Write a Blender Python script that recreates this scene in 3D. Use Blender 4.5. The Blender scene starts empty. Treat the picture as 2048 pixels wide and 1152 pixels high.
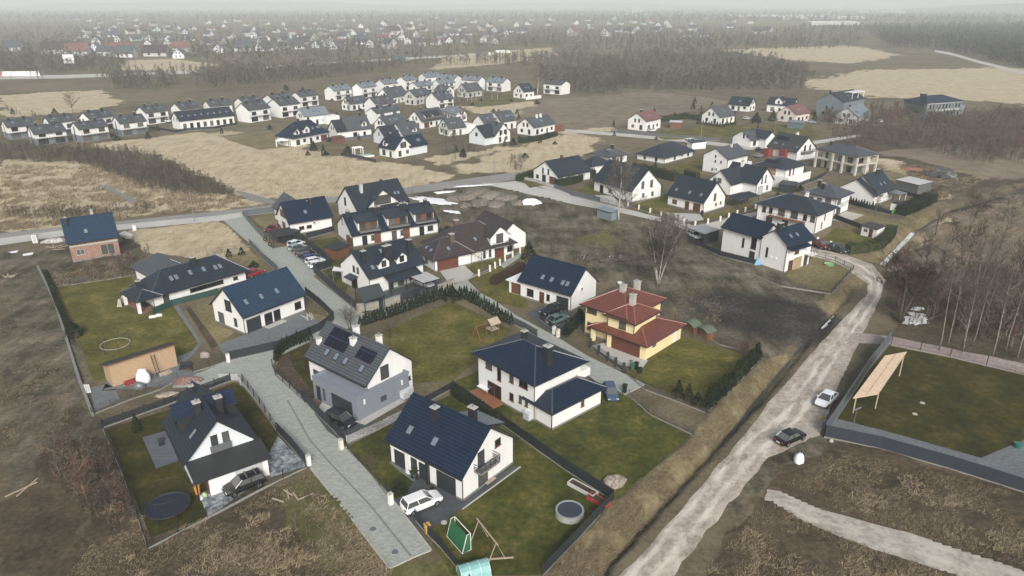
import bpy, math, random
import numpy as np
from mathutils import Vector, Matrix
R = math.radians
scn = bpy.context.scene
COL = scn.collection
rnd = random.Random(7)

# ---------------------------------------------------------------- camera, sky, sun, exposure
CAM_H = 50.0; FPX = 1420.0; PITCH = math.atan(569 / FPX)
cam = bpy.data.cameras.new('camera'); camo = bpy.data.objects.new('camera', cam); COL.objects.link(camo)
camo.location = (0, 0, CAM_H); camo.rotation_euler = (R(90) - PITCH, 0, 0)
cam.sensor_width = 36; cam.lens = 36 * FPX / 2048; cam.clip_start = 1; cam.clip_end = 40000
scn.camera = camo
SUN_EL, SUN_AZ = 33, 170           # the veiled sun stands behind the camera
world = bpy.data.worlds.new('World'); scn.world = world; world.use_nodes = True
wn, wl = world.node_tree.nodes, world.node_tree.links
bg = wn['Background']; sky = wn.new('ShaderNodeTexSky'); sky.sky_type = 'NISHITA'
sky.sun_disc = False; sky.sun_elevation = R(SUN_EL); sky.sun_rotation = R(SUN_AZ)
sky.air_density = 1.0; sky.dust_density = 6.0; sky.ozone_density = 1.0
hs = wn.new('ShaderNodeHueSaturation'); hs.inputs['Saturation'].default_value = 0.6
wl.new(sky.outputs[0], hs.inputs['Color']); wl.new(hs.outputs[0], bg.inputs[0]); bg.inputs[1].default_value = 0.10
sun = bpy.data.lights.new('sun', 'SUN'); sun.energy = 1.5; sun.angle = R(16); sun.color = (.985, 1, .98)
so = bpy.data.objects.new('sun', sun); COL.objects.link(so)
so.rotation_euler = (R(90 - SUN_EL), 0, R(180 - SUN_AZ))
so.location = (0, 0, 200)
vs = scn.view_settings; vs.view_transform = 'Standard'; vs.look = 'None'; vs.exposure = 0.52; vs.gamma = 1.0
cy = scn.cycles; cy.max_bounces = 6; cy.volume_bounces = 1; cy.use_denoising = True; cy.use_adaptive_sampling = False; cy.sample_clamp_indirect = 3
cy.volume_step_rate = 10; cy.volume_max_steps = 64

def G(px, py, z=0.0):
    """ground point seen at a survey pixel of the 2048 x 1152 photograph"""
    u = (px - 1024) / FPX; v = (576 - py) / FPX
    c, s = math.cos(PITCH), math.sin(PITCH)
    dy, dz = c + v * s, -s + v * c
    t = (z - CAM_H) / dz
    return (u * t, dy * t, z)
def P(*a): return [G(a[i], a[i + 1])[:2] for i in range(0, len(a), 2)]

# ---------------------------------------------------------------- materials
MATS = {}
def N(t, k, **kw):
    n = t.nodes.new('ShaderNode' + k)
    for a, b in kw.items(): setattr(n, a, b)
    return n
def mat(name, col, rough=.8, var=.15, scale=3.0, bump=0.0, metal=0.0, spec=.5, dirt=None, alpha=None):
    if name in MATS: return MATS[name]
    m = bpy.data.materials.new(name); m.use_nodes = True; t = m.node_tree; b = t.nodes['Principled BSDF']
    b.inputs['Roughness'].default_value = rough; b.inputs['Metallic'].default_value = metal
    b.inputs['Specular IOR Level'].default_value = spec
    geo = N(t, 'NewGeometry'); nz = N(t, 'TexNoise'); nz.inputs['Scale'].default_value = scale; nz.inputs['Detail'].default_value = 5
    if name.startswith('plaster'):
        mp = N(t, 'Mapping'); mp.inputs['Scale'].default_value = (2.2, 2.2, .35); t.links.new(geo.outputs['Position'], mp.inputs[0]); t.links.new(mp.outputs[0], nz.inputs['Vector'])
    else: t.links.new(geo.outputs['Position'], nz.inputs['Vector'])
    mx = N(t, 'Mix', data_type='RGBA')
    mx.inputs[6].default_value = (*[c * (1 - var) for c in col], 1); mx.inputs[7].default_value = (*[min(1, c * (1 + var)) for c in (dirt or col)], 1)
    t.links.new(nz.outputs[0], mx.inputs[0]); t.links.new(mx.outputs[2], b.inputs['Base Color'])
    if bump:
        bp = N(t, 'Bump'); bp.inputs['Strength'].default_value = bump; bp.inputs['Distance'].default_value = .05
        t.links.new(nz.outputs[0], bp.inputs['Height']); t.links.new(bp.outputs[0], b.inputs['Normal'])
    if alpha is not None: b.inputs['Alpha'].default_value = alpha
    MATS[name] = m; return m
def math_(t, op, a, b=None):
    n = N(t, 'Math', operation=op)
    for i, x in enumerate((a, b)):
        if x is None: continue
        if isinstance(x, (int, float)): n.inputs[i].default_value = x
        else: t.links.new(x, n.inputs[i])
    return n.outputs[0]
def tiled(name, col, du, dv, rough=.42, line=.45, ju=.0, var=.26, bump=.5, spec=.5, mode='tile', col2=None):
    """rows of dv metres up the face, modules of du metres along it (face UVs are in metres)"""
    if name in MATS: return MATS[name]
    m = bpy.data.materials.new(name); m.use_nodes = True; t = m.node_tree; b = t.nodes['Principled BSDF']
    b.inputs['Roughness'].default_value = rough; b.inputs['Specular IOR Level'].default_value = spec
    uv = N(t, 'UVMap'); sp = N(t, 'SeparateXYZ'); t.links.new(uv.outputs[0], sp.inputs[0])
    V = math_(t, 'DIVIDE', sp.outputs[1], dv); row = math_(t, 'FLOOR', V); fv = math_(t, 'FRACT', V)
    U = math_(t, 'DIVIDE', sp.outputs[0], du)
    if ju: U = math_(t, 'ADD', U, math_(t, 'MULTIPLY', row, ju))
    fu = math_(t, 'FRACT', U); cu = math_(t, 'FLOOR', U)
    lv = math_(t, 'LESS_THAN', fv, .16); lu = math_(t, 'LESS_THAN', fu, .10)
    ln = math_(t, 'MAXIMUM', lv, lu if mode != 'rows' else 0.0)
    if mode == 'tile': ln = math_(t, 'MAXIMUM', lv, math_(t, 'MULTIPLY', lu, .55))
    cb = N(t, 'CombineXYZ'); t.links.new(cu, cb.inputs[0]); t.links.new(row, cb.inputs[1])
    wnz = N(t, 'TexWhiteNoise', noise_dimensions='2D'); t.links.new(cb.outputs[0], wnz.inputs['Vector'])
    geo = N(t, 'NewGeometry'); nz = N(t, 'TexNoise'); nz.inputs['Scale'].default_value = .35; nz.inputs['Detail'].default_value = 6
    t.links.new(geo.outputs['Position'], nz.inputs['Vector'])
    f = math_(t, 'ADD', math_(t, 'MULTIPLY', wnz.outputs['Value'], .5), math_(t, 'MULTIPLY', nz.outputs[0], .5))
    mx = N(t, 'Mix', data_type='RGBA'); c2 = col2 or col
    mx.inputs[6].default_value = (*[c * (1 - var) for c in col], 1); mx.inputs[7].default_value = (*[c * (1 + var) for c in c2], 1)
    t.links.new(f, mx.inputs[0])
    m2 = N(t, 'Mix', data_type='RGBA', blend_type='MULTIPLY'); t.links.new(mx.outputs[2], m2.inputs[6])
    m2.inputs[7].default_value = (1 - line,) * 3 + (1,); t.links.new(ln, m2.inputs[0]); cout = m2.outputs[2]
    if mode in ('tile', 'rows'):
        g3 = N(t, 'Mix', data_type='RGBA', blend_type='MULTIPLY'); g3.inputs[0].default_value = 1; cc = N(t, 'CombineXYZ'); gv = math_(t, 'ADD', .45, math_(t, 'MULTIPLY', fv, 1.15)); [t.links.new(gv, cc.inputs[i]) for i in range(3)]  # each row brightens upward: highlights of curved tiles painted into the colour
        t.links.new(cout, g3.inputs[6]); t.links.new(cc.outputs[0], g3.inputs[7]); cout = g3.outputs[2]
    t.links.new(cout, b.inputs['Base Color'])
    if bump:
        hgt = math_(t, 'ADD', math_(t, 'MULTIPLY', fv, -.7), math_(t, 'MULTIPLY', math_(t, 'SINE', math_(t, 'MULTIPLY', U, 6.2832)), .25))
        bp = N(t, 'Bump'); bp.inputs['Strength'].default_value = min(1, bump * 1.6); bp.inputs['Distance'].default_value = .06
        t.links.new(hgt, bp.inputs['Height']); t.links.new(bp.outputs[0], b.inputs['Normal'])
    MATS[name] = m; return m
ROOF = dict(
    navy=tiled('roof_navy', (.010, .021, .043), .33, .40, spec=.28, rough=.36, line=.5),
    bluetile=tiled('roof_blue_tile', (.020, .042, .078), .33, .40, spec=.35, rough=.34, line=.5),  # bluer than navy: sky reflection on shiny tiles put into the colour
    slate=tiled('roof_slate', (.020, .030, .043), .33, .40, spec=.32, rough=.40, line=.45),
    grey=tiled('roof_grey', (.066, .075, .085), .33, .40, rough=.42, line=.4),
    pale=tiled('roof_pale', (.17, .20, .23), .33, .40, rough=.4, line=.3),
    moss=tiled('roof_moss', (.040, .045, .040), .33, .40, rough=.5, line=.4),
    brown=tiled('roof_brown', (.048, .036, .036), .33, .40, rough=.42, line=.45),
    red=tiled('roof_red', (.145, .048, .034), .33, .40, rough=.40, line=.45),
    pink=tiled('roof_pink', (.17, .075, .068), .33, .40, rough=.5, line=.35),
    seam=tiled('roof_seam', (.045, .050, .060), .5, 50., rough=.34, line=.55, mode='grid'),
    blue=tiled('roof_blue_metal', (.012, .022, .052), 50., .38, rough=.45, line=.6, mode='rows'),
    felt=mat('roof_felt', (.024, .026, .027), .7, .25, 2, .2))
RIDGE = mat('ridge_cap', (.075, .082, .09), .35, .15, 2); RIDGE_R = mat('ridge_cap_red', (.30, .13, .10), .4, .15, 2)  # paler than the tiles: glint along the ridges put into the colour
WALL = dict(
    white=mat('plaster_white', (.77, .77, .755), .85, .09, .6, .05),
    cool=mat('plaster_cool', (.66, .70, .74), .85, .06, 1.3, .05),
    grey=mat('plaster_grey', (.20, .22, .26), .85, .10, 1.0, .05),
    pale=mat('plaster_pale_grey', (.48, .48, .47), .85, .10, .8, .05),
    darkgrey=mat('plaster_dark_grey', (.16, .19, .21), .85, .10, .8, .05),
    cream=mat('plaster_cream', (.70, .66, .55), .85, .08, 1.0, .05),
    beige=mat('plaster_beige', (.52, .50, .43), .85, .10, 1.0, .05),
    yellow=mat('plaster_yellow', (.78, .67, .39), .85, .07, 1.0, .05),
    pinkish=mat('plaster_pinkish', (.66, .58, .54), .85, .08, 1.0, .05),
    brick=tiled('brick_wall', (.23, .12, .088), .28, .11, rough=.9, line=-.35, ju=.5, var=.35, bump=.2, mode='grid', col2=(.30, .19, .15)),
    osb=mat('osb_board', (.44, .31, .195), .75, .35, 7.0, .1),
    wood=mat('wood_cladding', (.15, .064, .036), .6, .35, 2.5))
TRIM = mat('trim_dark', (.022, .024, .028), .5, .1)
GLASS = mat('window_glass', (.018, .022, .026), .06, .2, .5, spec=.8)
SKYG = mat('skylight_glass', (.42, .50, .58), .12, .05, .5, metal=.75)
t_ = GLASS.node_tree; oi_ = N(t_, 'ObjectInfo'); rp_ = N(t_, 'ValToRGB'); rp_.color_ramp.elements[0].color = (.010, .013, .016, 1); rp_.color_ramp.elements[1].color = (.13, .135, .135, 1); rp_.color_ramp.elements[0].position = .35; t_.links.new(oi_.outputs['Random'], rp_.inputs[0]); t_.links.new(rp_.outputs[0], t_.nodes['Principled BSDF'].inputs['Base Color'])
FRAME_D = mat('frame_dark', (.03, .032, .036), .45, .1)
FRAME_B = mat('frame_brown', (.13, .055, .03), .5, .2)
WHITEP = mat('white_paint', (.78, .78, .76), .5, .04)
DOOR_D = mat('door_anthracite', (.030, .036, .042), .4, .1)
DOOR_B = mat('door_brown', (.12, .040, .024), .45, .2)
BRICKC = mat('chimney_clinker', (.12, .07, .055), .8, .3, 6)
METAL = mat('steel', (.42, .43, .44), .35, .1, metal=.8)
GREYM = mat('grey_metal', (.16, .17, .18), .45, .1, metal=.3)
PVM = tiled('solar_cells', (.006, .007, .015), 1.0, 1.65, rough=.22, line=-2.5, var=.1, bump=0, mode='grid', spec=.4)
CONC = mat('concrete', (.42, .41, .38), .9, .2, 2.5, .2)
CONCD = mat('concrete_dark', (.20, .20, .19), .9, .25, 2, .2)
WOODP = mat('weathered_planks', (.40, .33, .25), .85, .3, 5)
WOODR = mat('deck_wood', (.24, .10, .052), .6, .3, 4)
RUBBER = mat('rubber', (.012, .012, .012), .85, .1)
def flat(name, c, rough=.5, metal=0., var=.06, spec=.5): return mat(name, c, rough, var, 2.0, 0, metal, spec)

# ---------------------------------------------------------------- mesh building
class MB:
    def __init__(s, T=None): s.v = []; s.f = []; s.m = []; s.T = T
    def add(s, pts, faces, m=0):
        o = len(s.v)
        s.v += [tuple(s.T(*p)) if s.T else tuple(p) for p in pts]
        for i, f in enumerate(faces):
            s.f.append([o + k for k in f]); s.m.append(m[i] if isinstance(m, (list, tuple)) else m)
    def box(s, x0, x1, y0, y1, z0, z1, m=0):
        s.add([(x0, y0, z0), (x1, y0, z0), (x1, y1, z0), (x0, y1, z0), (x0, y0, z1), (x1, y0, z1), (x1, y1, z1), (x0, y1, z1)],
              [(3, 2, 1, 0), (4, 5, 6, 7), (0, 1, 5, 4), (1, 2, 6, 5), (2, 3, 7, 6), (3, 0, 4, 7)], m)
    def obox(s, p, q, w, z0, z1, m=0, z0b=None, z1b=None):
        """upright slab from p to q (plan), width w"""
        dx, dy = q[0] - p[0], q[1] - p[1]; l = math.hypot(dx, dy) or 1e-6; nx, ny = -dy / l * w / 2, dx / l * w / 2
        b0 = z0 if z0b is None else z0b; b1 = z1 if z1b is None else z1b
        s.add([(p[0] - nx, p[1] - ny, z0), (q[0] - nx, q[1] - ny, b0), (q[0] + nx, q[1] + ny, b0), (p[0] + nx, p[1] + ny, z0),
               (p[0] - nx, p[1] - ny, z1), (q[0] - nx, q[1] - ny, b1), (q[0] + nx, q[1] + ny, b1), (p[0] + nx, p[1] + ny, z1)],
              [(3, 2, 1, 0), (4, 5, 6, 7), (0, 1, 5, 4), (1, 2, 6, 5), (2, 3, 7, 6), (3, 0, 4, 7)], m)
    def prism(s, poly, z0, z1, m=0, mt=None):
        n = len(poly); s.add([(x, y, z0) for x, y in poly] + [(x, y, z1) for x, y in poly],
            [tuple(range(n - 1, -1, -1)), tuple(range(n, 2 * n))] + [(i, (i + 1) % n, n + (i + 1) % n, n + i) for i in range(n)],
            [m, m if mt is None else mt] + [m] * n)
    def slab(s, top, th, m=0, me=None):
        """sloping plate: top polygon (3-D points) and thickness straight down"""
        n = len(top); s.add(list(top) + [(x, y, z - th) for x, y, z in top],
            [tuple(range(n)), tuple(range(2 * n - 1, n - 1, -1))] + [((i + 1) % n, i, n + i, n + (i + 1) % n) for i in range(n)],
            [m] + [m if me is None else me] * (n + 1))
    def tube(s, pts, r, m=0, n=6, cap=True):
        rs = r if isinstance(r, (list, tuple)) else [r] * len(pts); vv = []; ff = []
        for i, p in enumerate(pts):
            a = Vector(pts[max(0, i - 1)]); b = Vector(pts[min(len(pts) - 1, i + 1)]); d = (b - a).normalized()
            u = d.cross(Vector((0, 0, 1)) if abs(d.z) < .9 else Vector((1, 0, 0))).normalized(); w = d.cross(u)
            for k in range(n):
                t = 2 * math.pi * k / n; vv.append(tuple(Vector(p) + (u * math.cos(t) + w * math.sin(t)) * rs[i]))
        for i in range(len(pts) - 1):
            for k in range(n): ff.append((i * n + k, i * n + (k + 1) % n, (i + 1) * n + (k + 1) % n, (i + 1) * n + k))
        if cap: ff += [tuple(range(n - 1, -1, -1)), tuple(range((len(pts) - 1) * n, len(pts) * n))]
        s.add(vv, ff, m)
    def lathe(s, prof, c=(0, 0, 0), n=16, m=0):
        vv = [(c[0] + r * math.cos(2 * math.pi * k / n), c[1] + r * math.sin(2 * math.pi * k / n), c[2] + z) for r, z in prof for k in range(n)]
        ff = [(i * n + k, i * n + (k + 1) % n, (i + 1) * n + (k + 1) % n, (i + 1) * n + k) for i in range(len(prof) - 1) for k in range(n)]
        s.add(vv, ff, m)
    def build(s, name, mats, parent=None, smooth=False, uv=True):
        me = bpy.data.meshes.new(name); me.from_pydata(s.v, [], s.f)
        mats = mats if isinstance(mats, (list, tuple)) else [mats]
        for x in mats: me.materials.append(x)
        me.polygons.foreach_set('material_index', s.m)
        if smooth: me.polygons.foreach_set('use_smooth', [True] * len(s.f))
        me.update()
        if uv:
            l = me.uv_layers.new(name='UVMap'); d = []
            for p in me.polygons:
                n = p.normal
                if abs(n.z) > .985: u = Vector((1, 0, 0)); v = Vector((0, 1, 0))
                else: u = Vector((-n.y, n.x, 0)).normalized(); v = n.cross(u)
                for vi in p.vertices: c = me.vertices[vi].co; d += [c.dot(u), c.dot(v)]
            l.data.foreach_set('uv', d)
        o = bpy.data.objects.new(name, me); COL.objects.link(o)
        if parent: o.parent = parent
        return o
def bigmesh(name, v, f, mats, mi=None, parent=None, smooth=False):
    """numpy vertices (n,3) and triangles (m,3)"""
    me = bpy.data.meshes.new(name); v = np.asarray(v, np.float32); f = np.asarray(f, np.int32); k = f.shape[1]
    me.vertices.add(len(v)); me.vertices.foreach_set('co', v.ravel())
    me.loops.add(f.size); me.loops.foreach_set('vertex_index', f.ravel())
    me.polygons.add(len(f)); me.polygons.foreach_set('loop_start', np.arange(0, f.size, k, dtype=np.int32))
    for x in (mats if isinstance(mats, (list, tuple)) else [mats]): me.materials.append(x)
    if mi is not None: me.polygons.foreach_set('material_index', np.asarray(mi, np.int32))
    me.polygons.foreach_set('use_smooth', np.full(len(f), smooth))
    me.update(calc_edges=True)
    o = bpy.data.objects.new(name, me); COL.objects.link(o)
    if parent: o.parent = parent
    return o
def tag(o, label=None, cat=None, group=None, kind=None):
    if label: o['label'] = label
    if cat: o['category'] = cat
    if group: o['group'] = group
    if kind: o['kind'] = kind
    return o
def thing(name, label, cat, loc=(0, 0, 0), rz=0.0, group=None):
    o = bpy.data.objects.new(name, None); COL.objects.link(o); o.empty_display_size = .5
    o.location = loc if len(loc) == 3 else (*loc, 0); o.rotation_euler = (0, 0, rz)
    return tag(o, label, cat, group)
def dup(root, loc, rz=0.0, s=1.0, label=None, group=None):
    def cp(o, par):
        c = o.copy(); COL.objects.link(c); c.parent = par
        for ch in o.children: cp(ch, c)
        return c
    r = cp(root, None); r.location = loc if len(loc) == 3 else (*loc, 0); r.rotation_euler = (0, 0, rz)
    r.scale = s if isinstance(s, tuple) else (s, s, s)
    if label: r['label'] = label
    if group: r['group'] = group
    return r
def sheet(name, poly, z, m, kind='structure', label=None, cat=None):
    """a plain area of ground cover, triangulated"""
    from mathutils.geometry import tessellate_polygon
    tr = tessellate_polygon([[Vector((x, y, 0)) for x, y in poly]])
    a = sum(poly[i][0] * poly[(i + 1) % len(poly)][1] - poly[(i + 1) % len(poly)][0] * poly[i][1] for i in range(len(poly)))
    b = MB(); fs = []
    for t in tr:
        p = [poly[i] for i in t]; ar = (p[1][0] - p[0][0]) * (p[2][1] - p[0][1]) - (p[2][0] - p[0][0]) * (p[1][1] - p[0][1])
        fs.append(tuple(t) if ar > 0 else tuple(reversed(t)))
    b.add([(x, y, z) for x, y in poly], fs)
    o = b.build(name, m); tag(o, label, cat, kind=kind); return o
# ---------------------------------------------------------------- ground: zones, relief, one sheet to the horizon
def vnoise(x, y, seed=0):
    xi = np.floor(x).astype(np.int64); yi = np.floor(y).astype(np.int64); fx = x - xi; fy = y - yi
    fx = fx * fx * (3 - 2 * fx); fy = fy * fy * (3 - 2 * fy)
    def h(a, b):
        n = (a * 374761393 + b * 668265263 + seed * 982451653) & 0xffffffff
        n = ((n ^ (n >> 13)) * 1274126177) & 0xffffffff
        return ((n ^ (n >> 16)) & 0xffff) / 65535.0
    return (h(xi, yi) * (1 - fx) + h(xi + 1, yi) * fx) * (1 - fy) + (h(xi, yi + 1) * (1 - fx) + h(xi + 1, yi + 1) * fx) * fy
def fbm(x, y, s, o=4, seed=0):
    t = 0; a = .5
    for i in range(o): t = t + a * vnoise(x / s, y / s, seed + i); s /= 2.1; a /= 2
    return t / (1 - .5 ** o)
def inside(poly, x, y):
    r = np.zeros(x.shape, bool); n = len(poly)
    for i in range(n):
        x0, y0 = poly[i]; x1, y1 = poly[(i + 1) % n]
        if y0 == y1: continue
        c = ((y0 > y) != (y1 > y)) & (x < (x1 - x0) * (y - y0) / (y1 - y0) + x0); r ^= c
    return r
def dist_line(pl, x, y):
    d = np.full(x.shape, 1e9)
    for (x0, y0), (x1, y1) in zip(pl[:-1], pl[1:]):
        dx, dy = x1 - x0, y1 - y0; t = np.clip(((x - x0) * dx + (y - y0) * dy) / (dx * dx + dy * dy + 1e-9), 0, 1)
        d = np.minimum(d, np.hypot(x - x0 - t * dx, y - y0 - t * dy))
    return d
ZONES = []          # (attribute, polygon, edge wobble in metres)
def zone(a, w, *px): ZONES.append((a, P(*px), w))
# dry, pale grass
zone('tan', 5, 170, 292, 320, 272, 450, 262, 575, 285, 690, 318, 800, 330, 900, 350, 860, 372, 760, 388, 560, 404, 470, 384, 400, 350, 300, 308)
zone('tan', 5, 0, 318, 130, 322, 250, 345, 330, 372, 480, 398, 530, 412, 300, 430, 0, 468)
zone('tan', 1.2, 246, 462, 440, 441, 500, 496, 478, 512, 400, 520, 330, 512, 285, 500)
zone('tan', 6, 0, 190, 200, 180, 240, 210, 150, 225, 0, 235)
zone('tan', 6, 230, 122, 340, 118, 440, 128, 420, 142, 240, 140)
zone('tan', 16, 1600, 165, 1740, 140, 2048, 135, 2200, 150, 2200, 215, 1800, 195, 1700, 192)
zone('tan', 14, 1440, 100, 1700, 90, 1800, 110, 1700, 128, 1560, 118)
zone('tan', 6, 900, 110, 1100, 95, 1120, 112, 1000, 128, 860, 140)
zone('tan', 5, 900, 215, 1180, 195, 1240, 200, 1230, 262, 1110, 268, 1000, 300, 900, 330, 830, 318, 1030, 290, 1130, 258)
zone('tan', 5, 1010, 300, 1140, 265, 1200, 275, 1180, 300, 1060, 345, 900, 345)
zone('tan', 5, 1750, 318, 1830, 300, 1990, 350, 1900, 400, 1840, 395, 1800, 345)
zone('tan', 5, 1830, 440, 2048, 380, 2048, 470, 1900, 500, 1800, 500)
zone('bank', 1, 1100, 1140, 1230, 1010, 1380, 880, 1440, 810, 1530, 720, 1610, 690, 1480, 850, 1330, 1000, 1200, 1140)
zone('bank', 1.2, 1600, 660, 1640, 600, 1710, 540, 1728, 560, 1660, 640)
zone('bank', 1.5, 1700, 520, 1800, 440, 1880, 400, 1900, 412, 1830, 462, 1770, 524)
# brown weeds
zone('brown', 3, 0, 880, 90, 870, 215, 880, 300, 1095, 560, 960, 640, 930, 780, 1135, 800, 1200, 100, 1200, 200, 1050)
zone('brown', 2, 1400, 1152, 1530, 985, 1610, 905, 1650, 880, 2100, 985, 2200, 1300, 1350, 1300)
zone('weedy', 6, 1080, 200, 1300, 184, 1460, 200, 1410, 216, 1250, 252, 1100, 262, 1000, 256)
zone('weedy', 5, 1740, 305, 1900, 290, 2200, 300, 2200, 350, 1990, 360, 1830, 318)
zone('weedy', 6, 1800, 560, 1850, 460, 1960, 410, 2200, 350, 2200, 500, 1960, 530)
zone('brown', 4, 1760, 560, 1900, 420, 2200, 330, 2200, 760, 1790, 680)
zone('brown', 4, 1640, 300, 1720, 250, 2200, 250, 2200, 340, 1840, 400, 1800, 320)
# earth worked by machines
zone('mud', 2.5, 830, 388, 900, 368, 985, 362, 1150, 410, 1235, 440, 1385, 480, 1480, 520, 1660, 590, 1640, 660, 1530, 720, 1440, 670, 1370, 640, 1210, 560, 1050, 500, 1000, 452, 890, 445, 878, 405)
zone('mud', 2, 0, 500, 70, 505, 118, 545, 112, 575, 135, 640, 185, 835, 205, 860, 90, 880, 0, 1010)
zone('mud', 1.5, 75, 500, 250, 462, 290, 500, 250, 555, 100, 575)
zone('mud', 2, 1520, 985, 1660, 870, 1650, 850, 1560, 880, 1450, 1000, 1450, 1050)
zone('brown', 6, 0, 960, 60, 940, 150, 1040, 210, 1100, 200, 1200, 0, 1200)
zone('green', 9, 1120, 474, 1230, 456, 1260, 474, 1170, 500)
zone('green', 3, 560, 962, 640, 935, 790, 1140, 900, 1120, 960, 1200, 700, 1200)
zone('green', 8, 940, 205, 1010, 190, 1060, 198, 960, 215)
ROADC = [G(1290, 1160)[:2], G(1399, 1028)[:2], G(1515, 889)[:2], G(1589, 806)[:2], G(1648, 723)[:2], G(1702, 651)[:2], G(1746, 590)[:2], G(1752, 556)[:2], G(1722, 530)[:2], G(1668, 509)[:2], G(1600, 497)[:2]]
DITCH = [P(1120, 1250, 1200, 1152, 1265, 1080, 1385, 955, 1500, 812, 1560, 738, 1606, 684), P(1648, 652, 1690, 610, 1728, 568), P(1765, 524, 1826, 462, 1900, 416, 2060, 372)]
def zfield(x, y, wild):
    z = wild * ((fbm(x, y, 9, 3, 5) - .5) * .7 + (fbm(x, y, 1.6, 2, 9) - .5) * .35)
    for pl in DITCH:
        d = dist_line(pl, x, y); z = z - 1.0 * np.exp(-(d / 1.1) ** 2) + .10 * np.exp(-((d - 3.2) / 1.3) ** 2)
    gx, gy, _ = G(1226, 962); z = z + .35 * np.exp(-(np.hypot(x - gx, y - gy) / 1.2) ** 2)
    return z
FLAT = []           # plots kept level for lawns, paving and houses
def make_hills():
    for i, (cx, cy, L, W, h) in enumerate(((-3200, 8200, 5200, 1500, 74), (600, 9000, 4200, 1300, 62), (4300, 5600, 2600, 1200, 66), (-5600, 5200, 2600, 1300, 58))):
        u = np.linspace(-1, 1, 70); v = np.linspace(-1, 1, 16); V, U = np.meshgrid(v, u, indexing='ij'); z = h * np.clip(1 - U ** 2, 0, 1) ** .7 * np.clip(1 - V ** 2, 0, 1) * (.55 + .75 * fbm(U * 6 + i * 3, V * 2, 1.0, 4, 90 + i)) - .5
        idx = np.arange(V.size).reshape(V.shape); q = np.stack([idx[:-1, :-1], idx[:-1, 1:], idx[1:, 1:], idx[1:, :-1]], -1).reshape(-1, 4)
        tag(bigmesh('hills', np.stack([cx + U.ravel() * L / 2, cy + V.ravel() * W / 2, np.minimum(z.ravel(), 84)], -1), q, TWIG[2], smooth=True), kind='structure')
def make_ground():
    ys = [8.0]
    while ys[-1] < 11500: ys.append(ys[-1] * 1.0078 + .01)
    ys = np.array(ys); us = np.linspace(-1.3, 1.3, 640)
    Y, U = np.meshgrid(ys, us, indexing='ij'); X = (Y + 22) * U
    x, y = X.ravel(), Y.ravel()
    near = y < 1500
    wx = (fbm(x, y, 6, 3, 21) - .5) * 2; wy = (fbm(x, y, 6, 3, 31) - .5) * 2
    att = {k: np.zeros(len(x), np.float32) for k in ('tan', 'brown', 'mud', 'dark', 'green', 'bank', 'weedy')}
    for a, pl, w in ZONES:
        pa = np.array(pl); bb = (x > pa[:, 0].min() - w) & (x < pa[:, 0].max() + w) & (y > pa[:, 1].min() - w) & (y < pa[:, 1].max() + w)
        i = np.where(bb)[0]; r = np.zeros(len(i))
        for k in range(5):
            ox, oy = ((0, 0), (.5, .3), (-.5, .4), (.3, -.5), (-.3, -.4))[k]
            r += inside(pl, x[i] + wx[i] * w + ox * w, y[i] + wy[i] * w + oy * w) / 5.0
        att[a][i] = np.maximum(att[a][i], r)
    dx, dy, _ = G(1532, 632); ca, sa = math.cos(R(-38)), math.sin(R(-38)); lx, ly = (x - dx) * ca + (y - dy) * sa, -(x - dx) * sa + (y - dy) * ca
    att['dark'] = (np.exp(-(lx / 14) ** 2 - (ly / 9.5) ** 2) * (.80 + .9 * fbm(x, y, 5, 4, 61)) * ((lx > -30) & (lx < 40))).astype(np.float32); att['dark'][(y > 200) | (x < 0)] = 0
    for k in ('mud', 'dark', 'brown'): att['tan'] *= 1 - att[k]
    for k in ('mud', 'dark'): att['brown'] *= 1 - att[k]
    wild = np.clip(np.maximum.reduce([att[k] for k in ('tan', 'brown', 'mud', 'green', 'bank')]) * .9 + .1, 0, 1)
    flat_ = np.zeros(len(x), bool)
    for pl in FLAT:
        pa = np.array(pl); bb = (x > pa[:, 0].min()) & (x < pa[:, 0].max()) & (y > pa[:, 1].min()) & (y < pa[:, 1].max())
        i = np.where(bb)[0]; flat_[i] |= inside(pl, x[i], y[i])
    rd = np.minimum(dist_line(ROADC, x, y), dist_line([ROADC[5], G(1790, 683)[:2], G(2060, 738)[:2]], x, y)); flat_ |= rd < 3.4
    z = zfield(x, y, wild) * np.exp(-(np.maximum(y - 900, 0) / 400)); z = np.where(flat_, np.minimum(z, 0) * 0 - .045, np.maximum(z, -1.3) - .02)
    n, m = len(ys), len(us); idx = np.arange(n * m).reshape(n, m)
    q = np.stack([idx[:-1, :-1], idx[:-1, 1:], idx[1:, 1:], idx[1:, :-1]], -1).reshape(-1, 4)
    o = bigmesh('ground', np.stack([x, y, z], -1), q, ground_mat(), smooth=True)
    for k, v in att.items():
        at = o.data.attributes.new(k, 'FLOAT', 'POINT'); at.data.foreach_set('value', v.astype(np.float32))
    tag(o, kind='structure')
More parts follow.
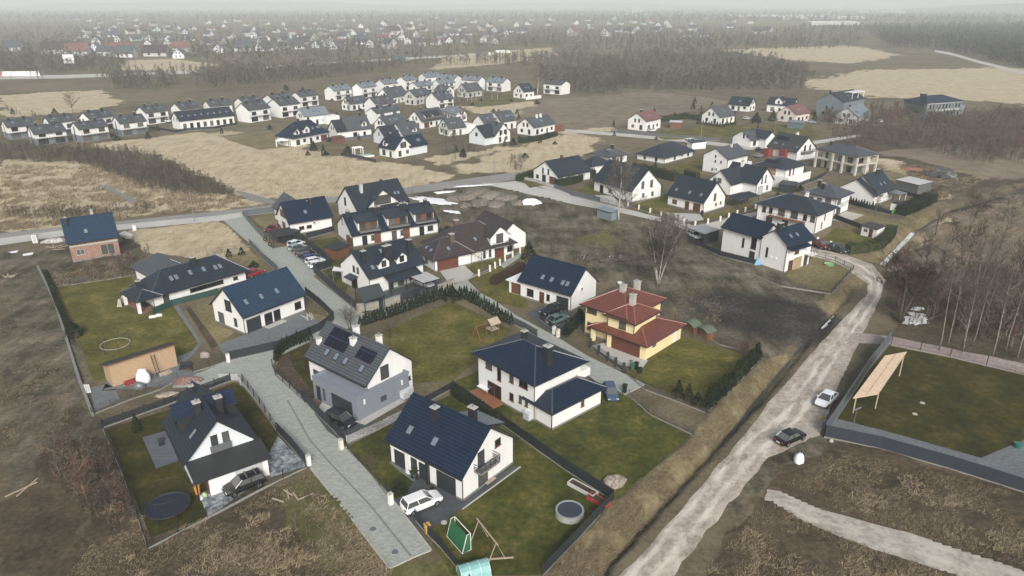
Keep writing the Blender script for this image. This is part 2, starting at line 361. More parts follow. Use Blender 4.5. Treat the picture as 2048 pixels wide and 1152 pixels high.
def ground_mat():
    m = bpy.data.materials.new('ground_cover'); m.use_nodes = True; t = m.node_tree; b = t.nodes['Principled BSDF']
    b.inputs['Roughness'].default_value = .95; b.inputs['Specular IOR Level'].default_value = .15
    geo = N(t, 'NewGeometry'); pos = geo.outputs['Position']
    def nz(sc, det=5, rough=.6, st=None):
        n = N(t, 'TexNoise'); n.inputs['Scale'].default_value = sc; n.inputs['Detail'].default_value = det; n.inputs['Roughness'].default_value = rough
        if st:
            mp = N(t, 'Mapping'); mp.inputs['Scale'].default_value = st; mp.inputs['Rotation'].default_value = (0, 0, R(38)); t.links.new(pos, mp.inputs[0]); t.links.new(mp.outputs[0], n.inputs['Vector'])
        else: t.links.new(pos, n.inputs['Vector'])
        return n.outputs[0]
    big, mid, fine, streak = nz(.02, 4), nz(.16, 6), nz(1.7, 6, .7), nz(.5, 5, .6, (1, .18, 1))
    def ramp(f, *cs):
        r = N(t, 'ValToRGB'); e = r.color_ramp.elements
        while len(e) < len(cs): e.new(.5)
        for i, (p, c) in enumerate(cs): e[i].position = p; e[i].color = (*c, 1)
        t.links.new(f, r.inputs[0]); return r.outputs[0]
    def mixf(a, b_, f):
        return math_(t, 'ADD', math_(t, 'MULTIPLY', a, 1 - f), math_(t, 'MULTIPLY', b_, f))
    f1 = mixf(mid, fine, .55); f2 = mixf(streak, fine, .5)
    def mx(f, a, b_):
        n = N(t, 'Mix', data_type='RGBA'); t.links.new(f, n.inputs[0]) if not isinstance(f, float) else setattr(n.inputs[0], 'default_value', f)
        t.links.new(a, n.inputs[6]); t.links.new(b_, n.inputs[7]); return n.outputs[2]
    base = ramp(mixf(f1, big, .35), (.34, (.060, .050, .034)), (.47, (.115, .097, .062)), (.56, (.18, .15, .096)), (.66, (.11, .108, .06)))
    cols = dict(tan=ramp(mixf(f2, mid, .3), (.30, (.20, .155, .092)), (.44, (.37, .31, .205)), (.54, (.49, .42, .29)), (.68, (.58, .51, .38))),
                brown=ramp(mixf(f1, big, .2), (.32, (.024, .020, .015)), (.45, (.060, .047, .031)), (.55, (.105, .081, .052)), (.67, (.18, .142, .092))),
                mud=ramp(mixf(f2, mid, .45), (.36, (.018, .016, .010)), (.45, (.062, .055, .038)), (.53, (.125, .11, .078)), (.63, (.24, .21, .155))),
                dark=ramp(f1, (.36, (.014, .014, .014)), (.5, (.036, .034, .031)), (.6, (.085, .078, .066))),
                weedy=ramp(mixf(f1, big, .2), (.34, (.085, .066, .048)), (.46, (.16, .13, .095)), (.56, (.23, .19, .14)), (.68, (.30, .255, .19))),
                bank=ramp(f2, (.32, (.085, .070, .036)), (.45, (.16, .13, .070)), (.56, (.23, .19, .11)), (.68, (.32, .26, .16))),
                green=ramp(f1, (.33, (.060, .060, .024)), (.5, (.105, .105, .040)), (.66, (.19, .165, .085))))
    c = base; an = {}
    for k in ('tan', 'brown', 'mud', 'weedy', 'green', 'bank', 'dark'):
        a = N(t, 'Attribute', attribute_name=k); e = math_(t, 'ADD', a.outputs['Fac'], math_(t, 'MULTIPLY', math_(t, 'SUBTRACT', mid, .5), .9))
        s = N(t, 'MapRange', interpolation_type='SMOOTHSTEP'); s.inputs[1].default_value = .3; s.inputs[2].default_value = .62; t.links.new(e, s.inputs[0])
        c = mx(s.outputs[0], c, cols[k])
    t.links.new(c, b.inputs['Base Color'])
    bp = N(t, 'Bump'); bp.inputs['Strength'].default_value = .8; bp.inputs['Distance'].default_value = .25; t.links.new(f1, bp.inputs['Height']); t.links.new(bp.outputs[0], b.inputs['Normal'])
    return m
def cover(name, cs, sc, rough=.9, bump=.3, st=None, big=.12, mixb=.4):
    """ground-cover material from a four-colour ramp"""
    if name in MATS: return MATS[name]
    m = bpy.data.materials.new(name); m.use_nodes = True; t = m.node_tree; b = t.nodes['Principled BSDF']
    b.inputs['Roughness'].default_value = rough; b.inputs['Specular IOR Level'].default_value = .25
    geo = N(t, 'NewGeometry'); mp = N(t, 'Mapping'); t.links.new(geo.outputs['Position'], mp.inputs[0])
    if st: mp.inputs['Scale'].default_value = (1, st, 1); mp.inputs['Rotation'].default_value = (0, 0, R(50))
    a = N(t, 'TexNoise'); a.inputs['Scale'].default_value = sc; a.inputs['Detail'].default_value = 7; a.inputs['Roughness'].default_value = .65
    c = N(t, 'TexNoise'); c.inputs['Scale'].default_value = big; c.inputs['Detail'].default_value = 5
    t.links.new(mp.outputs[0], a.inputs['Vector']); t.links.new(mp.outputs[0], c.inputs['Vector'])
    f = math_(t, 'ADD', math_(t, 'MULTIPLY', a.outputs[0], 1 - mixb), math_(t, 'MULTIPLY', c.outputs[0], mixb))
    r = N(t, 'ValToRGB'); e = r.color_ramp.elements
    while len(e) < len(cs): e.new(.5)
    for i, (p, q) in enumerate(cs): e[i].position = p; e[i].color = (*q, 1)
    t.links.new(f, r.inputs[0]); t.links.new(r.outputs[0], b.inputs['Base Color'])
    bp = N(t, 'Bump'); bp.inputs['Strength'].default_value = bump; bp.inputs['Distance'].default_value = .08
    t.links.new(a.outputs[0], bp.inputs['Height']); t.links.new(bp.outputs[0], b.inputs['Normal'])
    MATS[name] = m; return m
LAWN = cover('lawn_grass', [(.34, (.042, .043, .008)), (.45, (.078, .076, .014)), (.54, (.115, .106, .024)), (.64, (.20, .16, .055))], 1.4, big=.22, mixb=.5)
LAWN_G = cover('lawn_fresh', [(.34, (.022, .028, .005)), (.45, (.044, .052, .008)), (.54, (.075, .076, .014)), (.64, (.145, .12, .036))], 1.2, big=.22, mixb=.5)
LAWN_D = cover('lawn_mossy', [(.34, (.015, .017, .003)), (.46, (.032, .032, .005)), (.55, (.052, .046, .008)), (.65, (.095, .076, .022))], 1.0, big=.22, mixb=.5)
LAWN_B = cover('lawn_dry', [(.33, (.085, .075, .032)), (.46, (.15, .13, .06)), (.56, (.21, .175, .09)), (.68, (.30, .24, .14))], 1.2)
SOIL = cover('bare_soil', [(.33, (.030, .022, .016)), (.5, (.065, .048, .034)), (.66, (.13, .10, .07))], 1.5)
PAVER = tiled('concrete_pavers', (.345, .365, .33), .4, .2, rough=.85, line=.15, ju=.5, var=.24, bump=.15, spec=.3, mode='grid')
PAVERD = tiled('dark_pavers', (.075, .083, .092), .4, .2, rough=.8, line=.25, ju=.5, var=.2, bump=.15, spec=.3, mode='grid')
PAVERM = tiled('grey_pavers', (.16, .175, .185), .4, .2, rough=.8, line=.25, ju=.5, var=.3, bump=.15, spec=.3, mode='grid')
MOTTLE = cover('mottled_pavers', [(.36, (.06, .075, .09)), (.46, (.14, .165, .18)), (.54, (.30, .33, .34)), (.64, (.46, .48, .48))], 2.2, big=.9)
ASPH = cover('asphalt_old', [(.3, (.19, .19, .18)), (.5, (.25, .25, .235)), (.7, (.32, .31, .29))], 2.0)
CONCR = cover('concrete_road', [(.3, (.36, .35, .32)), (.5, (.46, .45, .42)), (.7, (.56, .55, .51))], 1.0)
PINKP = cover('pinkish_path', [(.36, (.20, .155, .145)), (.5, (.30, .245, .225)), (.64, (.40, .34, .31))], 1.5)
SNOWM = cover('old_snow', [(.3, (.55, .56, .57)), (.5, (.78, .79, .80)), (.7, (.88, .88, .88))], 1.0)
ICE = cover('ditch_ice', [(.36, (.20, .20, .19)), (.46, (.52, .52, .50)), (.56, (.80, .80, .78))], 1.2, rough=.45)
WATER = mat('ditch_water', (.04, .042, .04), .35, .3, .8)
def plot(name, m, z, *px):
    pl = P(*px); FLAT.append(pl); return sheet(name, pl, z, m)
plot('main_lane', PAVER, .0, 779, 1135, 700, 1033, 622, 936, 545, 845, 490, 775, 470, 757, 395, 773, 345, 776, 350, 757, 400, 745, 455, 722, 560, 698, 645, 660, 668, 642, 640, 612, 612, 592, 560, 543, 505, 492, 447, 441, 489, 432, 545, 497, 575, 492, 606, 487, 660, 530, 626, 552, 711, 620, 742, 632, 802, 607, 880, 583, 935, 556, 1000, 528, 1038, 503, 1044, 512, 1003, 540, 958, 570, 985, 598, 1035, 632, 1080, 656, 1129, 683, 1174, 711, 1246, 746, 1290, 768, 1249, 788, 1199, 766, 1164, 738, 1120, 700, 1074, 673, 1024, 648, 925, 592, 905, 588, 722, 650, 640, 672, 615, 685, 552, 715, 545, 735, 610, 800, 690, 893, 785, 1000, 861, 1099)
plot('upper_road', ASPH, .0, -200, 495, 0, 467, 120, 454, 235, 443, 380, 428, 512, 414, 640, 396, 814, 374, 1024, 345, 1060, 342, 1050, 356, 990, 366, 814, 388, 640, 408, 512, 422, 482, 426, 437, 432, 240, 450, 120, 462, 0, 478, -200, 508)
plot('pavement', CONCR, .012, -200, 506, 0, 477, 120, 461, 240, 449, 437, 431, 482, 425, 487, 433, 447, 441, 240, 460, 120, 473, 0, 491, -200, 522)
plot('village_road', CONCR, .004, 990, 366, 1030, 362, 1120, 386, 1196, 404, 1249, 417, 1339, 439, 1400, 452, 1480, 425, 1545, 398, 1570, 402, 1500, 436, 1430, 462, 1400, 470, 1334, 446, 1239, 425, 1149, 409, 1024, 381, 960, 366)
plot('far_road', CONCR, .0, 1130, 258, 1260, 268, 1400, 280, 1500, 293, 1620, 283, 1720, 268, 1722, 273, 1620, 290, 1500, 300, 1400, 287, 1260, 274, 1130, 264)
sheet('forest_road', P(1870, 100, 1905, 106, 1960, 122, 2048, 143, 2200, 182, 2200, 192, 2048, 149, 1960, 127, 1905, 111, 1870, 104), .05, CONCR)
sheet('motorway', P(-100, 152, 130, 150, 300, 144, 440, 139, 620, 126, 800, 116, 1000, 105, 1010, 108, 800, 120, 620, 131, 440, 145, 300, 150, 130, 157, -100, 160), .05, CONCR)
plot('concrete_path', CONCD, .01, 192, 369, 212, 370, 280, 403, 262, 407)
plot('gravel_track', CONCD, .01, 465, 379, 490, 384, 552, 402, 556, 410, 500, 402)
def strip(name, m, z, L_, R_, wob=.35, seed=1):
    """road strip between two edges with an uneven worn edge; face UVs run across and along it in metres"""
    pts = []; along = 0.0
    for k in range(len(L_) - 1):
        d = math.hypot(L_[k + 1][0] - L_[k][0], L_[k + 1][1] - L_[k][1]); n = max(2, int(d / 1.2))
        for i in range(n + (k == len(L_) - 2)):
            f = i / n; pts.append(([L_[k][a] + (L_[k + 1][a] - L_[k][a]) * f for a in (0, 1)], [R_[k][a] + (R_[k + 1][a] - R_[k][a]) * f for a in (0, 1)], along + d * f))
        along += d
    al = np.array([p[2] for p in pts]); e0 = (fbm(al, al * 0 + seed, 3.0, 4, seed) - .5) * 4 * wob; e1 = (fbm(al, al * 0 + seed + 9.3, 3.0, 4, seed + 3) - .5) * 4 * wob
    b = MB(); K = 8; uv = {}
    for i, (p, q, a) in enumerate(pts):
        d = math.hypot(q[0] - p[0], q[1] - p[1]) or 1
        for k in range(K + 1):
            f = k / K; f += (1 - f) * e0[i] / d + f * e1[i] / d; x, y = p[0] + (q[0] - p[0]) * f, p[1] + (q[1] - p[1]) * f
            b.v.append((x, y, z + (.025 if 0 < k < K else -.04) - (.03 if k in (2, 6) else 0))); uv[len(b.v) - 1] = ((k / K - .5) * d, a)
    for i in range(len(pts) - 1):
        for k in range(K): b.f.append([i * (K + 1) + k, i * (K + 1) + k + 1, (i + 1) * (K + 1) + k + 1, (i + 1) * (K + 1) + k]); b.m.append(0)
    FLAT.append(L_ + R_[::-1]); o = b.build(name, m, smooth=True); l = o.data.uv_layers[0]; d = []
    for lp in o.data.loops: d += list(uv[lp.vertex_index])
    l.data.foreach_set('uv', d); return tag(o, kind='structure')
def rutted(name, cs, track, pale):
    """driven earth: fine gravel, patches drawn out along the road, paler wheel tracks"""
    m = cover(name, cs, 1.6, big=.35, bump=.45, mixb=.45); t = m.node_tree; b = t.nodes['Principled BSDF']; uvn = N(t, 'UVMap'); mp = N(t, 'Mapping'); mp.inputs['Scale'].default_value = (1, .3, 1); t.links.new(uvn.outputs[0], mp.inputs[0])
    n = N(t, 'TexNoise'); n.inputs['Scale'].default_value = .55; n.inputs['Detail'].default_value = 7; n.inputs['Roughness'].default_value = .7; t.links.new(mp.outputs[0], n.inputs['Vector'])
    sp = N(t, 'SeparateXYZ'); t.links.new(uvn.outputs[0], sp.inputs[0]); u = math_(t, 'ABSOLUTE', math_(t, 'ADD', sp.outputs[0], .3)); w = math_(t, 'SUBTRACT', 1.0, math_(t, 'DIVIDE', math_(t, 'ABSOLUTE', math_(t, 'SUBTRACT', u, 1.0)), .9)); w = math_(t, 'MULTIPLY', math_(t, 'MAXIMUM', w, 0.0), track)
    f = math_(t, 'ADD', n.outputs[0], w); r = N(t, 'MapRange', interpolation_type='SMOOTHSTEP'); r.inputs[1].default_value = .50; r.inputs[2].default_value = .74; t.links.new(f, r.inputs[0])
    src = b.inputs['Base Color'].links[0].from_socket; mx = N(t, 'Mix', data_type='RGBA'); t.links.new(r.outputs[0], mx.inputs[0]); t.links.new(src, mx.inputs[6]); mx.inputs[7].default_value = (*pale, 1); t.links.new(mx.outputs[2], b.inputs['Base Color']); return m
DIRTR = rutted('dirt_road', [(.33, (.20, .17, .135)), (.45, (.31, .27, .225)), (.55, (.42, .375, .32)), (.66, (.54, .49, .43))], .16, (.62, .57, .50))
GRAV = rutted('gravel_path', [(.32, (.20, .175, .145)), (.46, (.34, .31, .265)), (.58, (.47, .44, .385)), (.7, (.30, .265, .22))], .1, (.50, .47, .41))
strip('dirt_road', DIRTR, .0, P(1215, 1190, 1241, 1152, 1374, 1004, 1494, 864, 1536, 806, 1598, 736, 1673, 651, 1733, 588, 1735, 568, 1700, 542, 1650, 520, 1590, 505), P(1320, 1190, 1346, 1152, 1424, 1051, 1536, 914, 1640, 870, 1671, 790, 1715, 690, 1758, 603, 1772, 560, 1745, 528, 1690, 508, 1610, 492), .22)
strip('side_path', PINKP, .006, P(1690, 668, 1718, 664, 1786, 674, 1900, 696, 2048, 727, 2250, 770), P(1690, 692, 1715, 686, 1780, 689, 1900, 714, 2048, 746, 2250, 792), .25, 2)
strip('gravel_path', GRAV, .006, P(1535, 975, 1561, 981, 1650, 1020, 1790, 1058, 1900, 1090, 2048, 1138, 2250, 1200), P(1528, 1000, 1545, 1006, 1600, 1040, 1750, 1100, 1900, 1145, 2000, 1180, 2200, 1260), .2, 3)
sheet('field_track', P(1230, 145, 1330, 150, 1480, 158, 1545, 164, 1540, 170, 1480, 164, 1330, 155, 1230, 149), .05, GRAV)
lawns = [
 (LAWN, (112, 575, 180, 566, 262, 553, 300, 622, 345, 612, 397, 686, 382, 701, 352, 713, 300, 735, 200, 762, 190, 768, 160, 690)),
 (LAWN_D, (212, 858, 330, 822, 470, 764, 486, 775, 556, 866, 612, 932, 520, 960, 412, 1034, 302, 1075)),
 (LAWN_G, (693, 895, 800, 836, 905, 788, 1010, 860, 1222, 1000, 1085, 1150, 905, 1150, 835, 1042, 785, 990)),
 (LAWN_G, (880, 776, 955, 742, 1010, 720, 1120, 706, 1190, 766, 1250, 792, 1385, 872, 1232, 1000, 1030, 872, 905, 784)),
 (LAWN, (740, 676, 790, 652, 905, 602, 1022, 660, 990, 690, 905, 762, 830, 766, 760, 690)),
 (LAWN, (1240, 742, 1294, 718, 1362, 672, 1510, 716, 1422, 822, 1290, 766)),
 (LAWN_D, (1778, 692, 1900, 716, 2048, 750, 2300, 800, 2300, 960, 2048, 880, 1962, 916, 1800, 874, 1660, 838, 1690, 800)),
 (LAWN_D, (552, 742, 560, 712, 618, 686, 628, 768, 650, 795, 610, 796)),
 (LAWN_B, (392, 610, 424, 606, 432, 646, 470, 664, 436, 688, 400, 640)),
 (LAWN_B, (606, 622, 655, 634, 664, 644, 610, 652)),
 (LAWN_B, (505, 437, 555, 428, 562, 455, 536, 464)),
 (LAWN_B, (455, 512, 500, 500, 540, 540, 500, 536, 465, 520)),
 (LAWN_G, (620, 482, 672, 474, 745, 530, 700, 562, 690, 590, 660, 558, 636, 530, 660, 520)),
 (LAWN, (1252, 402, 1335, 388, 1340, 420, 1405, 430, 1455, 424, 1482, 404, 1532, 420, 1400, 444, 1290, 428)),
 (LAWN_B, (1572, 552, 1590, 530, 1632, 514, 1704, 536, 1664, 585, 1600, 568)),
 (LAWN, (1636, 484, 1672, 455, 1770, 478, 1748, 502, 1690, 506)),
 (LAWN_B, (1682, 436, 1705, 420, 1792, 440, 1800, 452, 1772, 474, 1700, 456)),
 (LAWN, (1296, 268, 1440, 248, 1480, 274, 1330, 280)),
 (LAWN, (1440, 252, 1620, 248, 1640, 276, 1520, 290)),
 (LAWN, (1340, 332, 1404, 318, 1404, 344, 1350, 352)),
 (LAWN, (1028, 350, 1066, 340, 1110, 366, 1060, 376)),
 (LAWN, (1168, 372, 1190, 366, 1230, 390, 1200, 404, 1150, 390)),
 (LAWN_B, (440, 272, 560, 258, 570, 285, 600, 292, 520, 300, 455, 280)),
 (LAWN_B, (690, 306, 750, 296, 790, 316, 760, 324)),
 (LAWN, (935, 560, 1000, 530, 1040, 566, 1060, 620, 1000, 606, 960, 585)),
 (LAWN, (905, 540, 935, 526, 1008, 512, 1040, 500, 1005, 524, 940, 552)),
 (LAWN_B, (1770, 400, 1830, 405, 1800, 430, 1765, 425))]
for i, (m, px) in enumerate(lawns): plot('lawn' if i == 0 else 'lawn.%03d' % i, m, .006, *px)
drives = [
 ('driveway', PAVERM, (436, 690, 494, 668, 608, 624, 648, 652, 640, 660, 560, 697, 455, 721)),
 ('driveway', MOTTLE, (398, 990, 408, 984, 520, 940, 556, 872, 614, 932, 520, 962, 416, 1035)),
 ('driveway', PAVERD, (786, 1002, 812, 985, 836, 950, 870, 962, 924, 1001, 1026, 932, 1040, 934, 925, 1018, 845, 1066)),
 ('driveway', PAVERD, (628, 826, 660, 812, 724, 838, 755, 850, 690, 888, 655, 862)),
 ('garage_path', CONC, (632, 822, 648, 800, 724, 830, 806, 795, 812, 802, 730, 850)),
 ('driveway', CONC, (1182, 692, 1215, 684, 1296, 721, 1284, 738, 1240, 730)),
 ('driveway', PAVERD, (1052, 628, 1080, 612, 1144, 624, 1130, 640, 1136, 682, 1088, 656)),
 ('driveway', CONC, (878, 540, 926, 528, 948, 548, 940, 556, 900, 570)),
 ('driveway', PAVERD, (745, 575, 800, 565, 880, 555, 895, 575, 800, 603, 745, 626, 716, 616)),
 ('driveway', CONC, (1330, 425, 1400, 428, 1408, 440, 1360, 446)),
 ('driveway', CONC, (1076, 372, 1116, 370, 1150, 398, 1110, 386)),
 ('driveway', CONC, (1190, 390, 1236, 392, 1250, 416, 1200, 404)),
 ('terrace_slab', CONC, (1664, 440, 1690, 422, 1728, 430, 1694, 446)),
 ('garden_path', PAVERM, (347, 613, 357, 612, 404, 686, 388, 708, 355, 740, 400, 744, 350, 770, 205, 782, 212, 764, 352, 716, 384, 702, 397, 686)),
 ('yard_paving', PAVERM, (1640, 853, 1660, 834, 1800, 870, 1962, 916, 2048, 880, 2300, 900, 2300, 1060, 2048, 962)),
 ('terrace_slab', PAVERM, (778, 924, 792, 916, 802, 935, 834, 955, 860, 975, 838, 972, 796, 940)),
 ('shed_yard', PAVERM, (180, 775, 214, 768, 232, 778, 240, 800, 190, 822))]
for i, (n, m, px) in enumerate(drives): plot(n, m, .012 + .0035 * (i % 3), *px)
plot('garden_bed', SOIL, .018, 548, 742, 560, 718, 576, 706, 590, 740, 632, 790, 616, 800)
plot('garden_bed', SOIL, .018, 372, 618, 380, 614, 436, 690, 424, 700)
for i, pl in enumerate((DITCH[0], DITCH[1], DITCH[2][:2], DITCH[2][1:])):
    w = [(a[0] + .34, a[1]) for a in pl]; b = MB()
    for p, q in zip(pl[:-1], pl[1:]): b.obox(p, q, .75 if i in (1, 2) else .4, -1.1, -.42 if i in (1, 2) else -.8)
    tag(b.build('ditch_water', ICE if i in (1, 2) else WATER), kind='structure')
for i, (px, py, a_, c_, rz, hh, lab) in enumerate(((868, 402, 6.8, 2.4, -32, .3, 'large white patch of old snow beside the heap of earth'), (1060, 407, 2.6, 1.8, 0, 1.3, 'small white heap of snow on the brown building plot'), (945, 372, 5, .9, 12, .25, 'long thin patch of snow behind the heap of earth'), (888, 385, 3, 1.3, 20, .3, 'little snow patch by the corner of the road'), (905, 424, 2.6, .9, -30, .25, 'narrow tongue of snow below the large snow patch'), (1834, 640, 3.2, 1.6, 40, .2, 'frozen white puddle among the leafless shrubs by the side path'), (1838, 618, 1.3, .8, 10, .25, 'small white lump above the frozen puddle'), (1698, 606, .01, .01, 0, .01, '')[:7] if False else (1824, 628, .9, .6, 60, .2, 'little white lump left of the frozen puddle'))):
    gx, gy, _ = G(px, py); n = 72; t_ = np.arange(n) * 2 * math.pi / n; rr_ = .35 + 1.3 * fbm(np.cos(t_) * 3 + i * 9, np.sin(t_) * 3, 1.0, 4, 77 + i); b = MB(); c, s = math.cos(R(rz)), math.sin(R(rz)); vv = []
    for f, z in ((1, .03), (.85, hh * .6), (.4, hh)): vv += [(gx + f * r * (a_ * math.cos(u) * c - c_ * math.sin(u) * s), gy + f * r * (a_ * math.cos(u) * s + c_ * math.sin(u) * c), z) for u, r in zip(t_, rr_)]
    b.add(vv + [(gx, gy, hh)], [(k * n + j, k * n + (j + 1) % n, (k + 1) * n + (j + 1) % n, (k + 1) * n + j) for k in range(2) for j in range(n)] + [(2 * n + j, 2 * n + (j + 1) % n, 3 * n) for j in range(n)])
    tag(b.build('snow_patch', SNOWM, smooth=True), lab, 'snow patch')
def line(name, m, z0, z1, w, *px):
    pl = P(*px); b = MB(); [b.obox(p, q, w, z0, z1) for p, q in zip(pl[:-1], pl[1:])]; return tag(b.build(name, m), kind='structure')
line('kerb', CONC, -.1, .07, .14, 778, 1136, 700, 1034, 621, 937); line('kerb', CONC, -.1, .07, .14, 862, 1099, 786, 1000, 691, 894); line('kerb', CONC, -.1, .07, .14, 779, 1137, 822, 1117, 862, 1100)
line('drain_channel', CONCD, -.02, .016, .22, 822, 1112, 740, 1010, 660, 926, 620, 880, 575, 800); line('kerb', CONC, -.1, .08, .14, 1290, 769, 1249, 790)
line('kerb', CONC, -.1, .09, .14, 925, 1019, 1041, 934); line('kerb', CONC, -.1, .07, .14, 1074, 675, 1164, 739, 1199, 768)
# ---------------------------------------------------------------- houses
OG, OV = .4, .5
def xf(q0, q):
    """map block frame (pose q) into the frame of the house whose pose is q0"""
    dx, dy = q[0] - q0[0], q[1] - q0[1]; c, s = math.cos(-R(q0[2])), math.sin(-R(q0[2])); lx, ly = dx * c - dy * s, dx * s + dy * c
    a = R(q[2] - q0[2]); ca, sa = math.cos(a), math.sin(a)
    return lambda x, y, z: (lx + x * ca - y * sa, ly + x * sa + y * ca, z)
IDT = lambda x, y, z: (x, y, z)
def gable_block(root, T, L, W, ze, hr, roofm, wallm, og=OG, ov=OV, near=True, trim=None, lower=None, roofname='roof'):
    k = hr / (W / 2); hx, hy = L / 2 - og, W / 2 - ov; zt = ze + k * ov - .2; zr = ze + hr - .2
    b = MB(T); a = [(-hy, -.1), (hy, -.1), (hy, zt), (0, zr), (-hy, zt)]
    b.add([(-hx, y, z) for y, z in a] + [(hx, y, z) for y, z in a], [(4, 3, 2, 1, 0), (5, 6, 7, 8, 9), (0, 1, 6, 5), (1, 2, 7, 6), (4, 0, 5, 9)])
    b.build('wall', wallm, root)
    if lower:
        b = MB(T); zl = lower[1]; b.box(-hx - .02, hx + .02, -hy - .02, hy + .02, -.1, zl); b.build('plinth', lower[0], root)
    elif near:
        b = MB(T); b.box(-hx - .03, hx + .03, -hy - .03, hy + .03, -.1, .28); b.build('plinth', CONCD, root)
    b = MB(T); x = L / 2; y = W / 2
    b.slab([(-x, -y, ze), (x, -y, ze), (x, 0, ze + hr), (-x, 0, ze + hr)], .17, 0, 1)
    b.slab([(x, y, ze), (-x, y, ze), (-x, 0, ze + hr), (x, 0, ze + hr)], .17, 0, 1)
    b.tube([(-x, 0, ze + hr + .01), (x, 0, ze + hr + .01)], .09, 0, 6)
    r = b.build(roofname, [roofm, trim or TRIM], root)
    if near:
        for s in (-1, 1):
            b = MB(T); b.box(-x, x, s * (y + .01) if s > 0 else -y - .14, y + .14 if s > 0 else -y - .01, ze - .17, ze - .03); b.build('gutter', TRIM, root)
        for sx in (-1, 1):
            b = MB(T); b.tube([(sx * (hx + .07), -hy - .07, .1), (sx * (hx + .07), -hy - .07, zt - .2), (sx * (hx + .07), -y - .05, ze - .12)], .055, 0, 5); b.build('downpipe', TRIM, root)
    return r
def hip_block(root, T, L, W, ze, hr, roofm, wallm, ov=.7, near=True, walls=True):
    rl = max((L - W) / 2, 0.001); x, y = L / 2, W / 2; hx, hy = x - ov, y - ov
    if walls:
        b = MB(T); b.box(-hx, hx, -hy, hy, -.1, ze - .1); b.build('wall', wallm, root)
        if near: b = MB(T); b.box(-hx - .03, hx + .03, -hy - .03, hy + .03, -.1, .28); b.build('plinth', CONCD, root)
    b = MB(T); P0 = [(-x, -y, ze), (x, -y, ze), (x, y, ze), (-x, y, ze), (-rl, 0, ze + hr), (rl, 0, ze + hr)]
    b.add(P0, [(0, 1, 5, 4), (1, 2, 5), (2, 3, 4, 5), (3, 0, 4)])
    b.add([(-x, -y, ze - .16), (x, -y, ze - .16), (x, y, ze - .16), (-x, y, ze - .16)], [(3, 2, 1, 0)], 1)
    b.add(P0[:4] + [(px, py, ze - .16) for px, py, _ in P0[:4]], [(0, 4, 5, 1), (1, 5, 6, 2), (2, 6, 7, 3), (3, 7, 4, 0)], 1)
    for i, j in ((0, 4), (1, 5), (2, 5), (3, 4)): b.tube([P0[i], P0[j]], .085, 2, 6)
    b.tube([P0[4], P0[5]], .085, 2, 6)
    b.build('roof', [roofm, TRIM, RIDGE_R if roofm is ROOF['red'] else RIDGE], root)
    if near and walls:
        b = MB(T); z0 = ze - .15
        b.box(-x - .12, x + .12, -y - .12, -y - .01, z0, z0 + .12); b.box(-x - .12, x + .12, y + .01, y + .12, z0, z0 + .12)
        b.box(-x - .12, -x - .01, -y, y, z0, z0 + .12); b.box(x + .01, x + .12, -y, y, z0, z0 + .12); b.build('gutter', TRIM, root)
        for sx in (-1, 1): b = MB(T); b.tube([(sx * (hx + .07), -hy - .07, .1), (sx * (hx + .07), -hy - .07, ze - .3), (sx * x, -y - .05, ze - .15)], .055, 0, 5); b.build('downpipe', TRIM, root)
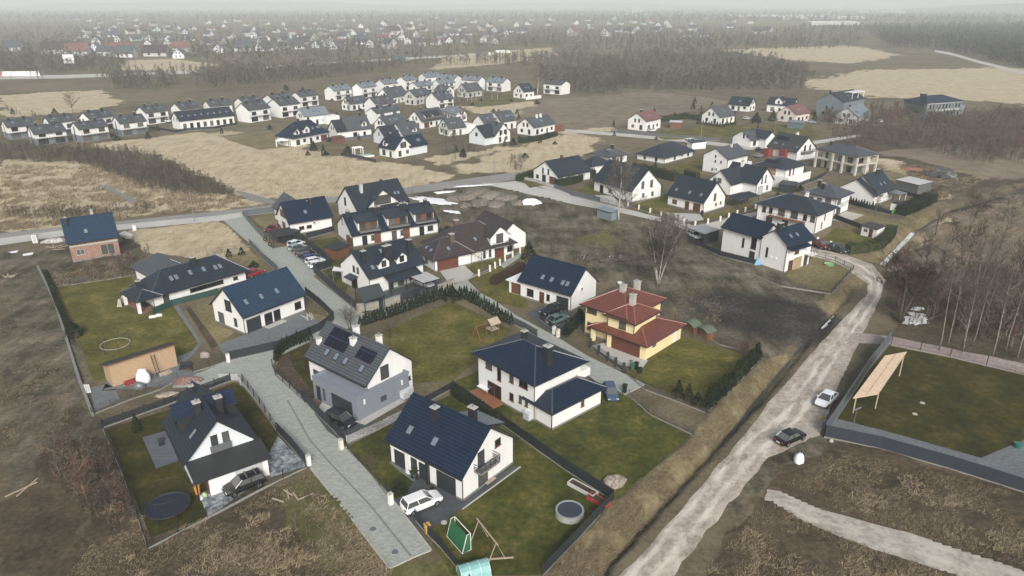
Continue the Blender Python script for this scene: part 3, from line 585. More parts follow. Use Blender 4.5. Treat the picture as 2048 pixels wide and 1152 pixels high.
class HS:
    """one house: its pose, its walls and where things are fixed to it"""
    def __init__(s, name, label, q, typ='gable', roof='navy', wall='white', near=True, og=OG, ov=None, lower=None, cat='house', group=None, main=True):
        s.q = q; s.L, s.W, s.ze, s.hr = q[3:7]; s.typ = typ; s.near = near; s.T = IDT; s.og = og; s.ov = ov if ov is not None else (.5 if typ == 'gable' else .7)
        s.k = s.hr / (s.W / 2); s.roofm = ROOF[roof]; s.wallm = WALL[wall]; s.frame = FRAME_D
        s.root = thing(name, label, cat, (q[0], q[1], 0), R(q[2]), group)
        if main:
            if typ == 'gable': gable_block(s.root, IDT, *q[3:7], s.roofm, s.wallm, og, s.ov, near, lower=lower)
            else: hip_block(s.root, IDT, *q[3:7], s.roofm, s.wallm, s.ov, near)
    def at(s, q, typ='gable', ov=None):
        """address a further block of the same house"""
        o = object.__new__(HS); o.__dict__.update(s.__dict__); o.T = xf(s.q, q); o.L, o.W, o.ze, o.hr = q[3:7]; o.typ = typ; o.k = o.hr / (o.W / 2); o.ov = ov if ov is not None else (.5 if typ == 'gable' else .6); return o
    def fr(s, face):
        hx = s.L / 2 - (s.og if s.typ == 'gable' else s.ov); hy = s.W / 2 - s.ov
        return {'f': lambda u, z, d: s.T(u, -hy - d, z), 'b': lambda u, z, d: s.T(-u, hy + d, z), 'l': lambda u, z, d: s.T(-hx - d, u, z), 'r': lambda u, z, d: s.T(hx + d, u, z)}[face], (-1 if face == 'l' else 1)
    def plate(s, b, face, u, z, w, h, d0, d1, m=0):
        g, sg = s.fr(face); u0, u1 = (u - w / 2, u + w / 2) if sg > 0 else (u + w / 2, u - w / 2)
        b.add([g(u0, z, d0), g(u1, z, d0), g(u1, z + h, d0), g(u0, z + h, d0), g(u0, z, d1), g(u1, z, d1), g(u1, z + h, d1), g(u0, z + h, d1)],
              [(4, 5, 6, 7), (0, 1, 5, 4), (1, 2, 6, 5), (2, 3, 7, 6), (3, 0, 4, 7), (3, 2, 1, 0)], m)
    def w(s, face, u, z, w, h, n=None, frame=None, name='window'):
        z = max(z, .12); f = frame or s.frame
        b = MB()
        if not s.near:
            s.plate(b, face, u, z, w + .12, h + .12, -.05, .03, 1); s.plate(b, face, u, z + .06, w, h, .03, .034, 0); return b.build(name, [GLASS, f], s.root)
        s.plate(b, face, u, z + .05, w - .1, h - .1, -.05, .02); o = b.build(name, GLASS, s.root)
        b = MB(); t = .075; n = n or max(1, round(w / 1.0))
        s.plate(b, face, u, z, w, t, -.05, .055); s.plate(b, face, u, z + h - t, w, t, -.05, .055)
        for i in range(n + 1): s.plate(b, face, u - w / 2 + t / 2 + (w - t) * i / n, z + t, t, h - 2 * t, -.05, .05)
        b.build('frame', f, o)
        if z > .5: b = MB(); s.plate(b, face, u, z - .06, w + .16, .055, -.05, .13); b.build('sill', f, o)
        return o
    def d(s, face, u, z, w, h, m=None, glass=True):
        b = MB(); s.plate(b, face, u, max(z, .05), w, h, -.05, .04); o = b.build('door', m or (GLASS if glass else DOOR_D), s.root)
        if s.near: b = MB(); [s.plate(b, face, u + e * w / 2, max(z, .05), .09, h + .06, -.05, .07) for e in (-1, 1)]; s.plate(b, face, u, max(z, .05) + h, w, .09, -.05, .07); b.build('frame', s.frame, o)
        return o
    def g(s, face, u, z, w, h, m=None):
        b = MB(); s.plate(b, face, u, .06, w, h, -.05, .035); m = m or DOOR_D
        for i in range(1, 4): s.plate(b, face, u, .06 + h * i / 4, w, .03, .035, .05)
        o = b.build('garage_door', m, s.root)
        b = MB(); [s.plate(b, face, u + e * (w / 2 + .06), .05, .12, h + .12, -.05, .07) for e in (-1, 1)]; s.plate(b, face, u, h + .06, w, .12, -.05, .07); b.build('frame', s.frame, o); return o
    def sl(s, side, x, y, dz=0.0):
        """point on a roof slope in block coordinates (y measured toward the eave, negative = front)"""
        if side in 'fb': z = s.ze + s.k * (s.W / 2 - abs(y)); nv = (0, -s.k if side == 'f' else s.k, 1)
        else: z = s.ze + s.k * (s.L / 2 - abs(x)); nv = (s.k if side == 'r' else -s.k, 0, 1)
        n = math.sqrt(s.k ** 2 + 1); return (x + nv[0] / n * dz, y + nv[1] / n * dz, z + dz / n)
    def panel(s, b, side, x0, x1, y0, y1, d0, d1, m=0):
        pts = [(x0, y0), (x1, y0), (x1, y1), (x0, y1)]
        lo = [s.T(*s.sl(side, x, y, d0)) for x, y in pts]; hi = [s.T(*s.sl(side, x, y, d1)) for x, y in pts]
        b.add(lo + hi, [(4, 5, 6, 7), (0, 1, 5, 4), (1, 2, 6, 5), (2, 3, 7, 6), (3, 0, 4, 7)], m)
    def k_(s, side, x, y, w=.85, h=1.15):
        c = math.sqrt(1 + s.k ** 2); hh = h / 2 / c
        if not s.near:
            b = MB(); s.panel(b, side, x - w / 2, x + w / 2, y - hh, y + hh, 0, .1); return b.build('skylight', SKYG, s.root)
        b = MB(); s.panel(b, side, x - w / 2, x + w / 2, y - hh, y + hh, 0, .09); o = b.build('skylight', TRIM, s.root)
        b = MB(); s.panel(b, side, x - w / 2 + .1, x + w / 2 - .1, y - hh + .08, y + hh - .08, .09, .1); b.build('pane', SKYG, o); return o
    def c(s, x, y, z=None, w=.7, d=.7, h=1.3, m=None, top=None):
        zz = s.ze + s.k * (s.W / 2 - abs(y)) if s.typ == 'gable' else s.ze + s.k * min(s.W / 2 - abs(y), s.L / 2 - abs(x)); zt = top or max(zz + h, s.ze + s.hr + .45)
        b = MB(s.T); b.box(x - w / 2, x + w / 2, y - d / 2, y + d / 2, zz - .8, zt); o = b.build('chimney', m or TRIM, s.root)
        b = MB(s.T); b.box(x - w / 2 - .09, x + w / 2 + .09, y - d / 2 - .09, y + d / 2 + .09, zt, zt + .1); b.build('cap', CONC, o)
        if s.near: b = MB(s.T); b.tube([(x, y, zt + .1), (x, y, zt + .45)], .11, 0, 8); b.build('flue', METAL, o)
        return o
    def pv(s, side, x, y, nx, ny, pw=1.0, ph=1.65):
        c = math.sqrt(1 + s.k ** 2)
        for j in range(ny):
            for i in range(nx):
                b = MB(); cx = x + (i - (nx - 1) / 2) * (pw + .03); cy_ = y + (j - (ny - 1) / 2) * (ph + .03) / c
                s.panel(b, side, cx - pw / 2, cx + pw / 2, cy_ - ph / 2 / c, cy_ + ph / 2 / c, .06, .11); b.build('solar_panel', PVM, s.root)
    def dg(s, x, yf, w=2.2, wallh=.9, kk=.85, win=(.9, 1.1), ov=.28, side='f', roof=None, wall=None, frame=None):
        """gable dormer standing on a slope; its front is at |y| = yf"""
        sg = -1 if side == 'f' else 1; zb = s.ze + s.k * (s.W / 2 - yf); zd = zb + wallh; zr = zd + kk * w / 2
        ybk = max(0.0, s.W / 2 - (zr - s.ze) / s.k); ybw = max(0, s.W / 2 - (zd - s.ze) / s.k)
        T = s.T; b = MB(T); Y = sg * yf; hw = w / 2
        b.add([(x - hw, Y, zb - .3), (x + hw, Y, zb - .3), (x + hw, Y, zd), (x, Y, zr - .12), (x - hw, Y, zd), (x - hw, sg * ybw, zd), (x + hw, sg * ybw, zd), (x - hw, Y, zb - .3), (x + hw, Y, zb - .3)],
              [(0, 1, 2, 3, 4), (0, 4, 5), (1, 6, 2)])
        o = b.build('dormer', wall or s.wallm, s.root)
        b = MB(T); e = ov * kk; Yo = sg * (yf + ov); y2 = sg * max(0, ybk - .1); y3 = sg * max(0, ybw + e / s.k - .0)
        for t in (-1, 1):
            pl = [(x + t * (hw + ov), Yo, zd - e + .02), (x, Yo, zr + .02), (x, y2, zr + .02), (x + t * (hw + ov), y3, zd - e + .02)]
            b.slab(pl if (t * sg) > 0 else pl[::-1], .12, 0, 1)
        b.build('dormer_roof', [roof or s.roofm, TRIM], o)
        if win:
            ww, wh = win; b = MB(T); z0 = zb + .25; fy = sg * (yf + .03)
            def quad(a0, a1, c0, c1, yy, m): b.add([(a0, yy, c0), (a1, yy, c0), (a1, yy, c1), (a0, yy, c1), (a0, Y, c0), (a1, Y, c0), (a1, Y, c1), (a0, Y, c1)], [(0, 1, 2, 3), (0, 4, 5, 1), (1, 5, 6, 2), (2, 6, 7, 3), (3, 7, 4, 0)], m)
            quad(x - ww / 2 - .07, x + ww / 2 + .07, z0 - .07, z0 + wh + .07, fy, 1); quad(x - ww / 2, x - .03, z0, z0 + wh, fy + sg * .012, 0); quad(x + .03, x + ww / 2, z0, z0 + wh, fy + sg * .012, 0)
            b.build('window', [GLASS, frame or s.frame], o)
        return o
    def ds(s, x, w, yf, yt, zf, wood=True):
        """broad shed dormer with a balcony"""
        T = s.T; hw = w / 2; zt = s.ze + s.k * (s.W / 2 - yt); zb = s.ze + s.k * (s.W / 2 - yf); Y = -yf
        b = MB(T); b.add([(x - hw, Y, zb - .4), (x + hw, Y, zb - .4), (x + hw, Y, zf - .15), (x - hw, Y, zf - .15), (x - hw, -yt, zt - .1), (x + hw, -yt, zt - .1)], [(0, 1, 2, 3), (0, 3, 4), (1, 5, 2)])
        o = b.build('dormer', s.wallm, s.root)
        b = MB(T); m_ = (zt - zf) / (yf - yt); b.slab([(x - hw - .3, Y - .4, zf - .4 * m_), (x + hw + .3, Y - .4, zf - .4 * m_), (x + hw + .3, -yt, zt + .05), (x - hw - .3, -yt, zt + .05)], .15, 0, 1); b.build('dormer_roof', [ROOF['slate'], TRIM], o)
        b = MB(T); b.box(x - hw + .3, x + hw - .1, Y - .03, Y, zb - .1, zf - .3); b.build('cladding', WALL['wood'], o)
        for e in (-.27, .25): b = MB(T); b.box(x + e * w - .62, x + e * w + .62, Y - .06, Y - .025, zb, zf - .42); b.build('window', GLASS, o)
        b = MB(T); b.box(x - hw, x + hw, Y - 1.5, Y, zb - .25, zb - .08); p = b.build('balcony', CONCD, s.root)
        b = MB(T)
        for i in range(int(w / .9) + 1): b.tube([(x - hw + i * w / int(w / .9), Y - 1.45, zb - .1), (x - hw + i * w / int(w / .9), Y - 1.45, zb + .85)], .03, 0, 4)
        for z in (.3, .55, .85): b.box(x - hw, x + hw, Y - 1.48, Y - 1.42, zb + z - .02, zb + z + .02)
        b.build('railing', GREYM, p); return o
    def bal(s, face, u, z, w, dp=1.1, m=None, rails=True):
        b = MB(); s.plate(b, face, u, z - .15, w, .15, -.05, dp); o = b.build('balcony', m or CONCD, s.root)
        b = MB(); n = max(2, int(w / .8))
        for i in range(n + 1): s.plate(b, face, u - w / 2 + w * i / n, z, .05, .95, dp - .06, dp - .01)
        for h in ((.2, .4, .6, .93) if rails else (.93,)):
            s.plate(b, face, u, z + h - .03, w, .05, dp - .07, dp - .02)
            for e in (-1, 1): s.plate(b, face, u + e * w / 2, z + h - .03, .05, .05, 0, dp - .02)
        b.build('railing', TRIM, o); return o
    def box(s, name, m, x0, x1, y0, y1, z0, z1, parent=None):
        b = MB(s.T); b.box(x0, x1, y0, y1, z0, z1); return b.build(name, m, parent or s.root)
    def lean(s, pts, m=None, th=.14, name='lean_to_roof'):
        b = MB(s.T); b.slab(pts, th, 0, 1); return b.build(name, [m or s.roofm, TRIM], s.root)
    def ac(s, face, u, z):
        b = MB(); s.plate(b, face, u, z, .85, .6, 0, .32, 0); s.plate(b, face, u - .1, z + .08, .45, .44, .32, .335, 1); return b.build('air_conditioner', [WHITEP, GREYM], s.root)
    def auto(s, faces='fl', up=None):
        """ordinary windows for a house whose front shows few of its own"""
        two = s.ze > 4.4; k = random.Random(int(s.q[0] * 10) & 255)
        for f in faces:
            ln = s.L if f in 'fb' else s.W; us = ln - 2.4
            if f in 'fb':
                n = max(2, int(us / 2.9))
                for i in range(n):
                    u = -us / 2 + us * (i + .5) / n + k.uniform(-.2, .2)
                    if i == n // 2: s.d(f, u, 0, 1.1, 2.1)
                    else: s.w(f, u, .3 if i == 0 else .95, 1.6 if i == 0 else 1.2, 1.9 if i == 0 else 1.15)
                    if two: s.w(f, u, 3.4, 1.2, 1.3)
            else:
                for e in (-1, 1):
                    s.w(f, e * ln * .2, .9 if e > 0 else .3, 1.2, 1.2 if e > 0 else 1.9)
                    if two or s.typ == 'gable': s.w(f, e * ln * .10, 3.4 if two else 3.2, .85, 1.5)
# ---------------------------------------------------------------- the houses: pose x, y, turn, length, width, eaves, rise
Q = {'front': [-7.0, 69.6, 321.7, 12.0, 9.7, 3.3, 4.0],
 'solar': [-21.3, 88.3, 320.8, 13.4, 8.9, 3.9, 3.9],
 'centre': [2.3, 85.5, 312.3, 12.5, 10.0, 5.8, 2.1],
 'brick': [-90.1, 145.3, 33.6, 9.7, 9.6, 4.1, 4.2],
 'bungalow': [-60.0, 124.2, 48.5, 18.9, 8.5, 2.3, 3.2],
 'bluegable': [-43.2, 111.7, 53.5, 12.7, 9.5, 3.2, 4.0],
 'crossleft': [-35.9, 71.9, 125.9, 11.1, 8.2, 3.0, 4.2],
 'yellow': [18.1, 105.9, 315.0, 9.1, 11.4, 5.3, 2.5],
 'yellowfront': [18.4, 102.2, 318.5, 5.9, 7.5, 5.5, 1.2],
 'yellowlow': [19.8, 102.7, 319.9, 11.0, 11.4, 2.3, 1.3],
 'gate': [8.4, 120.1, 321.1, 11.9, 9.0, 3.3, 3.8],
 'crossgable': [-35.3, 175.5, 39.6, 15.1, 11.2, 3.3, 4.9],
 'shedrow': [-28.8, 158.5, 31.3, 21.4, 11.1, 2.8, 3.6],
 'twodormer': [-25.0, 128.4, 44.0, 13.0, 10.7, 3.6, 3.9],
 'leftgable': [-49.6, 163.8, 34.7, 10.9, 9.5, 3.0, 4.0],
 'brown': [-9.9, 141.9, 33.6, 16.1, 7.3, 2.8, 2.2],
 'r1': [15.2, 214.0, 39.5, 14.1, 11.9, 2.8, 3.8],
 'r2': [33.4, 241.6, 36.0, 9.9, 9.1, 2.5, 2.5],
 'r4': [32.4, 196.3, 303.5, 16.6, 11.7, 3.2, 5.3],
 'r5': [53.3, 246.5, 45.7, 19.2, 12.3, 2.2, 3.2],
 'r6': [68.2, 225.9, 40.9, 12.0, 9.8, 5.3, 2.8],
 'r7': [48.8, 183.3, 310.6, 12.0, 10.4, 2.9, 4.7],
 'r8': [67.6, 200.6, 309.9, 11.5, 8.0, 3.4, 3.6],
 'r9a': [50.9, 144.0, 304.0, 8.2, 6.6, 5.6, 2.4],
 'r9b': [55.8, 137.6, 34.3, 8.9, 7.2, 5.8, 2.5],
 'r10': [68.6, 166.6, 314.5, 15.9, 10.9, 4.9, 2.3],
 'r11': [81.2, 178.8, 313.8, 9.7, 9.7, 4.9, 2.2],
 'r12': [97.8, 190.5, 38.7, 10.4, 9.8, 3.2, 4.2],
 'r13': [107.5, 227.8, 299.0, 15.8, 10.1, 6.0, 2.1],
 'r14': [81.1, 212.5, 310.3, 10.5, 12.0, 5.1, 2.3],
 'r15': [97.8, 248.6, 300.8, 13.0, 10.9, 3.2, 4.6],
 'r16': [91.4, 273.2, 31.6, 11.1, 9.8, 2.5, 3.1],
 'r17': [93.5, 327.6, 40.4, 12.1, 10.6, 3.0, 4.2],
 'r18': [56.9, 309.8, 48.7, 12.7, 9.9, 4.1, 3.1],
 'r19': [116.0, 366.7, 319.2, 11.5, 8.2, 2.8, 3.6],
 'r20': [129.1, 331.8, 38.8, 12.1, 10.4, 3.7, 3.5],
 'r21': [156.8, 351.8, 41.2, 20.2, 13.0, 6.9, 3.3],
 'r22': [134.3, 361.0, 322.8, 13.5, 8.0, 3.5, 3.3],
 'r23': [154.8, 328.2, 49.1, 20.3, 10.7, 3.5, 3.8],
 'r24': [201.7, 346.5, 21.8, 18.5, 7.5, 6.6, 2.3],
 'A1': [-197.7, 288.2, 50.1, 10.3, 8.2, 4.8, 2.5],
 'A2': [-179.1, 276.1, 47.7, 11.2, 9.3, 4.3, 2.7],
 'A3': [-166.6, 283.3, 53.7, 11.4, 8.2, 4.9, 2.4],
 'A4': [-157.2, 296.0, 49.8, 10.8, 8.3, 5.1, 2.6],
 'B1': [-184.0, 293.0, 51.9, 10.0, 6.9, 5.7, 2.2],
 'B2': [-175.0, 304.3, 66.2, 11.8, 6.9, 5.7, 2.5],
 'D1': [-162.2, 326.5, 52.6, 10.7, 9.5, 5.1, 2.4],
 'D2': [-149.3, 332.2, 48.8, 9.9, 10.5, 5.8, 2.5],
 'D3': [-138.6, 342.3, 43.7, 10.9, 9.1, 5.8, 2.4],
 'E': [-135.6, 317.2, 45.1, 24.6, 9.6, 3.7, 3.5],
 'F1a': [-127.4, 352.7, 51.7, 11.2, 9.5, 5.8, 2.4],
 'F1b': [-118.6, 332.4, 55.4, 12.1, 10.1, 5.5, 2.9],
 'F2': [-108.9, 347.2, 51.6, 11.6, 10.6, 5.7, 2.7],
 'F2b': [-117.4, 366.0, 51.6, 12.0, 10.1, 5.8, 2.4],
 'F3': [-108.7, 383.2, 54.9, 12.3, 8.1, 5.3, 2.2],
 'H1': [-89.3, 323.7, 42.4, 12.6, 8.6, 4.0, 3.1],
 'G1': [-97.7, 411.6, 55.5, 13.5, 8.9, 5.2, 2.4],
 'G2': [-84.6, 420.6, 61.1, 13.7, 7.8, 5.8, 2.5],
 'G3': [-75.0, 439.5, 52.7, 11.5, 8.5, 5.8, 2.5],
 'G4': [-65.9, 459.4, 58.0, 11.1, 8.1, 5.8, 2.4],
 'G5': [-53.8, 481.5, 44.5, 12.6, 9.0, 5.8, 2.5],
 'G6': [-54.1, 435.3, 52.1, 13.3, 8.3, 5.0, 2.3],
 'G7': [-41.7, 449.8, 47.7, 13.1, 7.5, 5.0, 2.3],
 'G8': [-39.7, 468.8, 325.7, 13.9, 9.0, 5.8, 2.3],
 'G9': [-24.0, 459.3, 326.2, 13.5, 8.0, 5.8, 2.3],
 'G10': [-8.3, 453.0, 327.1, 12.7, 9.5, 5.3, 2.6],
 'C13': [6.7, 418.7, 43.1, 8.9, 9.5, 3.6, 4.0],
 'C12': [26.7, 438.2, 323.2, 13.3, 10.4, 5.7, 2.0],
 'M1': [-85.1, 422.0, 53.9, 12.2, 7.7, 3.6, 2.7],
 'M2': [-80.2, 370.6, 50.8, 11.7, 7.8, 3.2, 3.1],
 'M3': [-64.4, 354.4, 51.3, 12.8, 9.5, 5.0, 3.4],
 'M4': [-58.0, 327.0, 52.2, 14.7, 7.5, 5.0, 2.2],
 'M5': [-65.0, 397.3, 61.2, 17.0, 9.6, 3.4, 4.6],
 'M6': [-50.7, 392.9, 59.7, 14.7, 7.9, 4.5, 3.1],
 'M7': [-37.3, 376.1, 48.6, 11.2, 10.5, 4.5, 3.5],
 'M8': [-38.6, 416.4, 318.1, 9.9, 7.8, 4.0, 2.9],
 'M9': [-24.6, 424.0, 46.8, 12.8, 9.2, 3.4, 4.1],
 'C1': [-81.0, 277.0, 57.2, 18.5, 10.5, 3.2, 5.3],
 'C2': [-63.8, 291.0, 38.2, 10.9, 10.2, 3.2, 4.8],
 'C4': [-51.7, 304.8, 59.4, 13.1, 7.3, 3.2, 3.2],
 'C5': [-41.5, 279.7, 40.5, 9.0, 10.4, 3.2, 4.2],
 'C6': [-41.2, 251.6, 318.8, 9.4, 8.6, 3.0, 3.9],
 'C7': [-37.4, 317.2, 51.6, 15.5, 9.4, 2.9, 4.4],
 'C8': [-26.4, 335.4, 299.0, 15.3, 6.1, 3.2, 2.6],
 'C9': [-24.7, 295.6, 39.4, 8.9, 8.5, 3.0, 3.6],
 'C10': [-4.2, 311.4, 43.0, 9.8, 9.2, 3.4, 3.8],
 'C11': [-6.6, 279.2, 318.5, 9.3, 9.1, 3.4, 4.0],
 'C14': [10.1, 299.3, 50.2, 15.1, 9.6, 3.3, 3.4],
 'centrelow': [6.9, 81.2, 41.6, 9.0, 4.3, 2.5, 1.3],
 'crossgarage': [-32.1, 66.3, 35.2, 6.5, 5.1, 2.6, 1.4],
 'c6b': [-35.4, 255.7, 36.4, 3.5, 6.8, 3.0, 2.9]}
ROOTS = {}
# --- nearest house
h = HS('detached_house', 'white house with steep navy roof and side balcony, nearest the camera', Q['front'], 'gable', 'navy')
h.g('f', 3.2, 0, 2.6, 2.25); h.w('r', -1.27, 2.9, 1.1, 1.9); h.w('r', 1.6, 3.9, 1.0, .95, frame=FRAME_B); h.bal('r', -.9, 2.85, 3.2)
h.box('dark_porch_panel', DOOR_D, -5.0, -3.2, -4.4, -4.36, .1, 2.7); h.w('f', -1.8, .1, 1.0, 2.2); h.d('f', -.4, 0, 1.0, 2.1, DOOR_D)
h.box('porch_wall', WALL['white'], -2.9, -2.4, -4.7, -4.34, 0, 3.0); h.box('dark_pillar', TRIM, .35, .75, -4.7, -4.4, 0, 3.0); h.box('porch_beam', WALL['white'], -5.4, -2.9, -4.6, -4.4, 2.5, 2.9)
h.k_('f', .42, -3.06); h.k_('f', -3.46, -3.1); h.c(-1.15, -1.3, w=.75, d=.7); h.c(2.6, .9, w=.9, d=.6, top=8.1)
h.w('r', -1.0, .3, 1.6, 1.9); h.box('bench', WOODP, 5.75, 6.2, -.9, .6, .38, .46)
h.lean([(0.2, 4.2, 5.3), (4.6, 4.2, 5.3), (4.6, .8, 6.6), (.2, .8, 6.6)], ROOF['pale'], .2, 'rear_dormer_roof')  # pale tile: white glare on this rear slope put into the colour
# --- solar house
h = HS('detached_house', 'white and grey house with solar panels on its roof and a flat grey garage wing', Q['solar'], 'gable', 'grey')
h.w('f', -4.36, 1.2, 2.2, 1.0)
for x in (-3.12, -1.03, .95, 4.31): h.k_('f', x, -3.0)
h.pv('f', -2.4, -1.3, 5, 2, .86, 1.45); h.pv('f', 3.67, -1.6, 4, 1, .8, 1.75)
h.c(-5.6, -2.4, w=.6, d=.6, m=WALL['white'], top=6.4); h.c(.35, -1.0, w=.75, d=.7, m=WALL['white'], top=7.7); h.c(-1.2, .8, m=WALL['white']); h.c(3.6, .8, w=.6, m=WALL['white'])
h.d('r', -.9, 3.4, 1.3, 1.95); h.w('r', 3.3, 1.4, .6, .6)
GW = WALL['grey']
b = MB(); b.box(-1.9, 7.3, -6.6, -3.9, -.1, 3.15); b.box(6.25, 7.3, -3.9, 2.4, -.1, 3.15); b.build('garage_wing', GW, h.root)
b = MB()
for x0, x1, y0, y1 in ((-1.95, 7.35, -6.65, -6.45), (7.15, 7.35, -6.45, 2.45), (-1.95, -1.75, -6.45, -3.9), (6.25, 7.15, 2.25, 2.45)): b.box(x0, x1, y0, y1, 3.15, 3.5)
b.build('parapet', GW, h.root)
b = MB(); b.box(2.1, 6.3, -6.64, -6.58, .08, 2.35); b.build('garage_door', DOOR_D, h.root)
b = MB(); b.box(-1.2, -.3, -6.63, -6.58, .1, 2.3); b.build('door', DOOR_D, h.root); b = MB(); b.box(.2, .7, -6.63, -6.58, .5, 2.3); b.build('window', GLASS, h.root)
b = MB(); b.box(7.28, 7.34, -2.7, -1.7, 1.0, 1.8); b.build('window', GLASS, h.root)
for y in (-5.4, 1.1): b = MB(); b.box(7.3, 7.42, y - .1, y + .1, 2.0, 2.7); b.build('wall_lamp', WHITEP, h.root)
# --- hipped house in the centre
h = HS('detached_house', 'white two storey villa with navy hipped roof, black chimney and brown wooden terrace', Q['centre'], 'hip', 'navy'); h.frame = FRAME_B
for a in ((-3.32, 4.1, 1.3, 1.1), (-1.2, 3.2, .75, 2.2), (1.24, 3.9, .8, 1.2), (3.5, 4.1, 1.6, 1.15), (1.24, 1.2, .8, 1.15), (2.95, 1.6, .55, 1.15), (4.1, 1.6, .55, 1.25)): h.w('f', *a)
h.w('f', -2.2, .15, 2.8, 2.2, 2); h.c(4.3, -.75, w=.9, d=.9, top=9.2); h.c(-1.8, .8, w=.6, top=8.7)
h.box('balcony_wall', WALL['white'], 2.5, 5.6, 4.25, 6.2, 3.0, 4.1)
b = MB(); b.box(-5.6, -.3, -6.9, -4.35, -.05, .32); b.build('terrace', WOODR, h.root)
g = h.at([6.9, 81.3, 41.8, 10.2, 5.6, 2.75, 1.35], 'hip', .5); hip_block(g.root, g.T, *[g.L, g.W, g.ze, g.hr], ROOF['navy'], WALL['white'], .5)
g.w('f', 1.0, 1.2, .6, 1.1); g.d('l', 1.0, .1, .8, 2.1, DOOR_D)
# --- house under construction
h = HS('house_under_construction', 'unfinished red brick house with navy metal roof beside the upper road', Q['brick'], 'gable', 'bluetile', 'brick')
h.w('f', -2.7, 1.3, 1.5, 1.2, frame=CONC); h.w('f', 2.3, .5, 2.6, 2.3, 2, frame=WOODP); h.k_('f', -.87, -2.9); h.c(-3.97, -1.2, w=.5, d=.5, h=.7); h.c(1, .4, w=.5, d=.5, m=CONC)
h.box('ring_beam', CONC, -4.5, 4.5, -4.36, -4.28, 3.1, 3.5); h.w('l', 0, .3, 1.2, 2.0, frame=CONC)
# --- bungalow
h = HS('bungalow', 'long white bungalow with hipped slate roof, six skylights and a red paved terrace', Q['bungalow'], 'hip', 'slate')
h.d('f', -6.6, 0, .95, 2.0); h.w('f', 1.0, .9, 6.4, .75, 5); h.w('f', 6.65, .9, .9, .6)
for x, y in ((-4.5, -2.05), (-3.6, -2.05), (-.93, -1.9), (1.6, -1.95), (3.75, -2.2), (4.65, -2.2)): h.k_('f', x, y, .8, 1.25)
h.c(.5, -.6, w=.95, d=.8)
g = h.at([-66.8, 128.6, 138.5, 13.5, 8.2, 2.4, 2.7], 'hip'); hip_block(g.root, g.T, g.L, g.W, g.ze, g.hr, ROOF['grey'], WALL['white'], .7, False); g.k_('f', 0, -1.6, .6, 1.3); g.k_('f', .8, -1.6, .6, 1.3)
g = h.at([-65.6, 116.2, 138.5, 7.0, 4.6, 2.35, 1.2], 'hip'); hip_block(g.root, g.T, g.L, g.W, g.ze, g.hr, ROOF['slate'], WALL['white'], .7, False, walls=False)
for x, y in ((2.9, 1.8), (-2.9, 1.8)): g.box('terrace_column', WALL['white'], x - .25, x + .25, y - .25, y + .25, 0, 2.3)
g.c(.5, 0, w=.6, d=.6, top=4.6)
b = MB(); b.prism([p for p in P(244, 602, 288, 588, 306, 620, 288, 629)], 0, .1); o = b.build('terrace', mat('red_paving', (.22, .10, .075), .85, .25, 3), None)
o.parent = h.root; o.matrix_parent_inverse = (Matrix.Translation((h.q[0], h.q[1], 0)) @ Matrix.Rotation(R(h.q[2]), 4, 'Z')).inverted()
# --- gabled house with the blue tiles
h = HS('detached_house', 'white house with shiny navy tiles behind the dark fence of a paved yard', Q['bluegable'], 'gable', 'bluetile')
for x in (-4.2, -1.3, 1.77): h.k_('f', x, -2.85, .8, 1.2)
h.g('f', -4.2, 0, 2.4, 2.2); h.d('f', -1.4, 0, 1.4, 2.1); h.w('f', .3, .1, 1.3, 2.1); h.w('f', 4.6, .9, 1.3, 1.3); h.w('l', -.4, 3.2, 1.7, 1.9, 2); h.w('l', -1.9, .9, .8, 1.4); h.w('l', 2.2, .3, 1.6, 2)
h.box('stone_step', CONC, -2.4, 1.2, -5.4, -4.3, 0, .16)
# --- cross-gabled house at lower left
h = HS('detached_house', 'grey roofed house with two blue metal dormers and a wide front garage', Q['crossleft'], 'gable', 'slate', 'cool')  # greyer than white plaster: the gable's dimmer light put into the colour
h.dg(1.2, 3.2, 3.4, 2.2, .55, (2.2, 1.5), side='f', roof=ROOF['blue'], wall=TRIM); h.dg(1.2, 3.2, 3.4, 2.2, .55, (2.2, 1.5), side='b', roof=ROOF['blue'], wall=TRIM)
h.c(-.9, 1.0, w=.75, d=.75); h.c(-1.2, -1.3, w=.75, d=.75); h.c(3.4, .6, w=.5, d=.5, h=.8); h.k_('b', -3.0, 2.2, .7, 1.4)
h.w('l', .55, 3.3, .75, 2.0, 1); h.w('l', -.7, 3.3, .75, 2.0, 1); b = MB(); h.plate(b, 'l', 0, 3.2, 2.3, .9, .25, .28); b.build('french_balcony', GREYM, h.root)
g = h.at(Q['crossgarage'])
h.lean([(-5.15, 3.9, 3.05), (-5.15, -4.4, 3.05), (-8.9, -4.4, 2.45), (-8.9, 3.9, 2.45)], ROOF['felt'])
h.box('garage_wing', WALL['white'], -8.5, -5.1, -4.0, 2.4, -.05, 2.45); b = MB(); b.box(-8.53, -8.48, -3.4, -.4, .05, 2.2); b.build('garage_door', WALL['pale'], h.root)
h.box('porch_cladding', WALL['wood'], -8.2, -5.3, 2.4, 2.5, 0, 2.4); h.box('porch_post', TRIM, -8.7, -8.55, 3.6, 3.75, 0, 2.4)
b = MB(); b.prism(P(286, 879, 332, 865, 357, 922, 312, 938), 0, .3); o = b.build('terrace', tiled('terrace_boards', (.085, .095, .115), 50, .16, rough=.7, line=.3, mode='rows'), h.root)
o.matrix_parent_inverse = (Matrix.Translation((h.q[0], h.q[1], 0)) @ Matrix.Rotation(R(h.q[2]), 4, 'Z')).inverted()
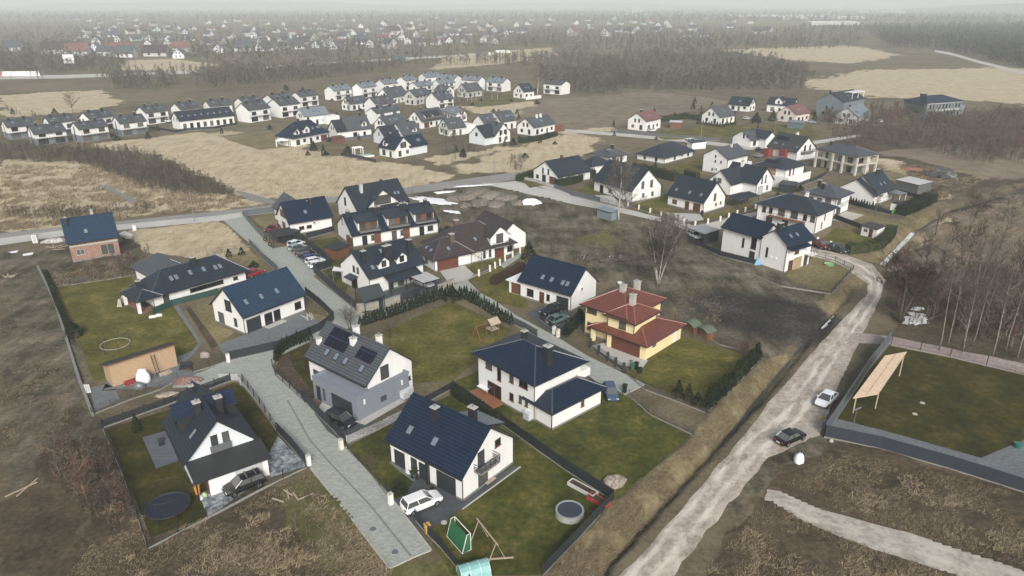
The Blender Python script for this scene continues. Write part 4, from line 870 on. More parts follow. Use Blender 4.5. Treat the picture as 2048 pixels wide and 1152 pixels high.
# --- yellow house
yq = [18.1, 105.9, 317, 9.1, 11.4, 5.3, 2.5]
h = HS('detached_house', 'yellow two storey house with red tiled hipped roofs on two levels', yq, 'hip', 'red', 'yellow'); h.frame = FRAME_B
h.w('f', -2.6, 3.9, 1.9, 1.3, 2); h.w('f', -2.6, 1.0, 1.6, 1.3)
g = h.at([18.9, 101.9, 317, 6.0, 7.3, 5.05, 1.75], 'hip'); hip_block(g.root, g.T, g.L, g.W, g.ze, g.hr, ROOF['red'], WALL['yellow'], .6)
g.w('f', .3, 3.3, 1.3, 1.4)
g = h.at([19.9, 102.6, 317, 11.2, 11.4, 2.55, 2.0], 'hip'); hip_block(g.root, g.T, g.L, g.W, g.ze, g.hr, ROOF['red'], WALL['yellow'], .6, walls=False)
g.box('garage_wing', WALL['yellow'], -1.7, 5.0, -5.1, 5.1, -.05, 2.5)
for x in (-4.9, -1.75): g.box('porch_pillar', WALL['yellow'], x - .3, x + .3, -5.2, -4.6, 0, 2.5)
b = MB(g.T); b.box(-1.2, 4.0, -5.16, -5.08, .06, 2.2); b.build('garage_door', DOOR_B, h.root)
b = MB(g.T); b.box(4.98, 5.04, 2.9, 3.8, .1, 2.2); b.build('door', WHITEP, h.root); b = MB(g.T); b.box(4.98, 5.04, -3.3, -2.3, 1.4, 2.0); b.build('window', GLASS, h.root)
h.c(.3, -.9, w=.9, d=.7, m=CONC); h.c(3.4, -2.7, w=.8, d=.8, m=CONC, top=8.2); h.c(.8, 2.4, w=.9, d=.7, m=CONC)
b = MB(h.T); b.lathe([(0, .0), (.3, .06), (.42, .2)], (-.6, -.5, 8.3), 12); b.tube([(-.6, -.5, 7.4), (-.6, -.5, 8.3)], .03); b.build('satellite_dish', WHITEP, h.root)
# --- house with the open gate garage
h = HS('detached_house', 'white gabled house with navy roof, four skylights and dark open garage beside the yellow house', Q['gate'], 'gable', 'navy')
for x in (-1.27, .71, 3.1, 4.1): h.k_('f', x, -3.0)
h.g('f', 3.8, 0, 2.3, 2.2); h.d('f', -.7, 0, .95, 2.05, DOOR_B); h.w('f', -3.3, .7, 1.5, 1.4); h.ac('r', -1.0, 3.2); h.w('f', .7, .9, .7, 1.2)
h.box('garden_room', WALL['white'], -8.6, -5.5, -3.6, .6, 0, 2.5); h.box('flat_canopy', WHITEP, -8.9, -5.4, -4.2, 1.0, 2.5, 2.68); h.box('garden_room_cladding', WALL['wood'], -8.0, -5.6, -3.66, -3.6, .1, 2.4)
# --- twin dormer house
h = HS('detached_house', 'white house with two small gabled front dormers and a green grey carport, in the middle', Q['twodormer'], 'gable', 'slate')
for u in (.14, -1.2): h.w('l', u, 3.5, .7, 1.2, 1)
h.d('l', .3, 0, 1.9, 2.2); h.lean([(-7.6, 1.6, 2.5), (-7.6, -1.2, 2.5), (-6.0, -1.2, 2.9), (-6.0, 1.6, 2.9)], name='porch_roof')
for x in (-2.3, 1.75): h.dg(x, 4.2, 2.3, 1.2, .85)
h.k_('f', -4.4, -3.6); h.k_('f', -.8, -1.2); h.c(-5.3, -2.2, w=.8, d=.7); h.c(-.4, -2.6, w=1.6, d=.8); h.c(4.75, -2.5, w=.8, d=.8)
h.lean([(-3.2, -7.3, 2.5), (4.2, -7.3, 2.5), (4.2, -5.2, 3.3), (-3.2, -5.2, 3.3)], name='porch_roof'); [h.box('porch_post', TRIM, x - .08, x + .08, -7.1, -6.94, 0, 2.5) for x in (-3, .5, 4)]
h.d('f', -1.5, 0, 1.0, 2.1, DOOR_D); h.w('f', .8, .3, 1.4, 1.9); h.w('f', 3.3, .9, 1.2, 1.2)
# --- left gable
h = HS('detached_house', 'white house with navy roof and brown gable beside the carport with spare wheels', Q['leftgable'], 'gable', 'navy')
h.w('f', -2.3, 1.0, 1.2, .8, 2, FRAME_B); h.w('f', -.5, 1.0, 1.2, .8, 2, FRAME_B); h.k_('f', -.6, -2.8); h.k_('f', .8, -.6, .5, .6); h.c(1.4, -1.3, w=.7); h.w('l', 0, .3, 2.2, 2.0); h.box('gable_cladding', WALL['wood'], -5.1, -5.04, -1.8, 1.8, 3.4, 5.2); h.ac('f', .8, 2.0)
gable_block(h.root, xf(h.q, [-54.6, 170.2, 124.7, 9, 7.0, 3.0, 3.2]), 9, 7, 3, 3.2, ROOF['grey'], WALL['white'], near=False)
# --- cross gable with the glazed triangle
h = HS('detached_house', 'large white house with slate roof and a big glazed cross gable, behind the terraced row', Q['crossgable'], 'gable', 'slate')
h.dg(-.2, 5.3, 9.0, .25, .84, (4.6, 2.2), ov=.6, frame=FRAME_B); h.k_('f', 4.6, -3.2); h.k_('f', 5.6, -3.2); h.c(-3.9, -1.6, w=.7, m=WALL['pale']); h.c(3.0, .5, w=.5, h=.6); h.w('l', 1.0, 3.4, 1.0, 2.0); h.w('l', -2.2, .9, .7, 1.2); h.w('f', 5.8, .9, 1.6, 1.3); h.auto('f')
h.bal('f', .4, 2.9, 6.0, 1.0)
# --- terraced row with wooden dormers
h = HS('terraced_house', 'terraced white row with three wood clad shed dormers and balconies', Q['shedrow'], 'gable', 'navy', cat='terraced house')
for x, w in ((-6.4, 4.7), (.6, 4.9), (7.2, 4.9)): h.ds(x, w, 4.5, .35, 5.45)
for x in (-9.6, -3.1, -2.5, 3.3, 4.0, 9.3): h.c(x, -.8, w=.8, d=.7)
h.w('l', 1.4, 3.6, .5, 1.6, 1); h.w('l', -2.5, 1.0, 1.2, 1.2); h.box('gable_cladding', WALL['wood'], -10.4, -10.32, -4.9, -.8, .1, 1.9)
for x in (-7.6, -.6, 6.2): h.d('f', x, 0, 1.1, 2.1); h.w('f', x + 2.2, .9, 1.4, 1.2)
for x in (-4.6, 2.4): h.box('entrance_cladding', WALL['wood'], x - .8, x + .8, -5.12, -5.06, .1, 2.4)
# --- brown roofed villa
bq = [-9.2, 144.2, 33.6, 17.0, 12.0, 2.8, 4.3]
h = HS('detached_house', 'cream villa with brown tiled roofs, wide brown garage door and arched balcony gable', bq, 'hip', 'brown', 'white'); h.frame = FRAME_D
h.dg(4.3, 5.5, 4.4, 2.0, .85, (1.6, 1.9), ov=.4); h.bal('f', 4.3, 2.75, 3.4, 1.2); h.d('f', 4.3, 0, 2.2, 2.2, DOOR_B); h.w('f', 7.0, .9, 1.4, 1.3, 2); h.w('f', 0.6, .5, .6, 1.7, 1); h.w('f', 2.0, .5, .6, 1.7, 1)
g = h.at([-13.9, 138.6, 33.6, 9.6, 8.2, 2.7, 3.0], 'hip'); hip_block(g.root, g.T, g.L, g.W, g.ze, g.hr, ROOF['brown'], WALL['white'], .6)
g.g('f', -1.2, 0, 4.6, 2.2, DOOR_B); g.w('l', 0, .9, 1.0, 1.1); g.c(1.2, -1.0, w=.9, d=.9, m=BRICKC, top=6.4); g.k_('f', -.4, -2.4); g.k_('l', -3.4, 1.2, .8, 1.2); g.k_('l', -3.4, -.8, .8, 1.2)
h.k_('f', -.6, -3.6); h.k_('f', 7.0, -3.2, .8, 1.1) if False else None; h.c(-2.5, .8, w=.9, d=.9, m=BRICKC)
g = h.at([-3.0, 152.5, 123.6, 12, 8.0, 2.9, 3.2]); gable_block(g.root, g.T, g.L, g.W, g.ze, g.hr, ROOF['brown'], WALL['white'], near=False)
# --- right hand estate
h = HS('detached_house', 'white house with brown garage door in its gable end at the village road corner', Q['r1'], 'gable', 'slate')
h.w('l', 1.2, 2.7, .7, 1.7, 1); h.w('l', -1.2, 2.7, .7, 1.7, 1); h.w('l', 3.7, .8, 1.2, 1.1); h.d('l', .7, 0, 1.5, 2.2); h.g('l', -3.1, 0, 2.5, 2.2, DOOR_B); h.w('f', -3, .9, 1.2, 1.2); h.w('f', 3, .9, 1.2, 1.2); h.c(.5, .8, m=BRICKC)
h = HS('detached_house', 'small white hipped house with a solar heater on its roof', Q['r2'], 'hip', 'grey', near=False); h.auto('fr'); h.c(0, -1); h.box('solar_heater', METAL, -3, -1, -2.3, -.9, 4.0, 4.5)
g = h.at([26.8, 226.5, 36, 8.5, 6.5, 2.4, 2.4], 'hip'); hip_block(g.root, g.T, g.L, g.W, g.ze, g.hr, ROOF['slate'], WALL['white'], .5, False)
h = HS('detached_house', 'white house with steep slate roof half hidden by the tall bare birch', Q['r4'], 'gable', 'slate'); h.k_('f', -1.5, -3.4, .8, 1.2); h.k_('f', 3.2, -3.4, .8, 1.2); h.w('r', -1.6, 3.4, 1.0, 2.0); h.w('r', 1.6, 3.4, 1.0, 2.0); h.w('r', -1.2, .9, .8, 1.2); h.w('r', 2.2, .9, .8, 1.2); h.d('f', -4.6, 0, 1.4, 2.2); h.w('f', -1, .9, 1.2, 1.2)
h = HS('bungalow', 'broad white bungalow with pyramid shaped grey roof behind the clipped yellow green hedge', Q['r5'], 'hip', 'slate'); [h.w('f', u, .6, 1.1, 1.3) for u in (-2.6, 6.0)]; [h.w('l', u, .5, 1.0, 1.5) for u in (2.4, -2.2)]; h.w('f', 2.0, 1.2, 1.0, .5)
h = HS('detached_house', 'tall white house with a plain gable wall and small square windows', Q['r6'], 'gable', 'grey')
for u, z in ((0, 5.2), (0, 3.6), (-2.1, 3.6), (.8, .9), (-2.4, .9)): h.w('l', u, z, .5, .75, 1)
h.c(1.5, -.7, w=.5, d=.5, h=.7, m=WHITEP); h.ac('l', -.9, 1.4); h.box('balcony_wall', WALL['white'], 5.6, 8.6, -4.4, -.2, .0, 2.6)
h = HS('detached_house', 'white house with three skylights and brown garage door behind pale fence pillars', Q['r7'], 'gable', 'slate'); h.frame = FRAME_B
for x in (-3.93, .28, 3.83): h.k_('f', x, -3.6)
h.w('r', 0, 2.6, 1.0, 1.95, 1); h.w('r', .8, 1.1, .7, .75, 1); h.w('r', 2.9, 1.2, .6, .75, 1); h.w('f', -3.4, .8, 1.5, 1.1); h.d('f', .6, 0, 1.2, 2.1, DOOR_B); h.g('f', 3.6, 0, 1.9, 2.1, DOOR_B); h.c(4.6, .6, w=.6)
h = HS('detached_house', 'white house with crossing slate gables behind a low dark hipped carport', [67.8, 200.8, 310, 11.5, 9.0, 3.4, 4.0], 'gable', 'slate')
g = h.at([62.0, 199.5, 220, 9.6, 8.0, 3.3, 3.5]); gable_block(g.root, g.T, g.L, g.W, g.ze, g.hr, ROOF['slate'], WALL['white']); g.w('r', -.3, 3.1, 1.3, 1.3); h.w('r', .2, 3.1, .6, 2.2, 1); h.w('r', -1.6, 3.1, .6, 2.0, 1); h.w('r', 1.5, .9, .8, 1.3); h.g('r', -2, 0, 1.9, 2.2, WALL['pale']); h.c(-2, -.6, w=.8, m=WHITEP)
# big white house at right
h = HS('detached_house', 'large white house of two joined gables beside the dirt road bend', Q['r9b'], 'gable', 'navy')
g = h.at([50.6, 143.6, 304.3, 10.5, 7.2, 5.7, 2.5]); gable_block(g.root, g.T, g.L, g.W, g.ze, g.hr, ROOF['navy'], WALL['white'])
h.k_('f', -1.6, -1.9); h.k_('f', .4, -1.9); h.c(-3.0, -.1, w=1.2, d=.7); h.w('f', -.6, 3.4, 1.4, 1.5, 2, FRAME_B); h.d('f', -2.1, 0, 1.3, 2.2, DOOR_B); h.box('stone_cladding', mat('sandstone', (.36, .28, .17), .9, .3, 4), -1.2, 1.4, -3.16, -3.08, .05, 2.6); h.w('f', 2.8, .2, 1.2, 2.2); h.bal('f', 3.1, 3.0, 2.2, 1.6, WHITEP, rails=False)
h.lean([(-4.2, -4.4, 5.0), (2.3, -4.4, 5.0), (2.3, -3.1, 5.5), (-4.2, -3.1, 5.5)], name='canopy')
g.w('f', .6, 2.6, .55, 2.0, 1); g.w('f', 3.2, 2.9, 1.3, 2.4, 1); g.d('f', 3.1, 0, 1.2, 2.2, DOOR_D); h.w('l', 1.3, 2.2, .5, 2.0, 1)
for u in (.2, -.9): b = MB(); gr, _ = h.fr('l'); b.lathe([(0, .12), (.24, .12), (.24, 0)], (0, 0, 0), 12); b.v = [tuple(gr(u + p[0], 2.5 + p[1], p[2])) for p in b.v]; b.build('wall_vent', WHITEP, h.root)
h = HS('detached_house', 'long white hipped house with wooden balcony, behind the two joined gables', Q['r10'], 'hip', 'slate'); [h.w('f', u, 2.9, w, hh) for u, w, hh in ((-5.6, 1.0, 1.5), (-3.9, .9, 1.5), (-1.2, 1.7, 2.1), (2.0, 1.7, 2.1), (4.6, .9, 1.5), (6.4, 1.1, 1.5))]; h.bal('f', .4, 2.6, 9.0, 1.4, mat('teak', (.20, .09, .05), .7, .3, 3), rails=False); h.w('r', 0, 2.6, .5, 1.5, 1); h.w('r', -1.2, .8, .5, 1.5, 1); h.k_('r', 5.2, 1.4, .6, .9); [h.w('f', u, .5, 1.6, 1.7) for u in (-4, 0, 4)]; h.c(2, .7, w=.6, m=WHITEP)
h = HS('detached_house', 'white cube shaped villa with pale hipped roof, single black chimney and corner windows', Q['r11'], 'hip', 'grey'); h.c(-.5, -2.0, w=.7); h.c(-2.6, .6, w=.7); [h.w('f', u, 3.3, 1.3, .8) for u in (-2.2, 0)]; h.w('f', 2.2, 2.8, 1.5, 1.6); h.w('r', -2.2, 2.9, 2.2, 1.8, 2); h.w('r', -1.8, .2, 2.6, 2.2, 2); h.bal('r', -1.4, 2.7, 4.4, 1.2, WHITEP, rails=False)
h = HS('detached_house', 'white house with dark stepped gable roof beside the grey metal garage', Q['r12'], 'gable', 'slate'); h.k_('f', -.5, -3.0); h.k_('f', 1.6, -3.0); h.c(1.8, -.6, w=1.0); h.w('l', 1.2, 3.2, 1.3, 1.3); h.ac('l', -.6, 3.0); h.w('l', 2.6, 1.2, 1.4, .5)
g = h.at([93.2, 187.4, 38.7, 3.2, 11.2, 2.9, 3.7]); gable_block(g.root, g.T, g.L, g.W, g.ze, g.hr, ROOF['slate'], WALL['white'], near=False)
h.lean([(1.0, -8.0, 2.6), (5.0, -8.0, 2.6), (5.0, -4.6, 2.8), (1.0, -4.6, 2.8)], ROOF['pale'], .1, 'terrace_canopy'); [h.box('canopy_post', WHITEP, x - .06, x + .06, -7.9, -7.78, 0, 2.6) for x in (1.2, 4.8)]
h = HS('detached_house', 'big beige unfinished villa of two storeys with hipped grey roof and deep concrete balconies', Q['r13'], 'hip', 'grey', 'beige', ov=1.6)
for z in (3.0, 5.55): h.box('balcony_slab', WALL['beige'], -7.7, 7.7, -4.95, 4.95, z, z + .35)
for x, y in ((-7.5, -4.8), (-1.2, -4.9), (2.6, -4.9), (7.5, -4.8), (7.5, 4.8), (7.55, 0)): h.box('pillar', WALL['beige'], x - .3, x + .3, y - .3, y + .3, 0, 5.6)
for z in (.3, 3.4): [h.w('f', u, z, w, 2.0) for u, w in ((-4.5, .9), (-2.2, 1.0), (.6, 1.5), (4.2, 1.8))]; h.w('r', -1.2, z, 2.2, 2.0)
h.c(-5, -1.5, w=.7)
h = HS('detached_house', 'white house with pyramid roof above a large white roof terrace', Q['r14'], 'hip', 'slate'); h.frame = FRAME_B
h.box('ground_floor', WALL['white'], -5.6, 7.4, -8.2, 4.5, -.05, 2.5); b = MB(); [b.box(*a) for a in ((-5.6, 7.4, -8.2, -8.0, 2.5, 3.3), (7.2, 7.4, -8.0, 4.5, 2.5, 3.5), (-5.6, -5.4, -8.0, -5.2, 2.5, 3.3))]; b.build('terrace_parapet', WALL['white'], h.root)
h.box('wood_facade', mat('larch', (.33, .20, .11), .7, .3, 3), -4.2, 1.6, -5.36, -5.29, 2.6, 4.9); h.w('f', -1, 2.7, 1.3, 2.0); h.w('r', -2.6, 2.7, 1.0, 2.0); h.w('r', -.6, 2.7, .7, 2.0); h.pv('f', -1.4, -3.2, 4, 1); h.k_('f', 2.2, -2.8) if False else None
h = HS('detached_house', 'white house with mossy green slate roof, solar panels and red front porch', Q['r15'], 'gable', 'moss'); h.trim = WHITEP; [h.k_('f', x, -3.8) for x in (-4.4, -3.5, -.8, 5.0)]; h.pv('f', -2.6, -1.8, 5, 1); h.w('r', -1.0, 3.2, 1.0, 1.9); h.w('r', 1.6, 3.2, 1.0, 1.9); h.box('red_porch', mat('red_render', (.22, .035, .03), .8, .15), -6.2, -3.6, -7.4, -5.0, 0, 2.6); h.box('red_bay', mat('red_render', (.22, .035, .03)), .2, 2.6, -6.4, -5.0, 0, 3.4); h.bal('r', 0, 2.9, 6, 1.4); h.c(1, .6, m=WHITEP)
h = HS('detached_house', 'white house with grey roof and side shed dormer above the grey parked car', Q['r16'], 'gable', 'grey', near=False); h.w('l', -.8, 2.7, .6, 1.6); h.w('l', -2.6, 3.2, .8, .8); h.auto('f')
gable_block(h.root, xf(h.q, [94.5, 271.2, 121.6, 10, 6.5, 3.2, 2.4]), 10, 6.5, 3.2, 2.4, ROOF['slate'], WALL['white'], near=False)
def far(name, label, key, typ='gable', roof='grey', wall='white', faces='fl', cat='house', ch=1, sky=2, q=None, **kw):  # default grey, not slate: sky reflection put into the roof colour
    h = HS(name, label, q or Q[key], typ, roof, wall, near=False, cat=cat, **kw); h.auto(faces)
    k = random.Random(len(label))
    for i in range(ch): h.c(k.uniform(-.3, .3) * h.L, k.uniform(-.1, .25) * h.W, w=.7)
    for i in range(sky): h.k_('f', (i - (sky - 1) / 2) * 1.6 + k.uniform(-1, 1), -h.W * .25)
    return h
far('detached_house', 'white house with dark grey roof and four gable windows by the far meadow', 'r17', roof='grey')
far('detached_house', 'white house with faded red roof and red chimneys, alone by the brown weedy field', 'r18', roof='pink', faces='fl', ch=2)
far('detached_house', 'white house with a grid of panels on its dark roof, by dark conifers', 'r19', roof='slate', faces='fr').pv('f', 3, -2, 4, 1)
h = far('detached_house', 'pinkish white house with pale red roof, just left of the big grey building', 'r20', roof='pink', wall='pinkish', faces='fl')
h = far('apartment_building', 'tall dark grey gabled building with pergola on its roof', 'r21', roof='slate', wall='darkgrey', faces='l', cat='building', q=[158, 350, 41, 22, 14, 7.6, 3.6]); b = MB(); [b.box(-2 + i * 2.6, -.8 + i * 2.6, -6, -2, 11, 11.15) for i in range(5)]; b.box(-2, 10, -6, -5.8, 10.7, 10.99); b.box(-2, 10, -2.2, -2, 10.7, 10.99); [b.box(x, x + .2, -6, -5.8, 7, 10.7) for x in (-2, 4, 10)]; b.build('pergola', WHITEP, h.root)
h = far('detached_house', 'white house with long dark roof and central dormer behind the pinkish house', 'r22', roof='slate'); h.dg(-1, 3.4, 3.4, 1.6, .9)
far('house_under_construction', 'pale unrendered house with boarded brown gable windows, right of the pinkish house', 'r23', roof='pale', wall='pale', faces='l')
h = HS('office_building', 'blue grey office block with hipped roof, rows of narrow windows and one glass corner', [200, 346, 22, 24, 14, 7.4, 2.4], 'hip', 'navy', 'darkgrey', near=False, cat='office'); [h.w('f', -9 + i * 2.1, z, .9, 1.9) for i in range(10) for z in (1.0, 4.4)]; h.w('l', 0, 1.2, 9.5, 5.2, 5); h.c(-6, 1, w=2.4, d=1.6, top=10.6); h.box('annex', WALL['darkgrey'], 11.6, 17, -4, 4, 0, 5); h.box('cornice', WALL['pale'], -11.6, 11.6, -6.6, -6.3, 6.7, 7.1)
b = MB(); [b.plate if 0 else h.plate(b, 'f', -9 + i * 2.1, 3.2, 1.3, .9, 0, .06) for i in range(10)]; b.build('spandrel', WALL['pale'], h.root)
# --- new duplexes in rows, upper left
def duplex(key, label, low='grey', group=None, q=None, fins=True):
    q = q or Q[key]; q = [q[0], q[1], q[2], q[3] + .2, q[4], q[5], q[6]]
    h = HS('duplex_house', label, q, 'gable', 'pale' if low == 'pale' else 'grey', 'white', near=False, cat='duplex', group=group)  # lighter than slate: sky reflection painted into the far roof colour
    gx = h.L / 4
    if low == 'grey':
        b = MB(); b.box(-h.L / 2 + .38, h.L / 2 - .38, -h.W / 2 + .48, h.W / 2 - .48, -.1, 2.55); b.build('ground_storey', WALL['darkgrey'], h.root)
    for e in (-1, 1):
        h.w('f', e * gx, 3.0, 2.2, 1.5); h.w('f', e * gx, .25, 3.2, 2.0); h.k_('f', e * gx + .4, -h.W * .2, .8, 1.0); h.c(e * gx - .4, -.5, w=.7)
    h.bal('f', 0, 2.75, h.L - 1.2, 1.1, WALL['pale'], rails=False)
    if low == 'grey': b = MB(); h.plate(b, 'l', .8, .2, .8, 5.4, -.05, .04); b.build('stair_window', GLASS, h.root)
    if fins: b = MB(); b.slab([(-.12, -h.W / 2, h.ze + .14), (.12, -h.W / 2, h.ze + .14), (.12, 0, h.ze + h.hr + .14), (-.12, 0, h.ze + h.hr + .14)], .2); b.build('party_wall', TRIM, h.root)
    return h
dl = dict(A1='at the left edge of the photo', A2='second from the left in the front row', A3='third from the left in the front row', A4='at the front row right end, beside the parking bay', B1='leftmost of the two standing behind the front row', B2='rightmost of the two standing behind the front row')
for k, t in dl.items(): duplex(k, 'white duplex with grey ground floor, ' + t)
for k, t in dict(D1='behind the parked white car', D2='directly behind the left half of the long terrace', D3='directly behind the right half of the long terrace', F1a='hidden behind the plain white gable', F1b='with plain gable, right of the long terrace', F2='with two dark chimneys in the middle of its row', F2b='rising behind two dark chimneys', F3='with open terrace, right end of its row').items():
    h = duplex(k, 'white duplex ' + t, 'white'); 
    if k.startswith('D'): h.frame = FRAME_B
h = HS('terraced_house', 'long low white terrace of four homes with eight small skylights', Q['E'], 'gable', 'slate', near=False, cat='terraced house'); [h.k_('f', -10 + i * 2.8, -2.6, .8, 1.0) for i in range(8)]; [(h.w('f', -10 + i * 2.9, .3, 1.3, 2.0)) for i in range(8)]; h.w('l', 1.5, 3.2, .6, 1.4); h.w('l', -1.5, 3.2, .6, 1.4)
for x in (-5.5, 0, 5.5): b = MB(); b.slab([(x - .1, -h.W / 2, h.ze + .1), (x + .1, -h.W / 2, h.ze + .1), (x + .1, 0, h.ze + h.hr + .1), (x - .1, 0, h.ze + h.hr + .1)], .15); b.build('party_wall', TRIM, h.root)
h = far('detached_house', 'white house with pale grey roof and flat roofed annex, behind the dark many-dormered villa', 'H1', roof='pale', sky=4); h.box('annex', WALL['white'], 3.0, 9.5, -7.0, -1, 0, 3.4)
for k, t in dict(G1='nearest, at the left end of its row', G2='second from the left, behind a house with two dormers', G3='third from the left', G4='fourth from the left', G5='at the top of the row', G8='gable turned right, beside the topmost', G9='greyish, second from its right end', G10='gable turned right, at its right end').items():
    duplex(k, 'pale roofed duplex in the far row, ' + t, 'pale')
for k, t in dict(G6='in front of the fourth one of the far row', G7='in front of the topmost of the far row').items(): duplex(k, 'low semi-detached house with pale roof, ' + t, 'pale')
duplex('C12', 'white duplex standing alone at the edge of the wood, right of the estate', 'white')
h = far('detached_house', 'dark roofed house with two round headed dormers, in front of the far row', 'M1', wall='white'); h.dg(-2, 3.4, 3, 1.4, .8); h.dg(3, 3.4, 3, 1.4, .8)
far('detached_house', 'white house with plain slate roof and a bare tree before its gable', 'M2')
duplex('M3', 'white semi-detached house with plain gable and slit window, mid estate', 'white')
duplex('M4', 'white semi-detached house with dark verge, before the one with plain slit gable', 'white')
far('detached_house', 'house with very large plain slate roof, in the middle of the estate', 'M5', sky=1)
far('detached_house', 'greyish gabled house with one tall gable window, partly behind bare trees', 'M6', wall='pale')
duplex('M7', 'beige semi-detached house with slit window behind a leafless tree', 'white')
far('detached_house', 'dark cross roofed house peeping out behind the beige semi-detached one', 'M8', faces='fr')
far('detached_house', 'dark brownish house half hidden by a row of thin bare trunks', 'M9', roof='grey', wall='pale')
far('detached_house', 'small white house with glass gable front and white terrace wall, beside the wood', 'C13', roof='slate').box('garden_wall', WALL['white'], -7, 5, -9.2, -9, 0, 1.7)
h = HS('detached_house', 'villa with black hipped roof, small dormers all round and a brown garage door', [-81, 277, 57, 18.5, 10.5, 3.2, 5.0], 'hip', 'navy', near=False); h.auto('fl'); h.dg(-1.5, 4.2, 3, 1.5, .9); h.dg(-6.2, 4.2, 2.4, 1.2, .9); h.k_('f', 2.6, -3); h.k_('f', 5, -3); h.k_('f', 5.9, -3); h.c(-1, .5); h.c(4, .5); h.g('f', 6.5, 0, 2.8, 2.2, DOOR_B)
h = far('detached_house', 'white house with wide slate roof, one gabled dormer and a dark carport', 'C2', sky=0); h.dg(2.4, 4.0, 2.2, 1.2, .9); gable_block(h.root, IDT, 2, 2, 1, 1, ROOF['slate'], WALL['white'], near=False) if False else None
g = h.at([-69.5, 287.0, 38.2, 5.5, 9.2, 3.0, 4.1]); gable_block(g.root, g.T, g.L, g.W, g.ze, g.hr, ROOF['slate'], WALL['white'], near=False); g.w('l', .8, 3.3, .5, 1.3); g.w('l', -.8, 3.3, .5, 1.3)
far('detached_house', 'white house with slate roof, three skylights and two gable windows, behind the stepped slate roof', 'C4', sky=3)
h = far('detached_house', 'house with a stepped dark slate roof behind the house with the garden pool', 'C5', sky=1); h.dg(1.5, 4.2, 2.0, 1.0, .9); g = h.at([-48.2, 276.6, 40.5, 8.0, 9.6, 2.9, 3.6]); gable_block(g.root, g.T, g.L, g.W, g.ze, g.hr, ROOF['slate'], WALL['cool'], near=False); g.w('l', 0, 3.0, .7, 1.2)
h = far('detached_house', 'white house with crossing navy gables and a large gable window, behind a small garden pool', 'C6', roof='navy', faces='fr', sky=0); h.dg(-1.4, 3.6, 2.0, 1.3, .9); h.w('r', .2, 3.1, 2.0, 2.0); g = h.at([-36.0, 256.2, 48.8, 9.0, 8.0, 3.0, 3.2]); gable_block(g.root, g.T, g.L, g.W, g.ze, g.hr, ROOF['navy'], WALL['cool'], near=False); g.k_('f', .8, -2); g.k_('f', 1.7, -2)
h = far('detached_house', 'white house with two broad shed dormers in its slate roof and a brown garage', 'C7', sky=0); h.ds(-2.5, 3.6, 3.4, .8, 5.2); h.ds(2.6, 4.2, 3.4, .8, 5.2); h.g('f', -4.4, 0, 2.6, 2.2, DOOR_B)
far('detached_house', 'house with light blue grey roof and a white chimney at its gable end', 'C8', roof='pale', faces='fr')
h = far('detached_house', 'white house with dark roof and flat white extension, its front hidden by a bare bush', 'C9'); h.box('annex', WALL['white'], 4.2, 10, -3, 3, 0, 3.4)
h = far('detached_house', 'white house with five skylights in its slate roof and a lower left wing', 'C10', roof='grey', sky=4); g = h.at([-11.6, 306.6, 42.9, 7.5, 8.4, 3.2, 3.4]); gable_block(g.root, g.T, g.L, g.W, g.ze, g.hr, ROOF['grey'], WALL['white'], near=False); g.k_('f', 0, -2)
h = far('detached_house', 'white house with two gables facing the fields, one tall with three windows and one low', 'C11', faces='r', sky=0); h.w('r', -1.6, 2.8, .9, 2.0); h.w('r', 1.6, 2.8, .9, 2.0); g = h.at([-11.0, 275.5, 48.5, 8.0, 9.4, 2.9, 4.0]); gable_block(g.root, g.T, g.L, g.W, g.ze, g.hr, ROOF['slate'], WALL['cool'], near=False); g.w('l', .2, 3.0, 1.2, 1.3)
h = far('detached_house', 'white house with white chimneys and twin skylights at the estate right end', 'C14', ch=0); h.c(-.6, -.6, m=WHITEP); h.c(2.0, -.6, m=WHITEP); h.box('timber_shed', WALL['wood'], 7, 10.5, -6.5, -3.5, 0, 2.3)
for key in (): pass
# ---------------------------------------------------------------- fences and walls
BASEC = flat('fence_base', (.24, .235, .22), .9, 0, .25); FG = flat('fence_anthracite', (.022, .026, .032), .55); FGR = flat('fence_grey', (.10, .115, .13), .55); FGN = flat('fence_green_mesh', (.02, .07, .055), .7)
WIRE = flat('wire_grey', (.12, .13, .13), .5, .5); GAB = cover('gabion_stone', [(.35, (.08, .08, .085)), (.47, (.24, .24, .25)), (.6, (.50, .50, .50)), (.7, (.65, .65, .65))], 5.0)
STONE = tiled('stone_wall', (.33, .31, .27), .5, .22, rough=.9, line=.35, ju=.37, var=.3, mode='grid'); FWOOD = flat('fence_wood', (.20, .10, .06), .8, 0, .3)
def resample(pl, step):
    out = [pl[0]]
    for a, b in zip(pl[:-1], pl[1:]):
        n = max(1, round(math.hypot(b[0] - a[0], b[1] - a[1]) / step)); out += [(a[0] + (b[0] - a[0]) * i / n, a[1] + (b[1] - a[1]) * i / n) for i in range(1, n + 1)]
    return out
